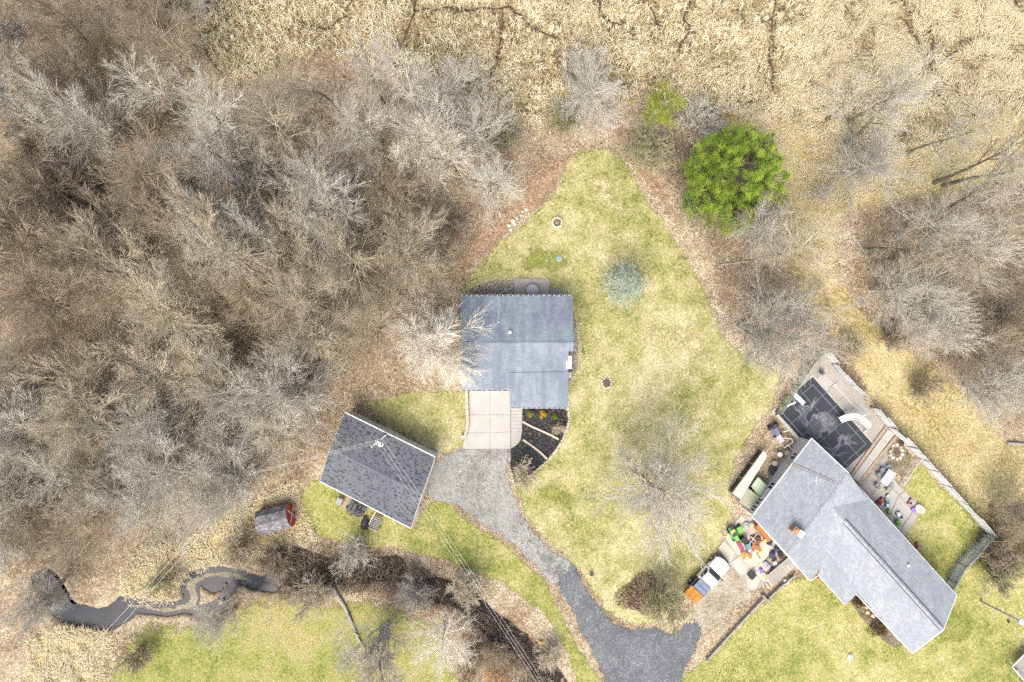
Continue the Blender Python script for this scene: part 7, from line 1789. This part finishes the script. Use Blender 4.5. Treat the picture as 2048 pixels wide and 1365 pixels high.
for i, (x, y, s, m_, lab) in enumerate([(1537, 1084, (.7, .6, .6), C_navy, 'dark blue bag nearest the gable wall corner'), (1553, 1096, (.8, .7, .6), C_navy, 'navy bag touching the white eave'), (1543, 1107, (.9, .6, .6), C_navy, 'large navy bag in the middle of the bag heap'), (1559, 1108, (.7, .7, .55), C_black, 'black bag beside the eave'),
        (1560, 1113, (.5, .45, .45), col('maroon', (.16, .03, .03)), 'maroon bag below the black bag'), (1537, 1117, (.5, .5, .35), col('olive', (.3, .3, .16)), 'olive sack left of the bag heap'), (1533, 1129, (.9, .7, .5), pm('speckled_cloth', (.5, .48, .55), (.12, .11, .2), 12, .8, k=5), 'speckled cloth bundle on the pad'),
        (1548, 1119, (.5, .4, .4), C_brown, 'dark brown sack under the navy bags'), (1520, 1139, (.45, .45, .4), C_purple, 'bright purple bag at the left end of the heap'), (1524, 1146, (.45, .5, .35), col('lilac', (.62, .5, .66)), 'white and lilac bag below the purple one'), (1551, 1137, (.5, .45, .45), M_orange, 'orange bag beside the wooden walk'),
        (1540, 1135, (.5, .45, .4), C_black, 'black sack between the speckled bundle and orange bag'), (1476, 1050, (.4, .4, .35), C_black, 'black bag behind the green cart'), (1492, 1050, (.8, .7, .4), pm('grey_rags', (.2, .23, .22), (.4, .4, .38), 9, .8, k=4), 'grey rag heap above the green cart'), (1504, 1048, (.5, .5, .4), C_tan, 'cream cushion by the corner of the house')]):
    bag(x, y, s, m_, lab, 100 + i)
crate(1546, 1124, (.35, .3, .4), .4, C_white, 'cardboard_box', 'white box on the bag heap', 'box')
crate(1529, 1150, (.4, .3, .3), .5, C_yel, 'storage_bin', 'yellow box below the lilac bag', 'bin')
crate(1534, 1156, (.55, .35, .3), .6, pm('pale_blue_bin', (.45, .5, .62), (.38, .43, .55), 3), 'storage_bin', 'pale blue bin at the foot of the wooden walk', 'bin')
bag(1571, 1163, (.75, .6, .4), C_white, 'white bag on the grass edge beside the steps', 131, z=0.03)
bag(1578, 1158, (.6, .55, .4), col('bright_green', (.08, .4, .12)), 'bright green bag beside the white bag', 132, z=0.03)
bag(1634, 1156, (.4, .35, .4), col('pumpkin', (.6, .2, .03)), 'orange bag in the corner under the porch eave', 133, z=0.03)
# wooden walk and steps
t = thing('wooden_walk', 'long boards of a wooden walkway below the bag heap', 'walkway', P(1565, 1140))
for k in range(5):
    o = k * 4.6; a, b = P(1533 + o * .62, 1155 + o * .78, .5), P(1584 + o * .62, 1112 + o * .78, .5)
    MB().beam(a, b, .27, .06).build('board', M_wood, t)
for s in (.1, .5, .9): q = P(1541, 1163, .2).lerp(P(1590, 1122, .2), s); MB().box(q, (.2, 1.2, .35), rz=.7).build('bearer', M_wood, t)
t = thing('wooden_steps', 'short wooden steps beside the long walkway boards', 'steps', P(1560, 1165))
for k in range(9):
    a = P(1535 + k * 5.2, 1172 - k * 4.6, .15 + .05 * k); d = Vector((.62, -.78, 0)) * .38; MB().beam(a - d, a + d, .24, .06).build('tread', pm('tan_tread', (.46, .40, .30), (.36, .31, .23), 3), t)
    if k % 3 == 0: MB().box(Vector((a.x, a.y, .08)), (.1, .6, .16 + .08 * k), rz=-.9).build('riser', M_wood, t)

# ------------------------------------------------------------------ firewood, junk by the garage, front bed odds and ends
def woodpile(a_px, b_px, n, rows, lab, w=.9):
    a, b = P(*a_px), P(*b_px); d = (b - a).normalized(); s = Vector((-d.y, d.x, 0)); t = thing('woodpile', lab, 'woodpile', a); rr = random.Random(n); L = (b - a).length
    for r in range(rows):
        for i in range(n - r):
            c = a + d * (L * (i + .5 + r * .5) / n) + Vector((0, 0, .11 + .19 * r)); MB().tube([c - s * w / 2 * rr.uniform(.8, 1.05), c + s * w / 2 * rr.uniform(.8, 1.05)], .105 * rr.uniform(.8, 1.15), 7).build('log', random.choice([M_log, M_wood, M_dead]), t)
woodpile((812, 878), (843, 897), 10, 3, 'firewood stacked along the upper wall of the garage')
woodpile((759, 1028), (746, 1062), 9, 3, 'grey firewood stacked out from the lower wall of the garage', 1.1)
M_tarp = pm('black_tarp', (.018, .02, .024), (.05, .055, .06), 3, .35, .3)
bag(702, 1014, (.8, .7, .6), M_tarp, 'black wrapped bundle by the garage eave, upper one', 141, 'tarp_bundle', 'tarp', z=0.02)
bag(722, 1020, (1.6, 1.3, .7), M_tarp, 'large black tarp heap below the garage', 142, 'tarp_bundle', 'tarp', z=0.02)
bag(731, 1046, (1.5, .9, .5), M_tarp, 'low black tarp spread beside the firewood', 143, 'tarp_bundle', 'tarp', z=0.02)
for i, (x, y) in enumerate(((703, 1010), (709, 1017))):
    c = P(x, y); MB().box(c + Vector((0, 0, .3)), (.34, 1.35, .5), rz=R(-25)).box(c + Vector((0, 0, .58)), (.38, 1.42, .06), rz=R(-25)).solo('black_trough', M_tarp, 'black plastic trough, %s of the pair below the garage' % ('upper' if i == 0 else 'lower'), 'trough', c)
crate(681, 1001, (.6, .7, .7), R(-28), pm('grey_bin', (.22, .24, .23), (.3, .31, .3), 3), 'compost_bin', 'grey bin standing alone at the left end of garage clutter', 'bin', z=.02)
t = thing('pallet', 'brown slatted pallet beside the black troughs', 'pallet', P(696, 1008)); a = P(692, 1002); 
for k in range(5): c = P(690 + k * 2.6, 1004 + k * 1.6, .14); MB().box(c, (.16, 1.25, .04), rz=R(-28)).build('slat', M_log, t)
for s in (-.45, 0, .45): c = P(695, 1007, .06) + Vector((math.sin(R(28)) * s, math.cos(R(28)) * s, 0)); MB().box(c, (1.0, .1, .1), rz=R(-28)).build('stringer', M_log, t)
t = thing('downspout', 'white pipe leaning from the garage eave over the black tarp', 'pipe', P(745, 1035)); MB().tube([P(751, 1024, 1.6), P(739, 1046, .5)], .05, 6).build('pipe_length', M_white, t); MB().tube([P(739, 1046, .5), P(738, 1049, .3)], .065, 6).build('elbow', M_white, t)
for i, (x, y, lab) in enumerate(((1731, 1213, 'upper'), (1733, 1223, 'middle'), (1744, 1230, 'lower, paler'))):
    c = P(x, y); t = thing('pumpkin', '%s faded pumpkin of the three in the front bed' % lab, 'pumpkin', (c.x, c.y, .05), 'pumpkins in the front bed'); m = col('faded_pumpkin%d' % i, (.62, .34 + .08 * i, .14 + .12 * i))
    vs, fs = [], []
    for a in range(6):
        th = math.pi * a / 5
        for k in range(16): ph = 2 * math.pi * k / 16; r = .26 * math.sin(th) * (1 - .1 * (k % 2)) + .001; vs.append((r * math.cos(ph), r * math.sin(ph), .2 - .2 * math.cos(th)))
    for a in range(5):
        for k in range(16): fs.append((a * 16 + k, a * 16 + (k + 1) % 16, (a + 1) * 16 + (k + 1) % 16, (a + 1) * 16 + k))
    MB().add(vs, fs).build('flesh', m, t, local=True); MB().tube([(0, 0, .38), (.03, 0, .46)], .03, 5).build('stalk', M_log, t, local=True)
tag(zone('path', [(1688, 1212), (1700, 1208), (1716, 1233), (1740, 1262), (1765, 1284), (1790, 1298), (1812, 1300), (1808, 1310), (1780, 1308), (1752, 1292), (1724, 1262), (1700, 1232)], ground_mat('grey_path', [(0, (.17, .175, .185)), (.5, (.22, .225, .235)), (1, (.29, .29, .29))], (.3, 1, 3), (.3, .3, .4), 1.5, vary=.25, feather=.12), Z4, jitter=.03)[0], kind='structure')
c = P(286, 1297); t = thing('barrel_stove', 'small rusty red barrel on the bottom lawn near the creek', 'barrel', c)
MB().lathe(c, [(.3, 0), (.32, .1), (.3, .45), (.32, .8), (.29, .85), (.25, .8)], 14).build('shell', pm('rusty_red', (.26, .07, .04), (.14, .05, .035), 4, .8), t); MB().box(c + Vector((-.32, .05, .5)), (.3, .25, .4)).build('hatch', M_conc, t)
c = P(1082, 1284); MB().blob(c + Vector((0, 0, .02)), (.5, .45, .3), 151, .3).lathe(c + Vector((0, 0, .2)), [(.12, 0), (.14, .12), (.05, .14)], 8).solo('yellow_bag', C_yel, 'bright yellow bag lying by the lower ditch', 'bag', c)
c = P(1455, 1254); t = thing('red_planter', 'small red pot standing on the long timber wall', 'pot', c + Vector((0, 0, .62))); c = c + Vector((0, 0, .6)); MB().lathe(c, [(.13, 0), (.2, .28), (.17, .28), (.1, .05)], 12).build('shell', C_red, t); MB().lathe(c, [(.16, .24), (.05, .27)], 10).build('soil', M_dirt, t)
# corner porch of a building at the bottom right
pk = thing('corner_porch', 'pale wooden porch cut off by the bottom right corner', 'porch', P(2048, 1350))
board_deck([(2026, 1334), (2058, 1300), (2100, 1340), (2056, 1372)], 1.1, 0, M_wood, pk)
board_deck([(2040, 1352), (2056, 1372), (2100, 1400), (2090, 1352)], .6, 0, M_conc_d, pk, 'lower_boards', .3)
for a, b in (((2024, 1334), (2060, 1298)), ((2024, 1334), (2052, 1366))): MB().beam(P(*a, 1.95), P(*b, 1.95), .12, .08).build('handrail', M_siding, pk)
for k in range(9): q = P(2024, 1334, 1.1).lerp(P(2052, 1366, 1.1), k / 8); MB().beam(q, q + Vector((0, 0, .85)), .05, .05, up=Vector((0, 1, 0))).build('baluster', M_siding, pk)
for x, y in ((2026, 1334), (2056, 1304), (2054, 1370)): q = P(x, y, 1.1); MB().beam(Vector((q.x, q.y, 0)), q + Vector((0, 0, .85)), .12, .12, up=Vector((0, 1, 0))).build('post', M_wood, pk)
